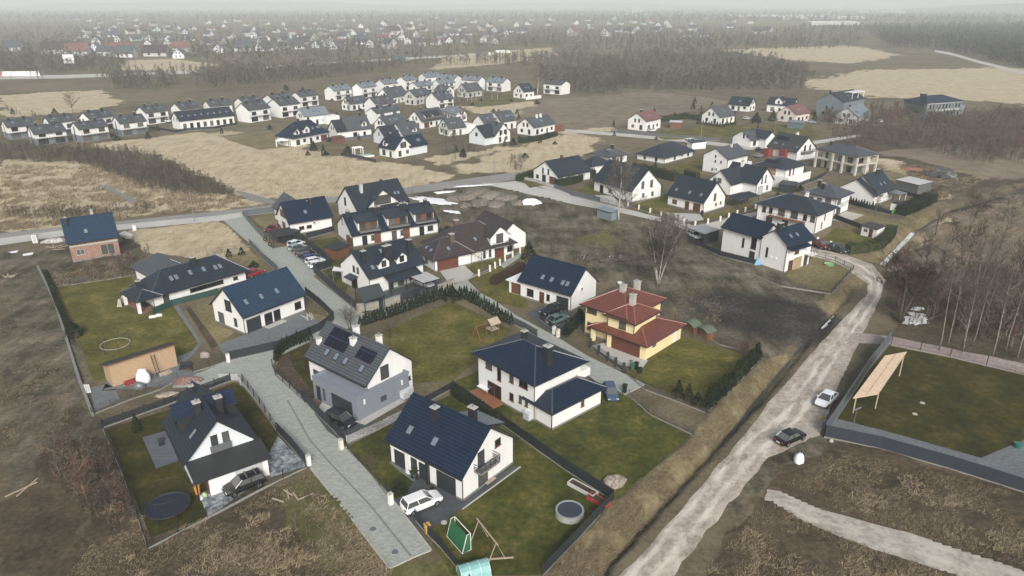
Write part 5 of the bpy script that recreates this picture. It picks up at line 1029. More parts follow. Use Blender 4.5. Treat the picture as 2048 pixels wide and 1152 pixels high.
def fence(label, px, kind='panel', h=1.5, m=None, step=2.5, base=True, name='fence', cat='fence', group=None, pm=None):
    pl = P(*px); o = pl[0]; rt = thing(name, label, cat, (o[0], o[1], 0), 0, group); q = [(x - o[0], y - o[1]) for x, y in pl]; rs = resample(q, step); m = m or FG
    if base and kind != 'wall':
        b = MB(); [b.obox(a, c, .10, -.15, .13) for a, c in zip(q[:-1], q[1:])]; b.build('base', BASEC, rt)
    if kind == 'wall':
        b = MB(); [b.obox(a, c, .28, -.15, h) for a, c in zip(q[:-1], q[1:])]; b.build('masonry', m, rt); b = MB(); [b.obox(a, c, .36, h, h + .07) for a, c in zip(q[:-1], q[1:])]; b.build('coping', CONCD, rt); return rt
    for i, p in enumerate(rs[:100]):
        b = MB(); w = .2 if kind == 'pillar' else .045
        b.box(p[0] - w, p[0] + w, p[1] - w, p[1] + w, -.1, h + (.08 if kind != 'wire' else .02)); b.build('post', pm or (CONC if kind == 'pillar' else m), rt)
    if kind == 'panel':
        for a, c in list(zip(rs[:-1], rs[1:]))[:90]: b = MB(); b.obox(a, c, .05, .14, h); b.build('panel', m, rt)
    elif kind in ('slat', 'pillar'):
        for a, c in list(zip(rs[:-1], rs[1:]))[:90]:
            b = MB(); n = int((h - .15) / .2)
            for k in range(n): b.obox(a, c, .03, .18 + k * .2, .18 + k * .2 + (.14 if kind == 'slat' else .05))
            b.build('slats', m, rt)
    else:
        b = MB()
        for k in (.2, .6, 1.0, 1.0): b.obox(q[0], q[0], .01, 0, 0) if 0 else None
        for a, c in zip(q[:-1], q[1:]):
            for k in (.2, .55, .9, 1.0): b.obox(a, c, .012, h * k - .012, h * k + .012)
        for p, c in zip(rs[:-1], rs[1:]):
            for t in range(8): x, y = p[0] + (c[0] - p[0]) * t / 8, p[1] + (c[1] - p[1]) * t / 8; b.add([(x - .008, y, .1), (x + .008, y, .1), (x + .008, y, h), (x - .008, y, h)], [(0, 1, 2, 3)])
        b.build('wire_mesh', m, rt)
    return rt
fence('dark panel fence along the paved yard of the house with shiny navy tiles', (455, 722, 560, 698, 640, 662, 668, 640), h=1.5)
fence('dark fence from the lane corner along the side lawn of the shiny navy roof', (668, 640, 640, 612, 612, 590), h=1.6)
fence('green screened fence in front of the long bungalow wall', (306, 630, 345, 612, 420, 593, 436, 588), 'panel', 1.2, FGN, base=False)
fence('grey panel fence on the left of the lane below the upper road', (500, 490, 525, 518, 556, 545), h=1.5, m=FGR)
fence('grey and dark fence around the house with the brown side gable', (556, 424, 487, 432, 512, 462, 530, 480), h=1.5, m=FGR)
fence('long black fence between the parked cars and the terraced row', (603, 482, 630, 504, 664, 533), h=1.9)
fence('long dark fence on the right side of the lane beside the twin dormer house', (664, 534, 628, 546, 670, 585, 711, 619), h=1.8)
fence('dark fence behind the house with the brown side gable', (614, 478, 668, 463), h=1.4)
fence('light stone wall with letter box at the lane corner', (714, 624, 758, 618), 'wall', 1.5, STONE, name='stone_wall', cat='wall')
fence('light stone wall right of the dark wicket gate', (768, 615, 800, 604), 'wall', 1.4, STONE, name='stone_wall', cat='wall')
fence('dark entrance gate in front of the twin dormer house', (806, 602, 826, 598, 840, 592), 'panel', 1.7, step=1.6, name='gate', cat='gate')
fence('grey block wall with flat garage gate beside the white pergola', (876, 585, 896, 577, 908, 572), 'wall', 1.5, STONE, name='stone_wall', cat='wall')
fence('low fence of cream pillars along the drive of the brown roofed villa', (958, 552, 980, 543, 1000, 531, 1010, 522, 1040, 507), 'pillar', 1.3, WIRE, 2.6, pm=WALL['cream'])
fence('dark mesh fence around the hedge at the bend of the lane', (545, 735, 552, 752, 610, 805, 604, 798), 'wire', 1.4, FG)
fence('dark sliding gate of the solar panel house', (607, 800, 640, 835, 663, 857), h=1.5, step=3, name='gate', cat='gate')
fence('short dark fence with letter boxes between two gates on the lane', (663, 857, 676, 872, 690, 890), 'slat', 1.5)
fence('white gabion and lattice fence between the solar house and the nearest house', (694, 888, 752, 862, 800, 838, 826, 822), 'slat', 1.2, GAB, 2.2)
fence('dark slatted fence right of the white tanks', (826, 822, 868, 798, 905, 778), 'slat', 1.2, FG)
fence('black fence with dark screen between the front lawn and the villa lawn', (905, 780, 960, 818, 1030, 868, 1130, 940, 1226, 1002), 'panel', 1.5)
fence('black fence along the embankment at the bottom', (1226, 1002, 1160, 1074, 1085, 1152), 'panel', 1.4)
fence('low mesh fence along the lane beside the nearest lawn', (695, 900, 740, 948, 780, 998), 'wire', 1.1, FG)
fence('short dark gate post panel with white letter box beside the front drive', (776, 985, 785, 1000), 'panel', 1.4, step=1.2, name='gate', cat='gate')
fence('dark slatted sliding gate left open at the front drive', (831, 1042, 862, 1078, 883, 1098), 'slat', 1.5, step=2.5, name='gate', cat='gate')
fence('dark fence running off the bottom edge beside the little greenhouse', (883, 1098, 905, 1125, 940, 1170), 'panel', 1.1)
fence('wire fence on the left and bottom of the yard with the trampoline', (206, 858, 250, 962, 296, 1098, 415, 1036, 520, 980, 612, 936), 'wire', 1.3, FG)
fence('black plank fence on the upper side of the yard with the black trampoline', (206, 856, 330, 812, 462, 762), 'slat', 1.3, FG)
fence('wire fence along the lane right of the blue dormers', (486, 764, 520, 810, 553, 862), 'wire', 1.3, FG)
fence('dark panel gate on the lane beside the patterned drive', (556, 866, 585, 897, 612, 930), h=1.5, step=2.6, name='gate', cat='gate')
fence('white fence sections on the corner beside the dark plank fence', (440, 762, 476, 762, 482, 770), 'slat', 1.2, WALL['pale'], 2)
fence('thin wire fence in front of the chipboard shed', (185, 830, 260, 800, 320, 780, 356, 760), 'wire', 1.2, WIRE)
fence('dark wicket and sliding frame gate beside the chipboard shed', (386, 745, 420, 735, 452, 723), 'wire', 1.3, FG, 2, name='gate', cat='gate')
fence('rough concrete and rubble wall along the muddy field on the left', (76, 535, 110, 606, 135, 685, 160, 765, 186, 832), 'wall', .35, cover('mossy_rubble', [(.35, (.10, .09, .07)), (.5, (.20, .18, .15)), (.65, (.34, .32, .27))], 2.5), name='rubble_wall', cat='wall')
fence('wire fence behind the bungalow garden towards the unfinished house', (112, 574, 200, 562, 262, 552), 'wire', 1.3, WIRE)
fence('wire fence around the garden plot behind the bungalow', (415, 512, 470, 500, 500, 492), 'wire', 1.2, WIRE)
fence('dark slatted sliding gate in front of the red roofed garage', (1180, 694, 1215, 722, 1247, 744), 'pillar', 1.4, FG, 2.6, name='gate', cat='gate', pm=FG)
fence('thin wire fence along the lawn below the yellow house', (1252, 748, 1290, 780, 1345, 800, 1415, 828), 'wire', 1.2, FG)
fence('wire fence behind the yellow house towards the black earth', (1322, 632, 1380, 655, 1440, 690, 1480, 700), 'wire', 1.2, FG)
fence('low concrete edged fence at the thuja hedge above the ditch', (1412, 828, 1470, 772, 1518, 722), 'wire', 1.0, FG)
fence('wire fence across the grass from the blue parked car to the ditch', (1258, 792, 1300, 830, 1388, 872), 'wire', 1.0, WIRE, 4)
fence('black plank fence on the lane above the villa with the black chimney', (1026, 648, 1050, 660, 1074, 674), 'slat', 1.4, FG)
fence('fence with letter boxes in front of the open garage', (1080, 640, 1100, 655, 1124, 672), 'slat', 1.3, FG)
fence('tall anthracite wall around the right hand enclosure, bottom side', (1648, 874, 1760, 898, 1900, 938, 2048, 985, 2180, 1030), 'panel', 1.75, flat('wall_panel_blue', (.030, .038, .052), .6), 3.0, name='boundary_wall', cat='wall')
fence('tall blue grey slatted wall of the enclosure along the dirt road', (1648, 874, 1690, 812, 1738, 738, 1780, 684), 'panel', 2.2, FGR, 2.6, name='boundary_wall', cat='wall')
fence('long wire fence along the pinkish path behind the enclosure', (1782, 690, 1900, 714, 2048, 750, 2200, 785), 'wire', 1.8, FG, 4)
fence('concrete edged wire fence along the bare earth by the two gable house', (1378, 490, 1450, 525, 1560, 572, 1662, 588, 1706, 540), 'wire', 1.1, FG)
fence('dark board fence at the foot of the two gable house', (1376, 484, 1440, 512, 1510, 530), 'panel', 1.2)
fence('thin wire fence along the end of the dirt road', (1632, 512, 1670, 522, 1706, 540), 'wire', 1.1, FG)
fence('fence of pale pillars and dark rails around the corner garden', (1256, 412, 1300, 426, 1345, 440, 1390, 452, 1440, 442, 1490, 424, 1530, 410), 'pillar', 1.2, FG, 4.2, pm=WALL['cream'])
fence('grey panel fence beside the village road', (1108, 376, 1150, 392, 1200, 404), 'panel', 1.3, FGR)
fence('white and grey mesh fence with gate at the village road corner', (1030, 356, 1068, 364, 1108, 376), 'slat', 1.1, WALL['pale'], 3)
fence('thin fence between the hedge and the tall birch', (1200, 404, 1250, 416, 1330, 386), 'wire', 1.2, FGR)
fence('dark fence beside the garden of the white cube villa', (1668, 438, 1720, 458, 1760, 466), 'panel', 1.3)
fence('dark fence with conifers in front of the stepped gable house', (1680, 402, 1740, 420, 1782, 430), 'panel', 1.2)
fence('dark fence behind the yard with the playhouse', (1798, 388, 1830, 396, 1860, 402), 'panel', 1.2)
fence('low white gate piers with letter boxes beside the red pickup', (1634, 486, 1660, 494, 1698, 504), 'pillar', 1.3, WALL['white'], 5, pm=WALL['white'])
fence('dark fence of the white terrace villa', (1592, 376, 1640, 358, 1655, 348), 'slat', 1.4, FG)
fence('grey slatted fence in front of the house with faded red roof', (1222, 264, 1300, 272, 1440, 282), 'slat', 1.4, FGR, 4)
fence('dark fence around the garden pool in the tan field', (682, 312, 720, 318, 752, 326), 'panel', 1.2)
fence('grey fence in front of the dark carport house', (684, 282, 720, 278, 760, 272), 'panel', 1.2, FGR)
fence('thin wire fence around the empty plot in the tan field', (440, 278, 480, 272, 545, 262, 566, 288), 'wire', 1.2, WIRE, 4)
fence('dark fence along the gardens of the long terrace', (300, 258, 352, 266, 372, 262, 430, 258, 475, 250), 'panel', 1.2)
# ---------------------------------------------------------------- cars
def car(label, rear, front, col, style='hatch', rack=False, far_=False, z=.02):
    a, c = G(*rear), G(*front); yaw = math.atan2(c[1] - a[1], c[0] - a[0]); rt = thing('parked_car', label, 'car', ((a[0] + c[0]) / 2, (a[1] + c[1]) / 2, z), yaw)
    H, zt, L, W = dict(hatch=(1.48, .92, 4.1, 1.76), suv=(1.68, 1.05, 4.5, 1.86), sedan=(1.44, .90, 4.5, 1.78), pickup=(1.75, 1.05, 5.0, 1.85), van=(1.95, 1.1, 4.7, 1.9))[style]
    pt = mat('car_paint_%02x%02x%02x' % tuple(int(v * 255) for v in col), col, .22, .03, 2, spec=.7); s = L / 4.4; w = W / 2; zb = .24 if style not in ('suv', 'pickup') else .30
    st = [(-2.2, .80, zb + .22, zt - .14), (-2.08, .95, zb + .04, zt - .02), (-1.4, 1, zb, zt), (0, 1, zb - .02, zt), (.9, 1, zb, zt - .02), (1.55, .97, zb + .02, zt - .10), (2.0, .88, zb + .05, zt - .22), (2.2, .70, zb + .16, zt - .36)]
    b = MB(); n = 8
    for x, f, z0, z1 in st:
        hw = w * f; zm = z0 + (z1 - z0) * .62
        b.v += [(x * s, y, z_) for y, z_ in ((-hw * .86, z0), (-hw, z0 + .12), (-hw, zm), (-hw * .90, z1), (hw * .90, z1), (hw, zm), (hw, z0 + .12), (hw * .86, z0))]
    for i in range(len(st) - 1):
        for k in range(n): j = (k + 1) % n; b.f.append([i * n + k, i * n + j, (i + 1) * n + j, (i + 1) * n + k]); b.m.append(1 if k in (0, 6, 7) else 0)
    b.f += [list(range(n - 1, -1, -1)), list(range((len(st) - 1) * n, len(st) * n))]; b.m += [0, 0]
    b.build('body', [pt, RUBBER], rt)
    x0, x1, x2, x3 = dict(hatch=(-2.05, -1.65, .15, 1.15), suv=(-2.05, -1.75, .25, 1.1), sedan=(-1.75, -1.0, .15, 1.1), pickup=(-.5, -.35, .6, 1.2), van=(-2.1, -2.0, .7, 1.5))[style]
    x0, x1, x2, x3 = x0 * s, x1 * s, x2 * s, x3 * s; a_, d_ = w * .89, w * .70; z0 = zt - .02; z1 = H - .05
    b = MB(); b.add([(x0, -a_, z0), (x3, -a_, z0 - .03), (x3, a_, z0 - .03), (x0, a_, z0), (x1, -d_, z1), (x2, -d_, z1), (x2, d_, z1), (x1, d_, z1)], [(0, 1, 5, 4), (1, 2, 6, 5), (2, 3, 7, 6), (3, 0, 4, 7)]); b.build('windows', GLASS, rt)
    b = MB(); b.slab([(x1 - .08, -d_ - .02, z1), (x2 + .08, -d_ - .02, z1), (x2 + .02, d_ + .02, z1), (x1 - .08, d_ + .02, z1)], .05); xm = (x1 + x2) / 2
    b.add([(x1, -d_ * .9, z1 + .05), (x2 - .1, -d_ * .9, z1 + .04), (x2 - .1, d_ * .9, z1 + .04), (x1, d_ * .9, z1 + .05), (x1 - .08, -d_ - .02, z1), (x2 + .08, -d_ - .02, z1), (x2 + .08, d_ + .02, z1), (x1 - .08, d_ + .02, z1)], [(0, 1, 2, 3), (4, 5, 1, 0), (5, 6, 2, 1), (6, 7, 3, 2), (7, 4, 0, 3)])
    for e in (-1, 1):
        for p, q in (((x0, e * a_, z0), (x1, e * d_, z1)), ((x3, e * a_, z0), (x2, e * d_, z1)), ((xm * .8, e * a_ * 1.005, z0), (xm, e * d_ * 1.01, z1))): b.tube([p, q], .045, 0, 4)
    b.build('roof', pt, rt)
    for x in (-1.35 * s, 1.35 * s):
        for e in (-1, 1):
            b = MB(); r = .36 if style in ('suv', 'pickup') else .32; vv = [(r * math.cos(t * math.pi / 7), r * math.sin(t * math.pi / 7)) for t in range(14)]
            y0, y1 = (w - .2, w + .015) if e > 0 else (-w - .015, -w + .2); b.add([(x + u, y0, r + v) for u, v in vv] + [(x + u, y1, r + v) for u, v in vv], [tuple(range(13, -1, -1)), tuple(range(14, 28))] + [(i, (i + 1) % 14, 14 + (i + 1) % 14, 14 + i) for i in range(14)]); o = b.build('wheel', RUBBER, rt)
            if not far_:
                b = MB(); ye = e * (w + .022); vv = [(.22 * math.cos(t * math.pi / 5), .22 * math.sin(t * math.pi / 5)) for t in range(10)]; b.add([(x + u, ye, r + v) for u, v in vv] + [(x, ye + e * .015, r)], [((i + 1) % 10, i, 10) if e > 0 else (i, (i + 1) % 10, 10) for i in range(10)]); b.build('rim', METAL, o)
    if far_: return rt
    for e in (-1, 1):
        b = MB(); b.box(2.0 * s, 2.13 * s, e * w * .62 - .17, e * w * .62 + .17, zt - .42, zt - .27); b.build('headlight', flat('lamp_clear', (.7, .72, .74), .12), rt)
        b = MB(); b.box(-2.21 * s, -2.06 * s, e * w * .70 - .15, e * w * .70 + .15, zt - .30, zt - .10); b.build('tail_light', flat('lamp_red', (.30, .015, .015), .25), rt)
        b = MB(); b.box(.72 * s, .86 * s, e * (w + .02) - .1, e * (w + .02) + .1, zt + .02, zt + .16); b.build('mirror', pt, rt)
    b = MB(); b.box(-2.225 * s, -2.15 * s, -.26, .26, zb + .24, zb + .36); b.build('number_plate', WHITEP, rt)
    if rack:
        for x in (x1 + .5, x1 + 1.5): b = MB(); b.box(x - .06, x + .06, -d_, d_, z1 + .12, z1 + .16); b.build('roof_bar', METAL, rt)
    if style == 'pickup': b = MB(); b.box(-2.0 * s, -.6 * s, -w * .8, w * .8, zt - .05, zt + .01); b.build('load_bed', RUBBER, rt)
    return rt
CW, CB, CBK = (.78, .79, .80), (.035, .045, .17), (.008, .009, .011)
car('white crossover car on the front drive of the nearest house', (813, 1026), (874, 1001), CW, 'suv')
car('black car parked behind the gate of the solar panel house', (664, 838), (703, 856), (.012, .013, .018), 'suv')
car('black estate car with white roof bars on the patterned drive', (521, 965), (457, 990), CBK, 'suv', True)
car('blue grey hatchback at the end of the paved lane', (1216, 776), (1227, 808), (.055, .085, .15))
car('black estate car in front of the open garage', (1122, 621), (1084, 634), CBK, 'suv', True)
car('grey green car beside the hedge of the open garage drive', (1100, 650), (1128, 638), (.10, .16, .15), 'sedan')
car('white sedan on the dirt road beside the tall slatted wall', (1665, 792), (1637, 818), (.74, .77, .79), 'sedan')
car('black car parked at the edge of the muddy field', (1559, 890), (1600, 872), CBK, 'sedan')
car('white hatchback at the near end of the parked row', (617, 538), (656, 530), CW)
car('white car second from the near end of the parked row', (612, 531), (650, 523), (.70, .71, .72))
car('bright blue hatchback in the parked row', (604, 526), (641, 516), CB)
car('black car with pale bonnet edge in the parked row, beside the blue one', (592, 517), (630, 507), CBK)
car('dark grey car in the parked row between the black and the green one', (586, 510), (622, 500), (.03, .028, .035))
car('pale mint green car in the parked row', (577, 505), (612, 494), (.28, .42, .38))
car('white car at the far end of the parked row, by the dark bin shed', (578, 497), (608, 487), (.72, .76, .75))
car('dark red car with white roof behind the carport with spare wheels', (560, 456), (530, 468), (.16, .015, .025), 'hatch')
car('red car at the right end of the bungalow', (494, 556), (524, 546), (.28, .02, .03))
car('dark red pickup at the end of the dirt road', (1622, 487), (1656, 501), (.14, .012, .022), 'pickup')
car('dark green jeep beside the white gate pier', (1657, 498), (1694, 509), (.022, .04, .034), 'suv')
car('white car under the edge of the flat grey carport', (1378, 469), (1399, 481), CW)
car('silver car under the white pergola of the twin dormer house', (836, 568), (862, 576), (.5, .52, .54))
for lab, r_, f_, c_, s_ in (('white car in the bay beside the front row of duplexes', (323, 243), (344, 246), CW, 'suv'), ('white car beside the house with faded red roof', (1298, 264), (1312, 262), CW, 'hatch'), ('white van on the road behind the pyramid shaped roof', (1363, 288), (1398, 285), CW, 'van'), ('grey car on the drive below the solar roofed house', (1510, 316), (1526, 313), (.2, .2, .2), 'hatch'),
    ('silver car behind the conifers of the far right houses', (1486, 240), (1500, 238), (.5, .5, .5), 'hatch'), ('dark car with bright roof next to the silver one', (1502, 243), (1518, 240), (.03, .03, .03), 'hatch'), ('white car in front of the unrendered house', (1752, 246), (1768, 244), CW, 'hatch'), ('dark car beside the villa with brown garage door', (656, 284), (672, 282), (.02, .02, .03), 'suv'), ('white car in front of the twin gabled white house', (948, 272), (960, 276), CW, 'hatch'), ('grey car in the yard of the pinkish house', (1616, 246), (1630, 247), (.3, .32, .33), 'hatch')):
    car(lab, r_, f_, c_, s_, far_=True)
# ---------------------------------------------------------------- sheds, shelters and small things
def place(name, label, cat, px, py, rz=0, group=None): return thing(name, label, cat, G(px, py), R(rz), group)
def bx(rt, name, m, *a): b = MB(); b.box(*a); return b.build(name, m, rt)
def edge(p, q):      # pose from a ground edge seen from pixel p to pixel q
    a, c = G(*p), G(*q); return a, math.hypot(c[0] - a[0], c[1] - a[1]), math.degrees(math.atan2(c[1] - a[1], c[0] - a[0]))
# chipboard shed
a, L, t = edge((227, 774), (356, 731)); r = thing('garden_shed', 'long chipboard shed with dark sloping roof, ladder and clutter along its front', 'shed', a, R(t))
b = MB(); b.add([(0, 0, 0), (L, 0, 0), (L, 3.0, 0), (0, 3.0, 0), (0, 0, 3.5), (L, 0, 3.5), (L, 3.0, 2.5), (0, 3.0, 2.5)], [(0, 1, 5, 4), (1, 2, 6, 5), (2, 3, 7, 6), (3, 0, 4, 7)]); b.build('wall', WALL['osb'], r)
b = MB(); b.slab([(-.4, -.45, 3.75), (L + .4, -.45, 3.75), (L + .4, 3.4, 2.5), (-.4, 3.4, 2.5)], .16, 0, 1); b.build('roof', [ROOF['felt'], FRAME_B], r)
def onshed(x, y): c, s = math.cos(R(t)), math.sin(R(t)); return (a[0] + x * c - y * s, a[1] + x * s + y * c, 0)
r = thing('ladder', 'aluminium ladder leaning on the chipboard shed', 'ladder', onshed(L * .64, -1.3), R(t)); b = MB()
for x in (-.22, .22): b.tube([(x, 0, 0), (x, 1.15, 3.0)], .05, 0, 4)
for i in range(9): b.tube([(-.22, .12 * i + .06, .32 * i + .15), (.22, .12 * i + .06, .32 * i + .15)], .022, 0, 4)
b.build('rails', FG, r)
def lump(name, label, cat, px, py, w, d, h, m, seed=0, rz=0, sm=True, n=10):
    rr = random.Random(seed); b = MB(); ring = []
    for k, (f, z) in enumerate(((1, 0), (1.02, .3), (.85, .65), (.5, .92))):
        ring += [(w / 2 * f * math.cos(2 * math.pi * i / n) * rr.uniform(.82, 1.12), d / 2 * f * math.sin(2 * math.pi * i / n) * rr.uniform(.82, 1.12), h * z * rr.uniform(.85, 1.1)) for i in range(n)]
    b.add(ring + [(0, 0, h)], [(k * n + i, k * n + (i + 1) % n, (k + 1) * n + (i + 1) % n, (k + 1) * n + i) for k in range(3) for i in range(n)] + [(3 * n + i, 3 * n + (i + 1) % n, 4 * n) for i in range(n)])
    o = b.build(name, m, None, sm); o.location = G(px, py); o.rotation_euler = (0, 0, R(rz)); return tag(o, label, cat)
TARP = flat('white_tarp', (.80, .81, .84), .6)
lump('tarpaulin', 'crumpled white tarpaulin over a stack in front of the chipboard shed', 'tarpaulin', 288, 763, 2.0, 1.6, 2.0, TARP, 3)
lump('covered_stack', 'dark grey covered stack left of the white tarpaulin', 'stack', 278, 776, 1.8, 1.2, 1.0, GREYM, 5)
lump('firewood_pile', 'heap of cut firewood and reddish stones by the frame gate', 'wood pile', 374, 764, 4.2, 1.8, .9, cover('firewood', [(.35, (.05, .03, .028)), (.5, (.17, .10, .09)), (.62, (.34, .24, .22))], 6.0), 8, 10, False, 14)
lump('stone_heap', 'heap of pale stones by the paved yard gate', 'stones', 410, 713, 1.6, 1.2, .8, cover('pale_stones', [(.35, (.14, .12, .10)), (.5, (.33, .29, .26)), (.65, (.55, .52, .5))], 6.0), 9, 0, False)
def pallet(label, px, py, rz, tilt=0, m=WOODP):
    rt = place('pallet', label, 'pallet', px, py, rz); b = MB(); [b.box(-.6, .6, -.4 + i * .18, -.28 + i * .18, .12, .145) for i in range(5)]; b.build('deck_boards', m, rt); b = MB(); [b.box(x - .05, x + .05, -.4, .44, 0, .12) for x in (-.5, 0, .5)]; b.build('bearers', m, rt); rt.rotation_euler = (R(tilt), 0, R(rz)); return rt
pallet('wooden pallet leaning beside the shed ladder', 328, 750, t, 60); pallet('second wooden pallet lying before the chipboard shed', 336, 747, t + 20, 25)
for i, (px, py, w) in enumerate(((250, 770, .5), (262, 774, .5))):
    pass
r = place('red_beams', 'red painted beams stacked against the chipboard shed', 'beams', 256, 774, t); [bx(r, 'beam', flat('red_steel', (.26, .04, .03), .6), -.2, 3.2, .1 + .22 * k, .28 + .22 * k, .1 + .12 * k, .24 + .12 * k) for k in range(4)]
r = place('aluminium_ladder', 'long pale ladder lying flat on the paving left of the shed', 'ladder', 208, 782, 18); b = MB(); [b.box(0, 5.0, y, y + .08, .1, .18) for y in (0, .42)]; [b.box(.2 + i * .3, .26 + i * .3, .08, .42, .12, .16) for i in range(16)]; b.build('rails', METAL, r)
r = place('board_stack', 'stack of white panels at the end of the rubble wall', 'panels', 183, 786, 125); [bx(r, 'panel', WHITEP, 0, 2.6, .25 * k, .22 + .25 * k, .1, .22 + .06 * k) for k in range(4)]
def lounge(name, label, cat, px, py, rz, m, sx=.5):
    r = place(name, label, cat, px, py, rz); bx(r, 'seat', m, -sx, sx, -.45, .45, .25, .42); bx(r, 'backrest', m, -sx, sx, .35, .47, .42, .95)
    for x in (-sx + .05, sx - .05):
        for y in (-.4, .4): bx(r, 'leg', m, x - .04, x + .04, y - .04, y + .04, 0, .25)
    return r
lounge('garden_chair', 'black garden chair on the dark plank terrace', 'chair', 324, 892, 30, FG, .3)
lounge('garden_chair', 'dark garden armchair on the red terrace of the bungalow', 'chair', 291, 613, 60, FG, .4)
lounge('garden_bench', 'dark bench on the paving at the wicket beside the shed', 'bench', 372, 737, 15, FG, .8)
r = place('garden_table', 'white garden table on the brown wooden terrace', 'table', 968, 787, -45); bx(r, 'table_top', WHITEP, -.9, .9, -.5, .5, .98, 1.06); [bx(r, 'leg', GREYM, x - .04, x + .04, y - .04, y + .04, .3, .98) for x in (-.75, .75) for y in (-.4, .4)]
def trampoline(label, px, py, rad, netted, z=.85, skirt=None):
    r = place('trampoline', label, 'trampoline', px, py); b = MB(); b.lathe([(0, z), (rad - .16, z)], (0, 0, 0), 28); b.build('jumping_mat', flat('tramp_mat_' + ('b' if netted else 'g'), (.012, .016, .03) if netted else (.03, .042, .06), .8), r)
    b = MB(); b.lathe([(rad - .2, z + .01), (rad - .16, z + .06), (rad, z + .06), (rad + .02, z), (rad - .2, z)], (0, 0, 0), 28); b.build('rim_pad', FG if netted else flat('rim_pale', (.25, .28, .29), .6), r)
    if skirt: b = MB(); b.lathe([(rad, z - .04), (rad + .02, .05)], (0, 0, 0), 28); b.build('skirt', skirt, r)
    n = 8
    for i in range(n):
        t_ = 2 * math.pi * i / n; x, y = rad * math.cos(t_), rad * math.sin(t_); b = MB(); b.tube([(x, y, 0), (x, y, z), *( [(x * 1.04, y * 1.04, z + 1.2), (x, y, z + 1.9)] if netted else [])], .03, 0, 5); b.build('pole' if netted else 'leg', FG if netted else METAL, r)
    if netted: b = MB(); [b.tube([(rad * math.cos(2 * math.pi * i / 28), rad * math.sin(2 * math.pi * i / 28), z + 1.9) for i in range(29)], .02, 0, 4)]; b.build('net_ring', FG, r)
    return r
trampoline('large black trampoline with dark net poles on the mossy lawn', 338, 1024, 2.25, True)
trampoline('round blue grey trampoline with pale skirt on the nearest lawn', 1139, 1030, 1.5, False, .7, flat('skirt_pale', (.34, .36, .33), .7, 0, .25))
r = place('trampoline', 'bare trampoline frame with curved poles on the lawn behind the chipboard shed', 'trampoline', 232, 697); b = MB(); b.tube([(2.1 * math.cos(2 * math.pi * i / 24), 2.1 * math.sin(2 * math.pi * i / 24), .8) for i in range(25)], .045, 0, 5); b.build('ring', CONC, r)
for i in range(7): t_ = 2 * math.pi * i / 7; x, y = 2.2 * math.cos(t_), 2.2 * math.sin(t_); b = MB(); b.tube([(x, y, 0), (x * 1.05, y * 1.05, 1.2), (x, y, 2.3)], .03, 0, 5); b.build('pole', FG, r)
def goal(label, px, py, rz, fm, nm, w=3.0, h=2.0, d=1.0):
    r = place('football_goal', label, 'goal', px, py, rz); b = MB()
    for x in (-w / 2, w / 2): b.tube([(x, 0, 0), (x, 0, h), (x, d * .4, h), (x, d, 0), (x, 0, 0)], .045, 0, 5)
    b.tube([(-w / 2, 0, h), (w / 2, 0, h)], .045, 0, 5); b.tube([(-w / 2, d, .03), (w / 2, d, .03)], .03, 0, 4); b.build('frame', fm, r)
    b = MB(); b.add([(-w / 2, d * .4, h), (w / 2, d * .4, h), (w / 2, d, .03), (-w / 2, d, .03)], [(0, 1, 2, 3)]); [b.add([(x, 0, .03), (x, d, .03), (x, d * .4, h), (x, 0, h)], [(0, 1, 2, 3)]) for x in (-w / 2, w / 2)]; b.build('net', nm, r); return r
goal('white framed football goal with bright green net on the nearest lawn', 926, 1082, 125, WHITEP, flat('green_net', (.022, .125, .052), .8, 0, .25))
goal('small white goal with pale net beside the red terrace', 246, 610, 100, WHITEP, flat('pale_net', (.34, .37, .28), .9), 1.6, 1.4, .7)
r = place('swing_frame', 'tall wooden swing frame beside the green goal', 'swing', 975, 1102, -60); b = MB(); [b.tube([(x, -1.0, 0), (x, 0, 2.4), (x, 1.0, 0)], .06, 0, 5) for x in (-1.8, 1.8)]; b.build('legs', WOODP, r); b = MB(); b.tube([(-2.2, 0, 2.4), (2.2, 0, 2.4)], .07, 0, 5); b.build('top_beam', WOODP, r); b = MB(); [b.tube([(x, 0, 2.4), (x, 0, .5)], .015, 0, 4) for x in (-.3, .3)]; b.box(-.35, .35, -.12, .12, .45, .5); b.build('seat', FRAME_B, r)
r = place('greenhouse', 'small arched greenhouse with turquoise film at the bottom edge', 'greenhouse', 948, 1152, 20); b = MB(); n = 9; pr = [(1.1 * math.cos(math.pi * i / n), 1.5 * math.sin(math.pi * i / n)) for i in range(n + 1)]
b.add([(-1.4, y, z) for y, z in pr] + [(1.4, y, z) for y, z in pr], [(i, n + 1 + i, n + 2 + i, i + 1) for i in range(n)] + [tuple(range(n + 1)), tuple(range(2 * n + 1, n, -1))]); b.build('film_cover', flat('film', (.22, .44, .44), .3, 0, .2), r); b = MB(); [b.tube([(x, y * 1.01, z * 1.01) for y, z in pr], .025, 0, 4) for x in (-1.4, -.5, .5, 1.4)]; b.build('hoops', WHITEP, r)
def raised(label, px, py, rz, l, w, m):
    r = place('raised_bed', label, 'raised bed', px, py, rz); b = MB(); [b.box(*q) for q in ((0, l, 0, .1, 0, .45), (0, l, w - .1, w, 0, .45), (0, .1, .1, w - .1, 0, .45), (l - .1, l, .1, w - .1, 0, .45))]; b.build('planks', m, r); bx(r, 'soil', SOIL, .1, l - .1, .1, w - .1, 0, .36); return r
raised('long white edged raised bed by the black fence', 1134, 970, -43, 3.6, 1.0, WALL['pale']); raised('short raised bed with red strip by the black fence', 1172, 998, -43, 2.6, 1.0, flat('red_board', (.35, .05, .04), .6))
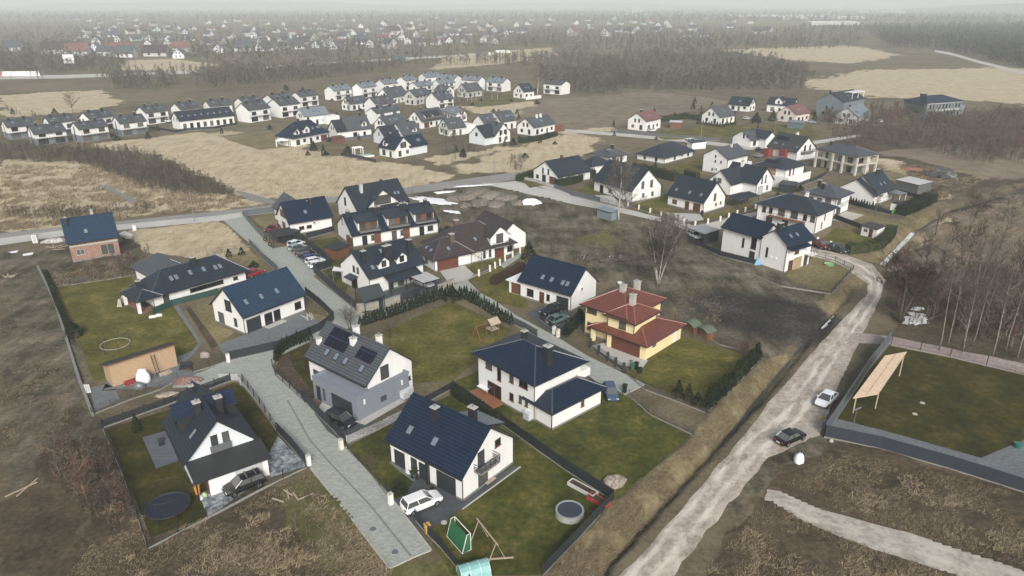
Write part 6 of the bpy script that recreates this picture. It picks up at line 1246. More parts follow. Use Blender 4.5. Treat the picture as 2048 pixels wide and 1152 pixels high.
def ibc(label, px, py, rz, cage):
    r = place('water_tank', label, 'tank', px, py, rz); bx(r, 'tank', flat('tank_white', (.66, .69, .70), .4), -.5, .5, -.6, .6, .15, 1.15); bx(r, 'pallet_base', GREYM, -.52, .52, -.62, .62, 0, .15); b = MB()
    for i in range(5): b.box(-.53 + i * .2575, -.5 + i * .2575, -.63, .63, 1.15, 1.17); [b.box(-.53 + i * .2575, -.5 + i * .2575, y, y + .02, .15, 1.17) for y in (-.63, .61)]
    for z in (.4, .65, .9): b.box(-.54, .54, -.64, -.62, z, z + .03); b.box(.51, .53, -.62, .62, z, z + .03)
    b.build('cage', METAL, r); return r
ibc('white water tank nearest the corner of the grey garage wing', 808, 796, 50, True); ibc('white water tank standing right against the white solar house wall', 816, 788, 50, True); ibc('caged white water tank beside the villa downpipe', 1058, 838, -48, True)
def bin_(label, px, py, m, lid=None, h=1.05, w=.55):
    r = place('wheelie_bin', label, 'bin', px, py, rnd.uniform(0, 90)); b = MB(); b.add([(-w * .4, -w * .4, .05), (w * .4, -w * .4, .05), (w * .4, w * .4, .05), (-w * .4, w * .4, .05), (-w / 2, -w / 2, h), (w / 2, -w / 2, h), (w / 2, w / 2, h), (-w / 2, w / 2, h)], [(3, 2, 1, 0), (0, 1, 5, 4), (1, 2, 6, 5), (2, 3, 7, 6), (3, 0, 4, 7)]); b.build('body', m, r)
    bx(r, 'lid', lid or m, -w / 2 - .03, w / 2 + .03, -w / 2 - .03, w / 2 + .03, h, h + .08); [bx(r, 'wheel', RUBBER, x - .04, x + .04, w * .36, w * .5, 0, .16) for x in (-.2, .2)]; return r
YB, GB_, BB = flat('bin_yellow', (.55, .36, .10), .5), flat('bin_green', (.03, .11, .05), .5), flat('bin_black', (.014, .015, .016), .5)
bin_('yellow bin behind the slatted gate of the nearest house', 855, 1066, YB); bin_('orange bin at the corner of the wide lean-to garage', 397, 988, flat('bin_orange', (.62, .27, .05), .5)); bin_('black bin on the lane end next to the blue grey car', 1249, 785, BB, h=1.2)
bin_('green bin by the gate of the yellow house', 1264, 740, GB_); bin_('dark bin right of the green bin at the yellow house', 1272, 738, BB); bin_('black bin at the letter boxes of the solar house', 672, 862, BB)
bin_('small black bin leaning on the yellow house hedge', 1280, 746, BB, h=.8); bin_('black bin at the garage door of the house with three skylights', 1404, 430, BB)
lump('rubbish_bag', 'yellow green bag beside the orange bin', 'bag', 409, 992, .7, .6, .5, flat('bag_lime', (.42, .52, .28), .6), 4); lump('rubbish_bag', 'white bag beside the orange bin', 'bag', 402, 998, .5, .5, .5, TARP, 6)
lump('bulk_bag', 'big white bulk bag standing at the muddy verge', 'bulk bag', 1597, 924, 1.15, 1.05, 1.25, TARP, 7); lump('yellow_sack', 'flattened yellow sack on the verge beside the white sedan', 'sack', 1641, 836, .9, .5, .2, YB, 2)
lump('boulder', 'white boulder at the foot of the tall anthracite wall', 'boulder', 1662, 883, .55, .45, .4, CONC, 2)
# slanting chipboard canopy
r = place('shelter', 'slanting wooden board shelter roof on thin posts inside the right enclosure', 'shelter', 1710, 812)
top = [G(1706, 796, 2.6), G(1757, 787, 2.6), G(1814, 703, 3.6), G(1770, 711, 3.6)]; c0 = G(1710, 812); BO = mat('bright_board', (.62, .47, .33), .33, .3, 2.0, spec=.9)  # paler than the chipboard: sky glint put into the board colour
tp = [(x - c0[0], y - c0[1], z) for x, y, z in top]; b = MB(); b.slab(tp, .14, 0); b.build('roof', BO, r); b = MB(); b.obox(((tp[0][0] + tp[1][0]) / 2, (tp[0][1] + tp[1][1]) / 2), ((tp[3][0] + tp[2][0]) / 2, (tp[3][1] + tp[2][1]) / 2), .08, 2.58, 2.63, 0, 3.58, 3.63); b.build('joint_batten', WALL['osb'], r)
for i in range(4): x, y, z = tp[i]; cxm, cym = sum(p[0] for p in tp) / 4, sum(p[1] for p in tp) / 4; x, y = x + (cxm - x) * .12, y + (cym - y) * .12; bx(r, 'post', WOODP, x - .07, x + .07, y - .07, y + .07, -.05, z - .2)
def lamp(label, px, py, h=7.5, arm=1.4, rz=90, col=METAL):
    r = place('street_lamp', label, 'street lamp', px, py, rz); b = MB(); b.tube([(0, 0, 0), (0, 0, h)], [.09, .05], 0, 6); b.build('pole', col, r); b = MB(); b.tube([(0, 0, h - .1), (arm, 0, h + .25)], .035, 0, 5); b.build('arm', col, r); bx(r, 'lamp_head', GREYM, arm - .1, arm + .55, -.13, .13, h + .2, h + .32); return r
lamp('street lamp beside the unfinished brick house', 77, 470, 7.2, rz=100); lamp('street lamp on the pavement above the dry lawn', 389, 443, 8, rz=100); lamp('street lamp at the bend of the upper road', 990, 352, 7.5, rz=80); lamp('small lamp post by the upper road behind the slate cross gable', 825, 385, 6, rz=90)
lamp('lamp post in front of the far lawn right of the faded red roof', 1401, 284, 9, rz=200); lamp('tall pale lamp post left of the pinkish house', 1548, 270, 10, rz=200); lamp('lamp post by the far road left of the white van', 1283, 282, 8, rz=180)
r = place('lamp_post', 'low double headed lamp post behind the tall anthracite wall', 'lamp post', 1701, 880, 30); b = MB(); b.tube([(0, 0, 0), (0, 0, 4.4)], .05, 0, 6); b.build('pole', GREYM, r); [bx(r, 'lamp_head', METAL, min(0, s), max(0, s), -.1, .1, 4.35, 4.45) for s in (.8, -.5)]
def carport(label, corners, z, m, fascia=TRIM, h=None, walls=None, name='carport'):
    c0 = G(*corners[0], z); r = thing(name, label, 'carport', (c0[0], c0[1], 0)); tp = []
    for p in corners: x, y, _ = G(*p, z); tp.append((x - c0[0], y - c0[1], z))
    b = MB(); b.slab(tp, .18, 0, 1); b.build('roof', [m, fascia], r); cx, cy_ = sum(p[0] for p in tp) / len(tp), sum(p[1] for p in tp) / len(tp)
    for x, y, _ in tp: x, y = x + (cx - x) * .07, y + (cy_ - y) * .07; bx(r, 'post', fascia, x - .07, x + .07, y - .07, y + .07, 0, z - .15)
    if walls:
        for i, j in walls: b = MB(); b.obox([tp[i][k] + ((cx, cy_)[k] - tp[i][k]) * .05 for k in (0, 1)], [tp[j][k] + ((cx, cy_)[k] - tp[j][k]) * .05 for k in (0, 1)], .08, .05, z - .2); b.build('side_wall', fascia, r)
    return r
carport('dark flat carport with spare wheels hung on its fence', ((544, 474), (572, 466), (590, 466), (588, 455), (580, 453), (536, 461))[0:1] + ((589, 467), (580, 454), (535, 461)), 2.5, ROOF['felt'], FG)
for i, (px, py) in enumerate(((531, 486), (541, 496))):
    r = place('spare_wheel', ('spare wheel hung on the fence post left of the dark carport', 'spare wheel hung at the corner of the dark carport fence')[i], 'wheel', px, py, 40); b = MB(); b.tube([(.34 * math.cos(t_ * math.pi / 8), 0, .9 + .34 * math.sin(t_ * math.pi / 8)) for t_ in range(17)], .12, 0, 6); b.build('tyre', RUBBER, r); b = MB(); b.tube([(0, -.05, .9), (0, .05, .9)], .2, 0, 10); b.build('rim', METAL, r)
carport('grey green flat carport at the lane corner', ((728, 604), (770, 590), (758, 566), (708, 578)), 2.5, flat('felt_green', (.05, .065, .066), .8, 0, .2), FG)
carport('white slatted pergola with pale sheet roof right of the twin dormer house', ((846, 566), (880, 557), (852, 543), (818, 552)), 2.5, flat('pergola_sheet', (.45, .45, .43), .3, 0, .3), TRIM)
carport('flat grey carport with black side wall by the village road', ((1410, 468), (1440, 459), (1404, 447), (1375, 456)), 2.6, flat('flat_grey', (.28, .29, .29), .6), FG, walls=((0, 1),))
carport('low dark hipped carport beside the crossing slate gables', ((1478, 401), (1520, 390), (1498, 382), (1458, 390)), 2.6, ROOF['slate'], TRIM)
carport('white terrace canopy on the back of the twin dormer house', ((664, 541), (686, 543), (686, 536), (668, 533)), 2.4, WHITEP, GREYM, name='canopy')
def shed(label, p, q, d, h, roofm, wallm, name='shed', win=True, mono=.35, cat='shed'):
    a, L, t = edge(p, q); r = thing(name, label, cat, a, R(t)); bx(r, 'wall', wallm, 0, L, 0, d, -.05, h); b = MB(); b.slab([(-.25, -.3, h + .05), (L + .25, -.3, h + .05), (L + .25, d + .25, h + .05 + mono), (-.25, d + .25, h + .05 + mono)], .12, 0, 1); b.build('roof', [roofm, TRIM], r)
    if win: bx(r, 'door', DOOR_B, L * .5, L * .5 + .9, -.03, .01, .05, 2.0); bx(r, 'window', GLASS, L * .15, L * .15 + .9, -.03, .01, 1.0, 1.7)
    return r
shed('brown wooden shed with dark flat roof on the lawn behind the twin dormers', (672, 521), (700, 510), 3.0, 2.2, ROOF['felt'], WALL['wood'], win=False, name='garden_shed')
shed('small white garden house with reddish roof by the clipped hedge', (1721, 470), (1751, 478), 3.0, 2.3, ROOF['brown'], WALL['white'], name='garden_house')
shed('grey metal garage with bright roof at the edge of the fields', (1790, 377), (1834, 388), 5.5, 2.6, WALL['pale'], GREYM, win=False, name='metal_garage')
shed('blue grey site container behind the tall birch', (1194, 434), (1222, 442), 2.6, 2.2, flat('container_roof', (.22, .28, .31), .6), flat('container_blue', (.17, .22, .25), .6), win=False, name='site_container', mono=0)
shed('dark timber shed in front of the white terrace villa', (1556, 384), (1584, 388), 4, 2.3, ROOF['slate'], DOOR_D, win=False, name='garden_shed')
shed('dark green bin shed next to the parked row', (571, 488), (602, 478), 2.4, 2.0, flat('bin_shed_roof', (.035, .045, .045), .7), flat('bin_shed', (.02, .03, .03), .7), win=False, name='bin_shed', mono=0)
shed('little brown shed on the far lawn right of the faded red roof', (1339, 256), (1362, 257), 4, 2.4, WALL['pale'], WALL['wood'], win=False, name='garden_shed')
shed('blue garage pair in front of the pinkish house', (1574, 256), (1606, 258), 5, 2.4, flat('garage_roof', (.15, .19, .2), .5), flat('garage_blue', (.08, .11, .13), .6), win=False, name='garage')
shed('small grey roofed hut behind the pyramid roof bungalow', (1374, 296), (1384, 299), 6, 2.4, ROOF['slate'], WALL['white'], win=False, name='garden_hut')
shed('brown timber hut by the dark carport house', (672, 288), (690, 285), 2.5, 2.2, WALL['wood'], WALL['wood'], win=False, name='garden_hut')
# arched wood stores behind the yellow house
for i, (p, q) in enumerate((((1361, 660), (1388, 672)), ((1390, 672), (1416, 684)))):
    a, L, t = edge(p, q); r = thing('wood_store', ('green arched wood store nearest the yellow house', 'green arched wood store with white sacks, right of the first')[i], 'wood store', a, R(t)); b = MB(); n = 8; ar = [(L * k / n, 1.5 + .55 * math.sin(math.pi * k / n)) for k in range(n + 1)]
    for k in range(n): b.slab([(ar[k][0], -.3, ar[k][1]), (ar[k + 1][0], -.3, ar[k + 1][1]), (ar[k + 1][0], 1.9, ar[k + 1][1]), (ar[k][0], 1.9, ar[k][1])], .06)
    b.build('roof', flat('store_green', (.10, .13, .09), .7), r); [bx(r, 'post', FWOOD, x - .06, x + .06, y - .06, y + .06, 0, 1.5) for x in (.08, L - .08) for y in (0, 1.6)]; bx(r, 'log_stack', FWOOD, .2, L - .2, .7, 1.5, 0, 1.1)
# play things
r = place('playhouse', 'small wooden playhouse tower with red slide arm in the hedged garden', 'playhouse', 985, 668, 40); [bx(r, 'post', FWOOD, x - .06, x + .06, y - .06, y + .06, 0, 2.2) for x in (-.7, .7) for y in (-.7, .7)]; bx(r, 'platform', WOODP, -.8, .8, -.8, .8, 1.0, 1.1); b = MB(); b.slab([(-1, -1, 2.1), (1, -1, 2.1), (1, 0, 2.9), (-1, 0, 2.9)], .06); b.slab([(1, 1, 2.1), (-1, 1, 2.1), (-1, 0, 2.9), (1, 0, 2.9)], .06); b.build('roof', WOODP, r); b = MB(); b.tube([(-.7, 0, 2.2), (-3.2, .2, 2.2)], .06, 0, 5); [b.tube([(-3.2, y, 0), (-3.2, .2, 2.2)], .06, 0, 5) for y in (-1, 1.3)]; b.build('swing_arm', flat('red_wood', (.28, .08, .06), .7), r)
r = place('playhouse', 'tiny white playhouse with dark roof and green slide by the thick hedge', 'playhouse', 1790, 425, 40); bx(r, 'hut', WHITEP, -1, 1, -1, 1, .6, 2.4); b = MB(); b.slab([(-1.2, -1.2, 2.3), (1.2, -1.2, 2.3), (1.2, 0, 3.1), (-1.2, 0, 3.1)], .08); b.slab([(1.2, 1.2, 2.3), (-1.2, 1.2, 2.3), (-1.2, 0, 3.1), (1.2, 0, 3.1)], .08); b.build('roof', TRIM, r); [bx(r, 'leg', FWOOD, x - .07, x + .07, y - .07, y + .07, 0, .6) for x in (-.9, .9) for y in (-.9, .9)]; b = MB(); b.slab([(-1, -.3, .9), (-1, .3, .9), (-3, .3, .1), (-3, -.3, .1)], .06); b.build('slide', flat('slide_green', (.05, .35, .06), .4), r)
r = place('pool', 'small rectangular garden pool with turquoise cover by the tan field', 'pool', 727, 313, 30); bx(r, 'cover', flat('pool_cover', (.25, .42, .40), .4), -3, 3, -1.6, 1.6, 0, .5); bx(r, 'edge', WHITEP, -3.3, 3.3, -1.9, -1.6, 0, .55)
r = place('pergola', 'little white pergola beside the garden pool', 'pergola', 716, 308, 30); [bx(r, 'post', WHITEP, x - .12, x + .12, y - .12, y + .12, 0, 2.3) for x in (-1.5, 1.5) for y in (-1.2, 1.2)]; [bx(r, 'beam', WHITEP, -1.8, 1.8, y - .1, y + .1, 2.3, 2.5) for y in (-1.2, 0, 1.2)]
r = place('gazebo', 'white garden tent beside the black hipped villa', 'gazebo', 566, 292, 20); b = MB(); b.add([(-2.4, -2, 2.2), (2.4, -2, 2.2), (2.4, 2, 2.2), (-2.4, 2, 2.2), (0, 0, 3.0)], [(0, 1, 4), (1, 2, 4), (2, 3, 4), (3, 0, 4)]); b.build('canopy', TARP, r); [bx(r, 'post', WHITEP, x - .1, x + .1, y - .1, y + .1, 0, 2.2) for x in (-2.3, 2.3) for y in (-1.9, 1.9)]
def planter(label, px, py, m=BB, s=1.0):
    r = place('potted_plant', label, 'plant', px, py); b = MB(); b.lathe([(0, 0), (.2 * s, 0), (.28 * s, .4 * s), (.24 * s, .4 * s), (0, .36 * s)], n=12); b.build('pot', m, r); return r
planter('dark pot with drooping plant by the garage door of the solar house', 706, 823); planter('green tub on the paved corner of the right enclosure', 2034, 895, flat('tub_green', (.03, .16, .11), .4), 1.6)
planter('black pot in front of the nearest garage door', 864, 978)
for i, (px, py, lab) in enumerate(((936, 1057, 'manhole cover on the lane, uppermost of three'), (790, 1104, 'round manhole cover near the end of the lane'), (1262, 722, 'round manhole cover on the drive of the yellow house'), (888, 1045, 'pale round well cover on the nearest lawn'), (1830, 828, 'pale well cover in the middle of the enclosure lawn'), (1845, 806, 'smaller well cover behind it in the enclosure'))):
    if i == 0: px, py = 746, 1058
    b = MB(); b.lathe([(0, .035), (.32, .035), (.34, .0)], n=16); o = b.build('manhole_cover', CONC if i > 2 else GREYM); o.location = G(px, py); tag(o, lab, 'manhole')
for px, py, lab in ((305, 635, 'white drain box left of two on the bungalow lawn'), (318, 632, 'white drain box right of two on the bungalow lawn')):
    b = MB(); b.box(-.5, .5, -.25, .25, 0, .3); b.box(-.4, .4, -.18, .18, .3, .38); o = b.build('drain_box', WHITEP); o.location = G(px, py); o.rotation_euler = (0, 0, R(20)); tag(o, lab, 'box')
for px, py, lab, c in ((428, 933, '', 0),): pass
def mailbox(label, px, py, m=WALL['white']): r = place('letter_box_pillar', label, 'pillar', px, py, 45); bx(r, 'pillar', m, -.22, .22, -.22, .22, 0, 1.35); bx(r, 'cap', CONC, -.26, .26, -.26, .26, 1.35, 1.42)
mailbox('white letter box pillar at the front drive gate', 782, 1008); mailbox('cream pillar at the corner of the solar house fence', 683, 898, WALL['cream']); mailbox('white pillar at the end of the patterned drive', 618, 930); mailbox('white pillar at the left of the sliding gate by the paved yard', 457, 724)
mailbox('white letter box pillar, left of two, at the open garage drive', 1108, 668); mailbox('cream letter box pillar, right of two, at the open garage drive', 1116, 674, WALL['cream'])
# earth, stone and wood lying about
EH = cover('heap_earth', [(.35, (.07, .062, .05)), (.48, (.15, .135, .11)), (.58, (.23, .205, .17)), (.68, (.30, .27, .22))], 1.3, bump=.6)
for i, (px, py, w, hh) in enumerate(((925, 397, 8, 1.4), (952, 390, 10, 1.8), (982, 394, 9, 1.5), (1012, 398, 8, 1.2), (960, 408, 7, 1.0), (992, 410, 7, 1.1), (930, 412, 5, .9), (1034, 408, 5, 1.2), (905, 402, 5, 1.4))):
    lump('earth_heap', 'heap of grey brown earth in the row of tipped heaps beside the snow patches', 'heap', px, py, w, w * .75, hh, EH, 50 + i, 15 * i)['group'] = 'tipped earth heaps by the snow'
lump('sand_heap', 'pale heap of sand and stones on the villa lawn', 'heap', 1228, 966, 3.0, 2.2, .75, cover('sandy', [(.35, (.16, .13, .11)), (.5, (.36, .31, .26)), (.65, (.58, .53, .47))], 2.5), 12, 30, False, 14)
lump('sand_heap', 'low pale heap of sand behind the wire fence of the shed', 'heap', 334, 790, 3.2, 1.4, .3, cover('sandy', []) if False else MATS['sandy'], 13, 15)
for i, (px, py, w, lab) in enumerate(((1872, 352, 7, 'large black covered heap at the field edge, left part'), (1893, 356, 6, 'black covered heap at the field edge, right part'), (1885, 346, 7, 'black covered heap behind the two others'))): lump('covered_heap', lab, 'heap', px, py, w, w * .8, 1.9, cover('sheet_black', [(.35, (.03, .03, .03)), (.5, (.08, .08, .08)), (.6, (.30, .30, .29))], .9), 20 + i, 0, False)
lump('timber_stack', 'dark red timber stack beside the black covered heaps', 'timber', 1824, 341, 7, 2, 1.0, FWOOD, 30, -15, False)
r = place('plank_pile', 'loose white boards on the ground beside the paved yard', 'boards', 616, 640, 0); rr2 = random.Random(3)
for k in range(8): b = MB(); t_ = R(rr2.uniform(100, 150)); x, y = rr2.uniform(-1, 1), rr2.uniform(-.6, .6); b.obox((x, y), (x + 2 * math.cos(t_), y + 2 * math.sin(t_)), .2, .05 + .05 * k, .1 + .05 * k); b.build('board', WOODP if k % 2 else WALL['pale'], r)
for px, py, lab, n, L in ((20, 1001, 'two weathered beams crossed on the dark field at the left edge', 2, 3.2), (584, 1000, 'bleached sticks lying in the weeds beside the lane', 5, 1.6), (18, 556, 'scattered pale boards on the muddy plot at the left edge', 9, 1.8), (108, 498, 'pile of grey boards beside the brick house', 5, 2.4), (985, 1118, 'fallen grey pole on the nearest lawn', 1, 2.6)):
    r = place('timber_scrap', lab, 'timber', px, py)
    for k in range(n): b = MB(); t_ = rr2.uniform(0, 3.1); x, y = rr2.uniform(-.9, .9), rr2.uniform(-.7, .7); b.obox((x, y), (x + L * math.cos(t_), y + L * math.sin(t_)), .14, .04 + .03 * k, .14 + .03 * k); b.build('beam', WOODP, r)
for px, py, lab in ((25, 505, 'white sheet of insulation board lying on the mud, left one'), (56, 509, 'white sheet of insulation board lying on the mud, right one')):
    b = MB(); b.box(-1, 1, -.6, .6, .02, .1); o = b.build('insulation_board', WHITEP); o.location = G(px, py); o.rotation_euler = (R(4), R(-5), R(20)); tag(o, lab, 'board')
lump('builders_rubbish', 'heap of rubbish bags and timber beside the brick house', 'rubbish', 108, 484, 5, 2, .9, cover('rubbish', [(.36, (.06, .05, .05)), (.47, (.25, .22, .2)), (.55, (.55, .55, .56)), (.65, (.16, .09, .04))], 1.3), 41, 20, False, 16)
r = place('portable_toilet', 'white cabinet by the street lamp near the brick house', 'cabinet', 72, 485, 20); bx(r, 'cabin', WHITEP, -.5, .5, -.5, .5, 0, 1.9); bx(r, 'roof', CONC, -.55, .55, -.55, .55, 1.9, 2.0); bx(r, 'door', WALL['pale'], -.35, .35, -.53, -.5, .1, 1.8)
r = place('cable_box', 'white utility box on the dry lawn beside the brick house', 'utility box', 270, 462, 15); bx(r, 'cabinet', WHITEP, -.4, .4, -.2, .2, 0, 1.5); bx(r, 'lid', CONC, -.44, .44, -.24, .24, 1.5, 1.58)
r = place('boat', 'small trailer with a white covered boat beside the brick house', 'boat', 255, 478, -40); b = MB(); b.add([(-1.8, -.8, .5), (1.2, -.8, .5), (2.2, 0, .6), (1.2, .8, .5), (-1.8, .8, .5), (-1.8, -.9, 1.2), (1.3, -.9, 1.2), (2.6, 0, 1.35), (1.3, .9, 1.2), (-1.8, .9, 1.2), (-1, 0, 1.7), (1.2, 0, 1.6)], [(4, 3, 2, 1, 0), (0, 1, 6, 5), (1, 2, 7, 6), (2, 3, 8, 7), (3, 4, 9, 8), (4, 0, 5, 9), (5, 6, 11, 10), (6, 7, 11), (7, 8, 11), (8, 9, 10, 11), (9, 5, 10)]); b.build('hull', [WHITEP], r); bx(r, 'trailer', GREYM, -1.8, 2.4, -.4, .4, .3, .45); [b for b in [bx(r, 'wheel', RUBBER, -.7, -.2, y, y + .18, 0, .5) for y in (-.8, .62)]]
r = place('wheelbarrow', 'blue plastic sheet hung on the low dark wall of the two gable house', 'sheet', 1517, 531, 0); b = MB(); b.add([(-.9, 0, .05), (.9, 0, .05), (.2, .4, 1.5), (-.2, .4, 1.5), (-.9, .25, .05), (.9, .25, .05)], [(0, 1, 2, 3), (5, 4, 3, 2), (4, 0, 3), (1, 5, 2)]); b.build('sheet', flat('blue_sheet', (.12, .34, .5), .5), r); r.name = 'plastic_sheet'
r = place('sandpit_toy', 'green plastic toy pool on the lawn of the two gable house', 'toy', 1658, 530, 20); b = MB(); b.lathe([(0, .1), (.8, .1), (1.0, .3), (.9, 0)], n=14); b.build('basin', flat('toy_green', (.22, .42, .2), .5), r); r.name = 'toy_pool'
r = place('billboard', 'tilted white roadside billboard far left beside the motorway', 'billboard', 142, 140, 12); bx(r, 'panel', WHITEP, -4, 4, -.2, .2, 5, 12); bx(r, 'border', WALL['pale'], -2.2, 2.2, -.26, -.2, 6.5, 10); [bx(r, 'post', GREYM, x - .2, x + .2, -.2, .2, 0, 5) for x in (-2, 2)]
r = place('advertising_banner', 'red and white banner fence at the far left edge', 'banner', 18, 153, 5); [bx(r, 'panel', m, -14 + i * 9, -5.2 + i * 9, -.2, .2, .3, 3.6) for i, m in enumerate((flat('banner_red', (.5, .05, .04), .6), WHITEP, WHITEP, WHITEP))]
for lab, px, py, m in (('dark green lorry on the motorway, half hidden by trees', 798, 122, (.06, .09, .085)), ('dark covered lorry farther along the motorway', 964, 112, (.07, .08, .08)), ('white lorry behind the dark one on the motorway', 1003, 108, (.6, .6, .6))):
    r = place('lorry', lab, 'lorry', px, py, 8); bx(r, 'trailer', flat('lorry_%d' % px, m, .6), -6.5, 6.5, -1.25, 1.25, 1.0, 4.0); bx(r, 'cab', WHITEP, 6.8, 9, -1.2, 1.2, .6, 3.4); [bx(r, 'wheel', RUBBER, x - .5, x + .5, -1.3, 1.3, 0, 1) for x in (-4.5, -3.3, 7.8)]
for i, px in enumerate((258, 272)): r = place('power_pole', ('wooden pylon in the tan field before the dark blue barn, left pole', 'wooden pylon in the tan field before the dark blue barn, right pole')[i], 'pole', px, 134); b = MB(); b.tube([(0, 0, 0), (0, 0, 11)], .22, 0, 5); b.build('pole', FWOOD, r); bx(r, 'crossbar', FWOOD, -1.5, 1.5, -.1, .1, 10, 10.3)
# ---------------------------------------------------------------- trees, hedges, grass
def leafy(name, a, b_, rough=.8): return cover(name, [(.35, tuple(c * .55 for c in a)), (.5, a), (.65, b_)], 3.0, rough, 0)
TH = [leafy('thuja_leaf', (.018, .030, .011), (.036, .050, .016)), leafy('thuja_leaf_dark', (.008, .014, .007), (.018, .028, .012))]
HG = [leafy('hedge_leaf', (.040, .050, .016), (.085, .09, .028)), leafy('hedge_leaf_dark', (.016, .026, .012), (.03, .045, .018))]
BEECH = [leafy('beech_leaf', (.07, .035, .025), (.13, .07, .045)), leafy('beech_leaf_dark', (.04, .022, .018), (.07, .04, .03))]
BARK_B = cover('birch_bark', [(.36, (.12, .105, .09)), (.46, (.40, .37, .32)), (.6, (.56, .53, .47))], 2.2); BARK_S = cover('birch_bark_grey', [(.36, (.08, .072, .064)), (.46, (.18, .165, .145)), (.6, (.28, .26, .23))], 2.2); BARK = cover('grey_bark', [(.35, (.06, .05, .04)), (.5, (.12, .10, .085)), (.65, (.2, .17, .145))], 3)
TWIG = [leafy('twig_brown', (.115, .095, .073), (.17, .14, .11)), leafy('twig_grey', (.15, .135, .115), (.21, .19, .165)), leafy('twig_dark', (.066, .058, .048), (.10, .088, .072)), leafy('twig_red', (.12, .065, .05), (.18, .10, .075))]  # tones raised for the far woods: haze fade put into the colour
PINE = [leafy('pine_leaf', (.020, .030, .018), (.035, .050, .027))]
npr = np.random.default_rng(5)
def tri_leaves(c, n, size, up=.3):
    """n leaf triangles round the points c"""
    d1 = npr.normal(size=(n, 3)); d1 /= np.linalg.norm(d1, axis=1)[:, None]; d2 = npr.normal(size=(n, 3)); d2 /= np.linalg.norm(d2, axis=1)[:, None]
    s = size * npr.uniform(.6, 1.4, (n, 1)); d1[:, 2] += up
    return np.stack([c + d1 * s, c - d1 * s * .5 + d2 * s * .6, c - d1 * s * .5 - d2 * s * .6], 1)
def from_tris(name, t, mats, mi=None, parent=None):
    n = len(t); return bigmesh(name, t.reshape(-1, 3), np.arange(n * 3).reshape(n, 3), mats, mi, parent)
def thuja_mesh(h, w, n, size):
    z = npr.uniform(0, 1, n) ** .8; a = npr.uniform(0, 6.283, n); prof = np.where(z < .2, .8 + z, 1.0 * (1 - (z - .2) / .8) ** .95); r = w / 2 * prof * npr.uniform(.75, 1.05, n)
    t = tri_leaves(np.stack([r * np.cos(a), r * np.sin(a), z * h * .97], -1), n, size, 1.0); o = from_tris('thuja', t, TH, npr.integers(0, 2, n)); COL.objects.unlink(o); return o.data
TM = [thuja_mesh(1.0, .5, 240, .07) for _ in range(4)]
def core(o, h, w):  # solid inner cone so that a thuja is not see-through
    b = MB(); b.lathe([(w * .36, 0), (w * .40, h * .25), (w * .22, h * .65), (.01, h * .95)], n=7); return b.build('trunk', TH[1], o, uv=False)
def thuja(px, py, h=2.0, w=.95, label='dark narrow thuja', group=None, name='thuja'):
    o = bpy.data.objects.new(name, TM[rnd.randrange(4)]); COL.objects.link(o); o.location = G(px, py); s = rnd.uniform(.88, 1.12); o.scale = (w / .5 * rnd.uniform(.9, 1.1), w / .5 * rnd.uniform(.9, 1.1), h * s); o.rotation_euler = (0, 0, rnd.uniform(0, 6)); return tag(o, label, 'thuja', group)
_core = None
def thuja_row(px, n, h, w, label, group):
    global _core
    pl = P(*px); tot = sum(math.hypot(b[0] - a[0], b[1] - a[1]) for a, b in zip(pl[:-1], pl[1:])); rs = resample(pl, tot / n)
    for x, y in rs:
        o = bpy.data.objects.new('thuja', TM[rnd.randrange(4)]); COL.objects.link(o); o.location = (x + rnd.uniform(-.08, .08), y + rnd.uniform(-.08, .08), 0); o.scale = (w / .5 * rnd.uniform(.9, 1.12), w / .5 * rnd.uniform(.9, 1.12), h * rnd.uniform(.76, 1.16)); o.rotation_euler = (0, 0, rnd.uniform(0, 6)); tag(o, label, 'thuja', group)
thuja_row((722, 652, 780, 634, 850, 608, 905, 590), 34, 2.3, .95, 'narrow dark thuja in the row along the lane above the solar house garden', 'thujas along the upper lane')
thuja_row((920, 592, 968, 618, 1022, 650), 20, 2.4, .95, 'narrow thuja in the row down to the wooden playhouse', 'thujas beside the playhouse garden')
thuja_row((551, 722, 566, 702, 590, 690, 620, 680), 17, 2.1, .85, 'dark thuja at the bend of the lane left of the solar house', 'thujas at the lane bend')
thuja_row((1414, 818, 1465, 770, 1516, 716), 30, 2.7, 1.25, 'tall dark thuja in the thick row below the yellow house', 'thujas below the yellow house')
thuja_row((1130, 672, 1148, 655, 1162, 640), 10, 2.4, 1.4, 'dark thuja between the open garage and the yellow house', 'thujas beside the open garage')
thuja_row((878, 476, 900, 470), 7, 2.2, 1.1, 'small thuja at the right end of the terraced row', 'thujas at the terraced row')
thuja_row((1700, 408, 1760, 424), 11, 2.0, 1.0, 'dark conifer along the fence of the stepped gable house', 'conifers at the stepped gable house')
thuja_row((1395, 248, 1440, 254, 1470, 250), 14, 2.0, 1.4, 'low conifer in front of the house with four gable windows', 'conifers in front of the four gable windows')
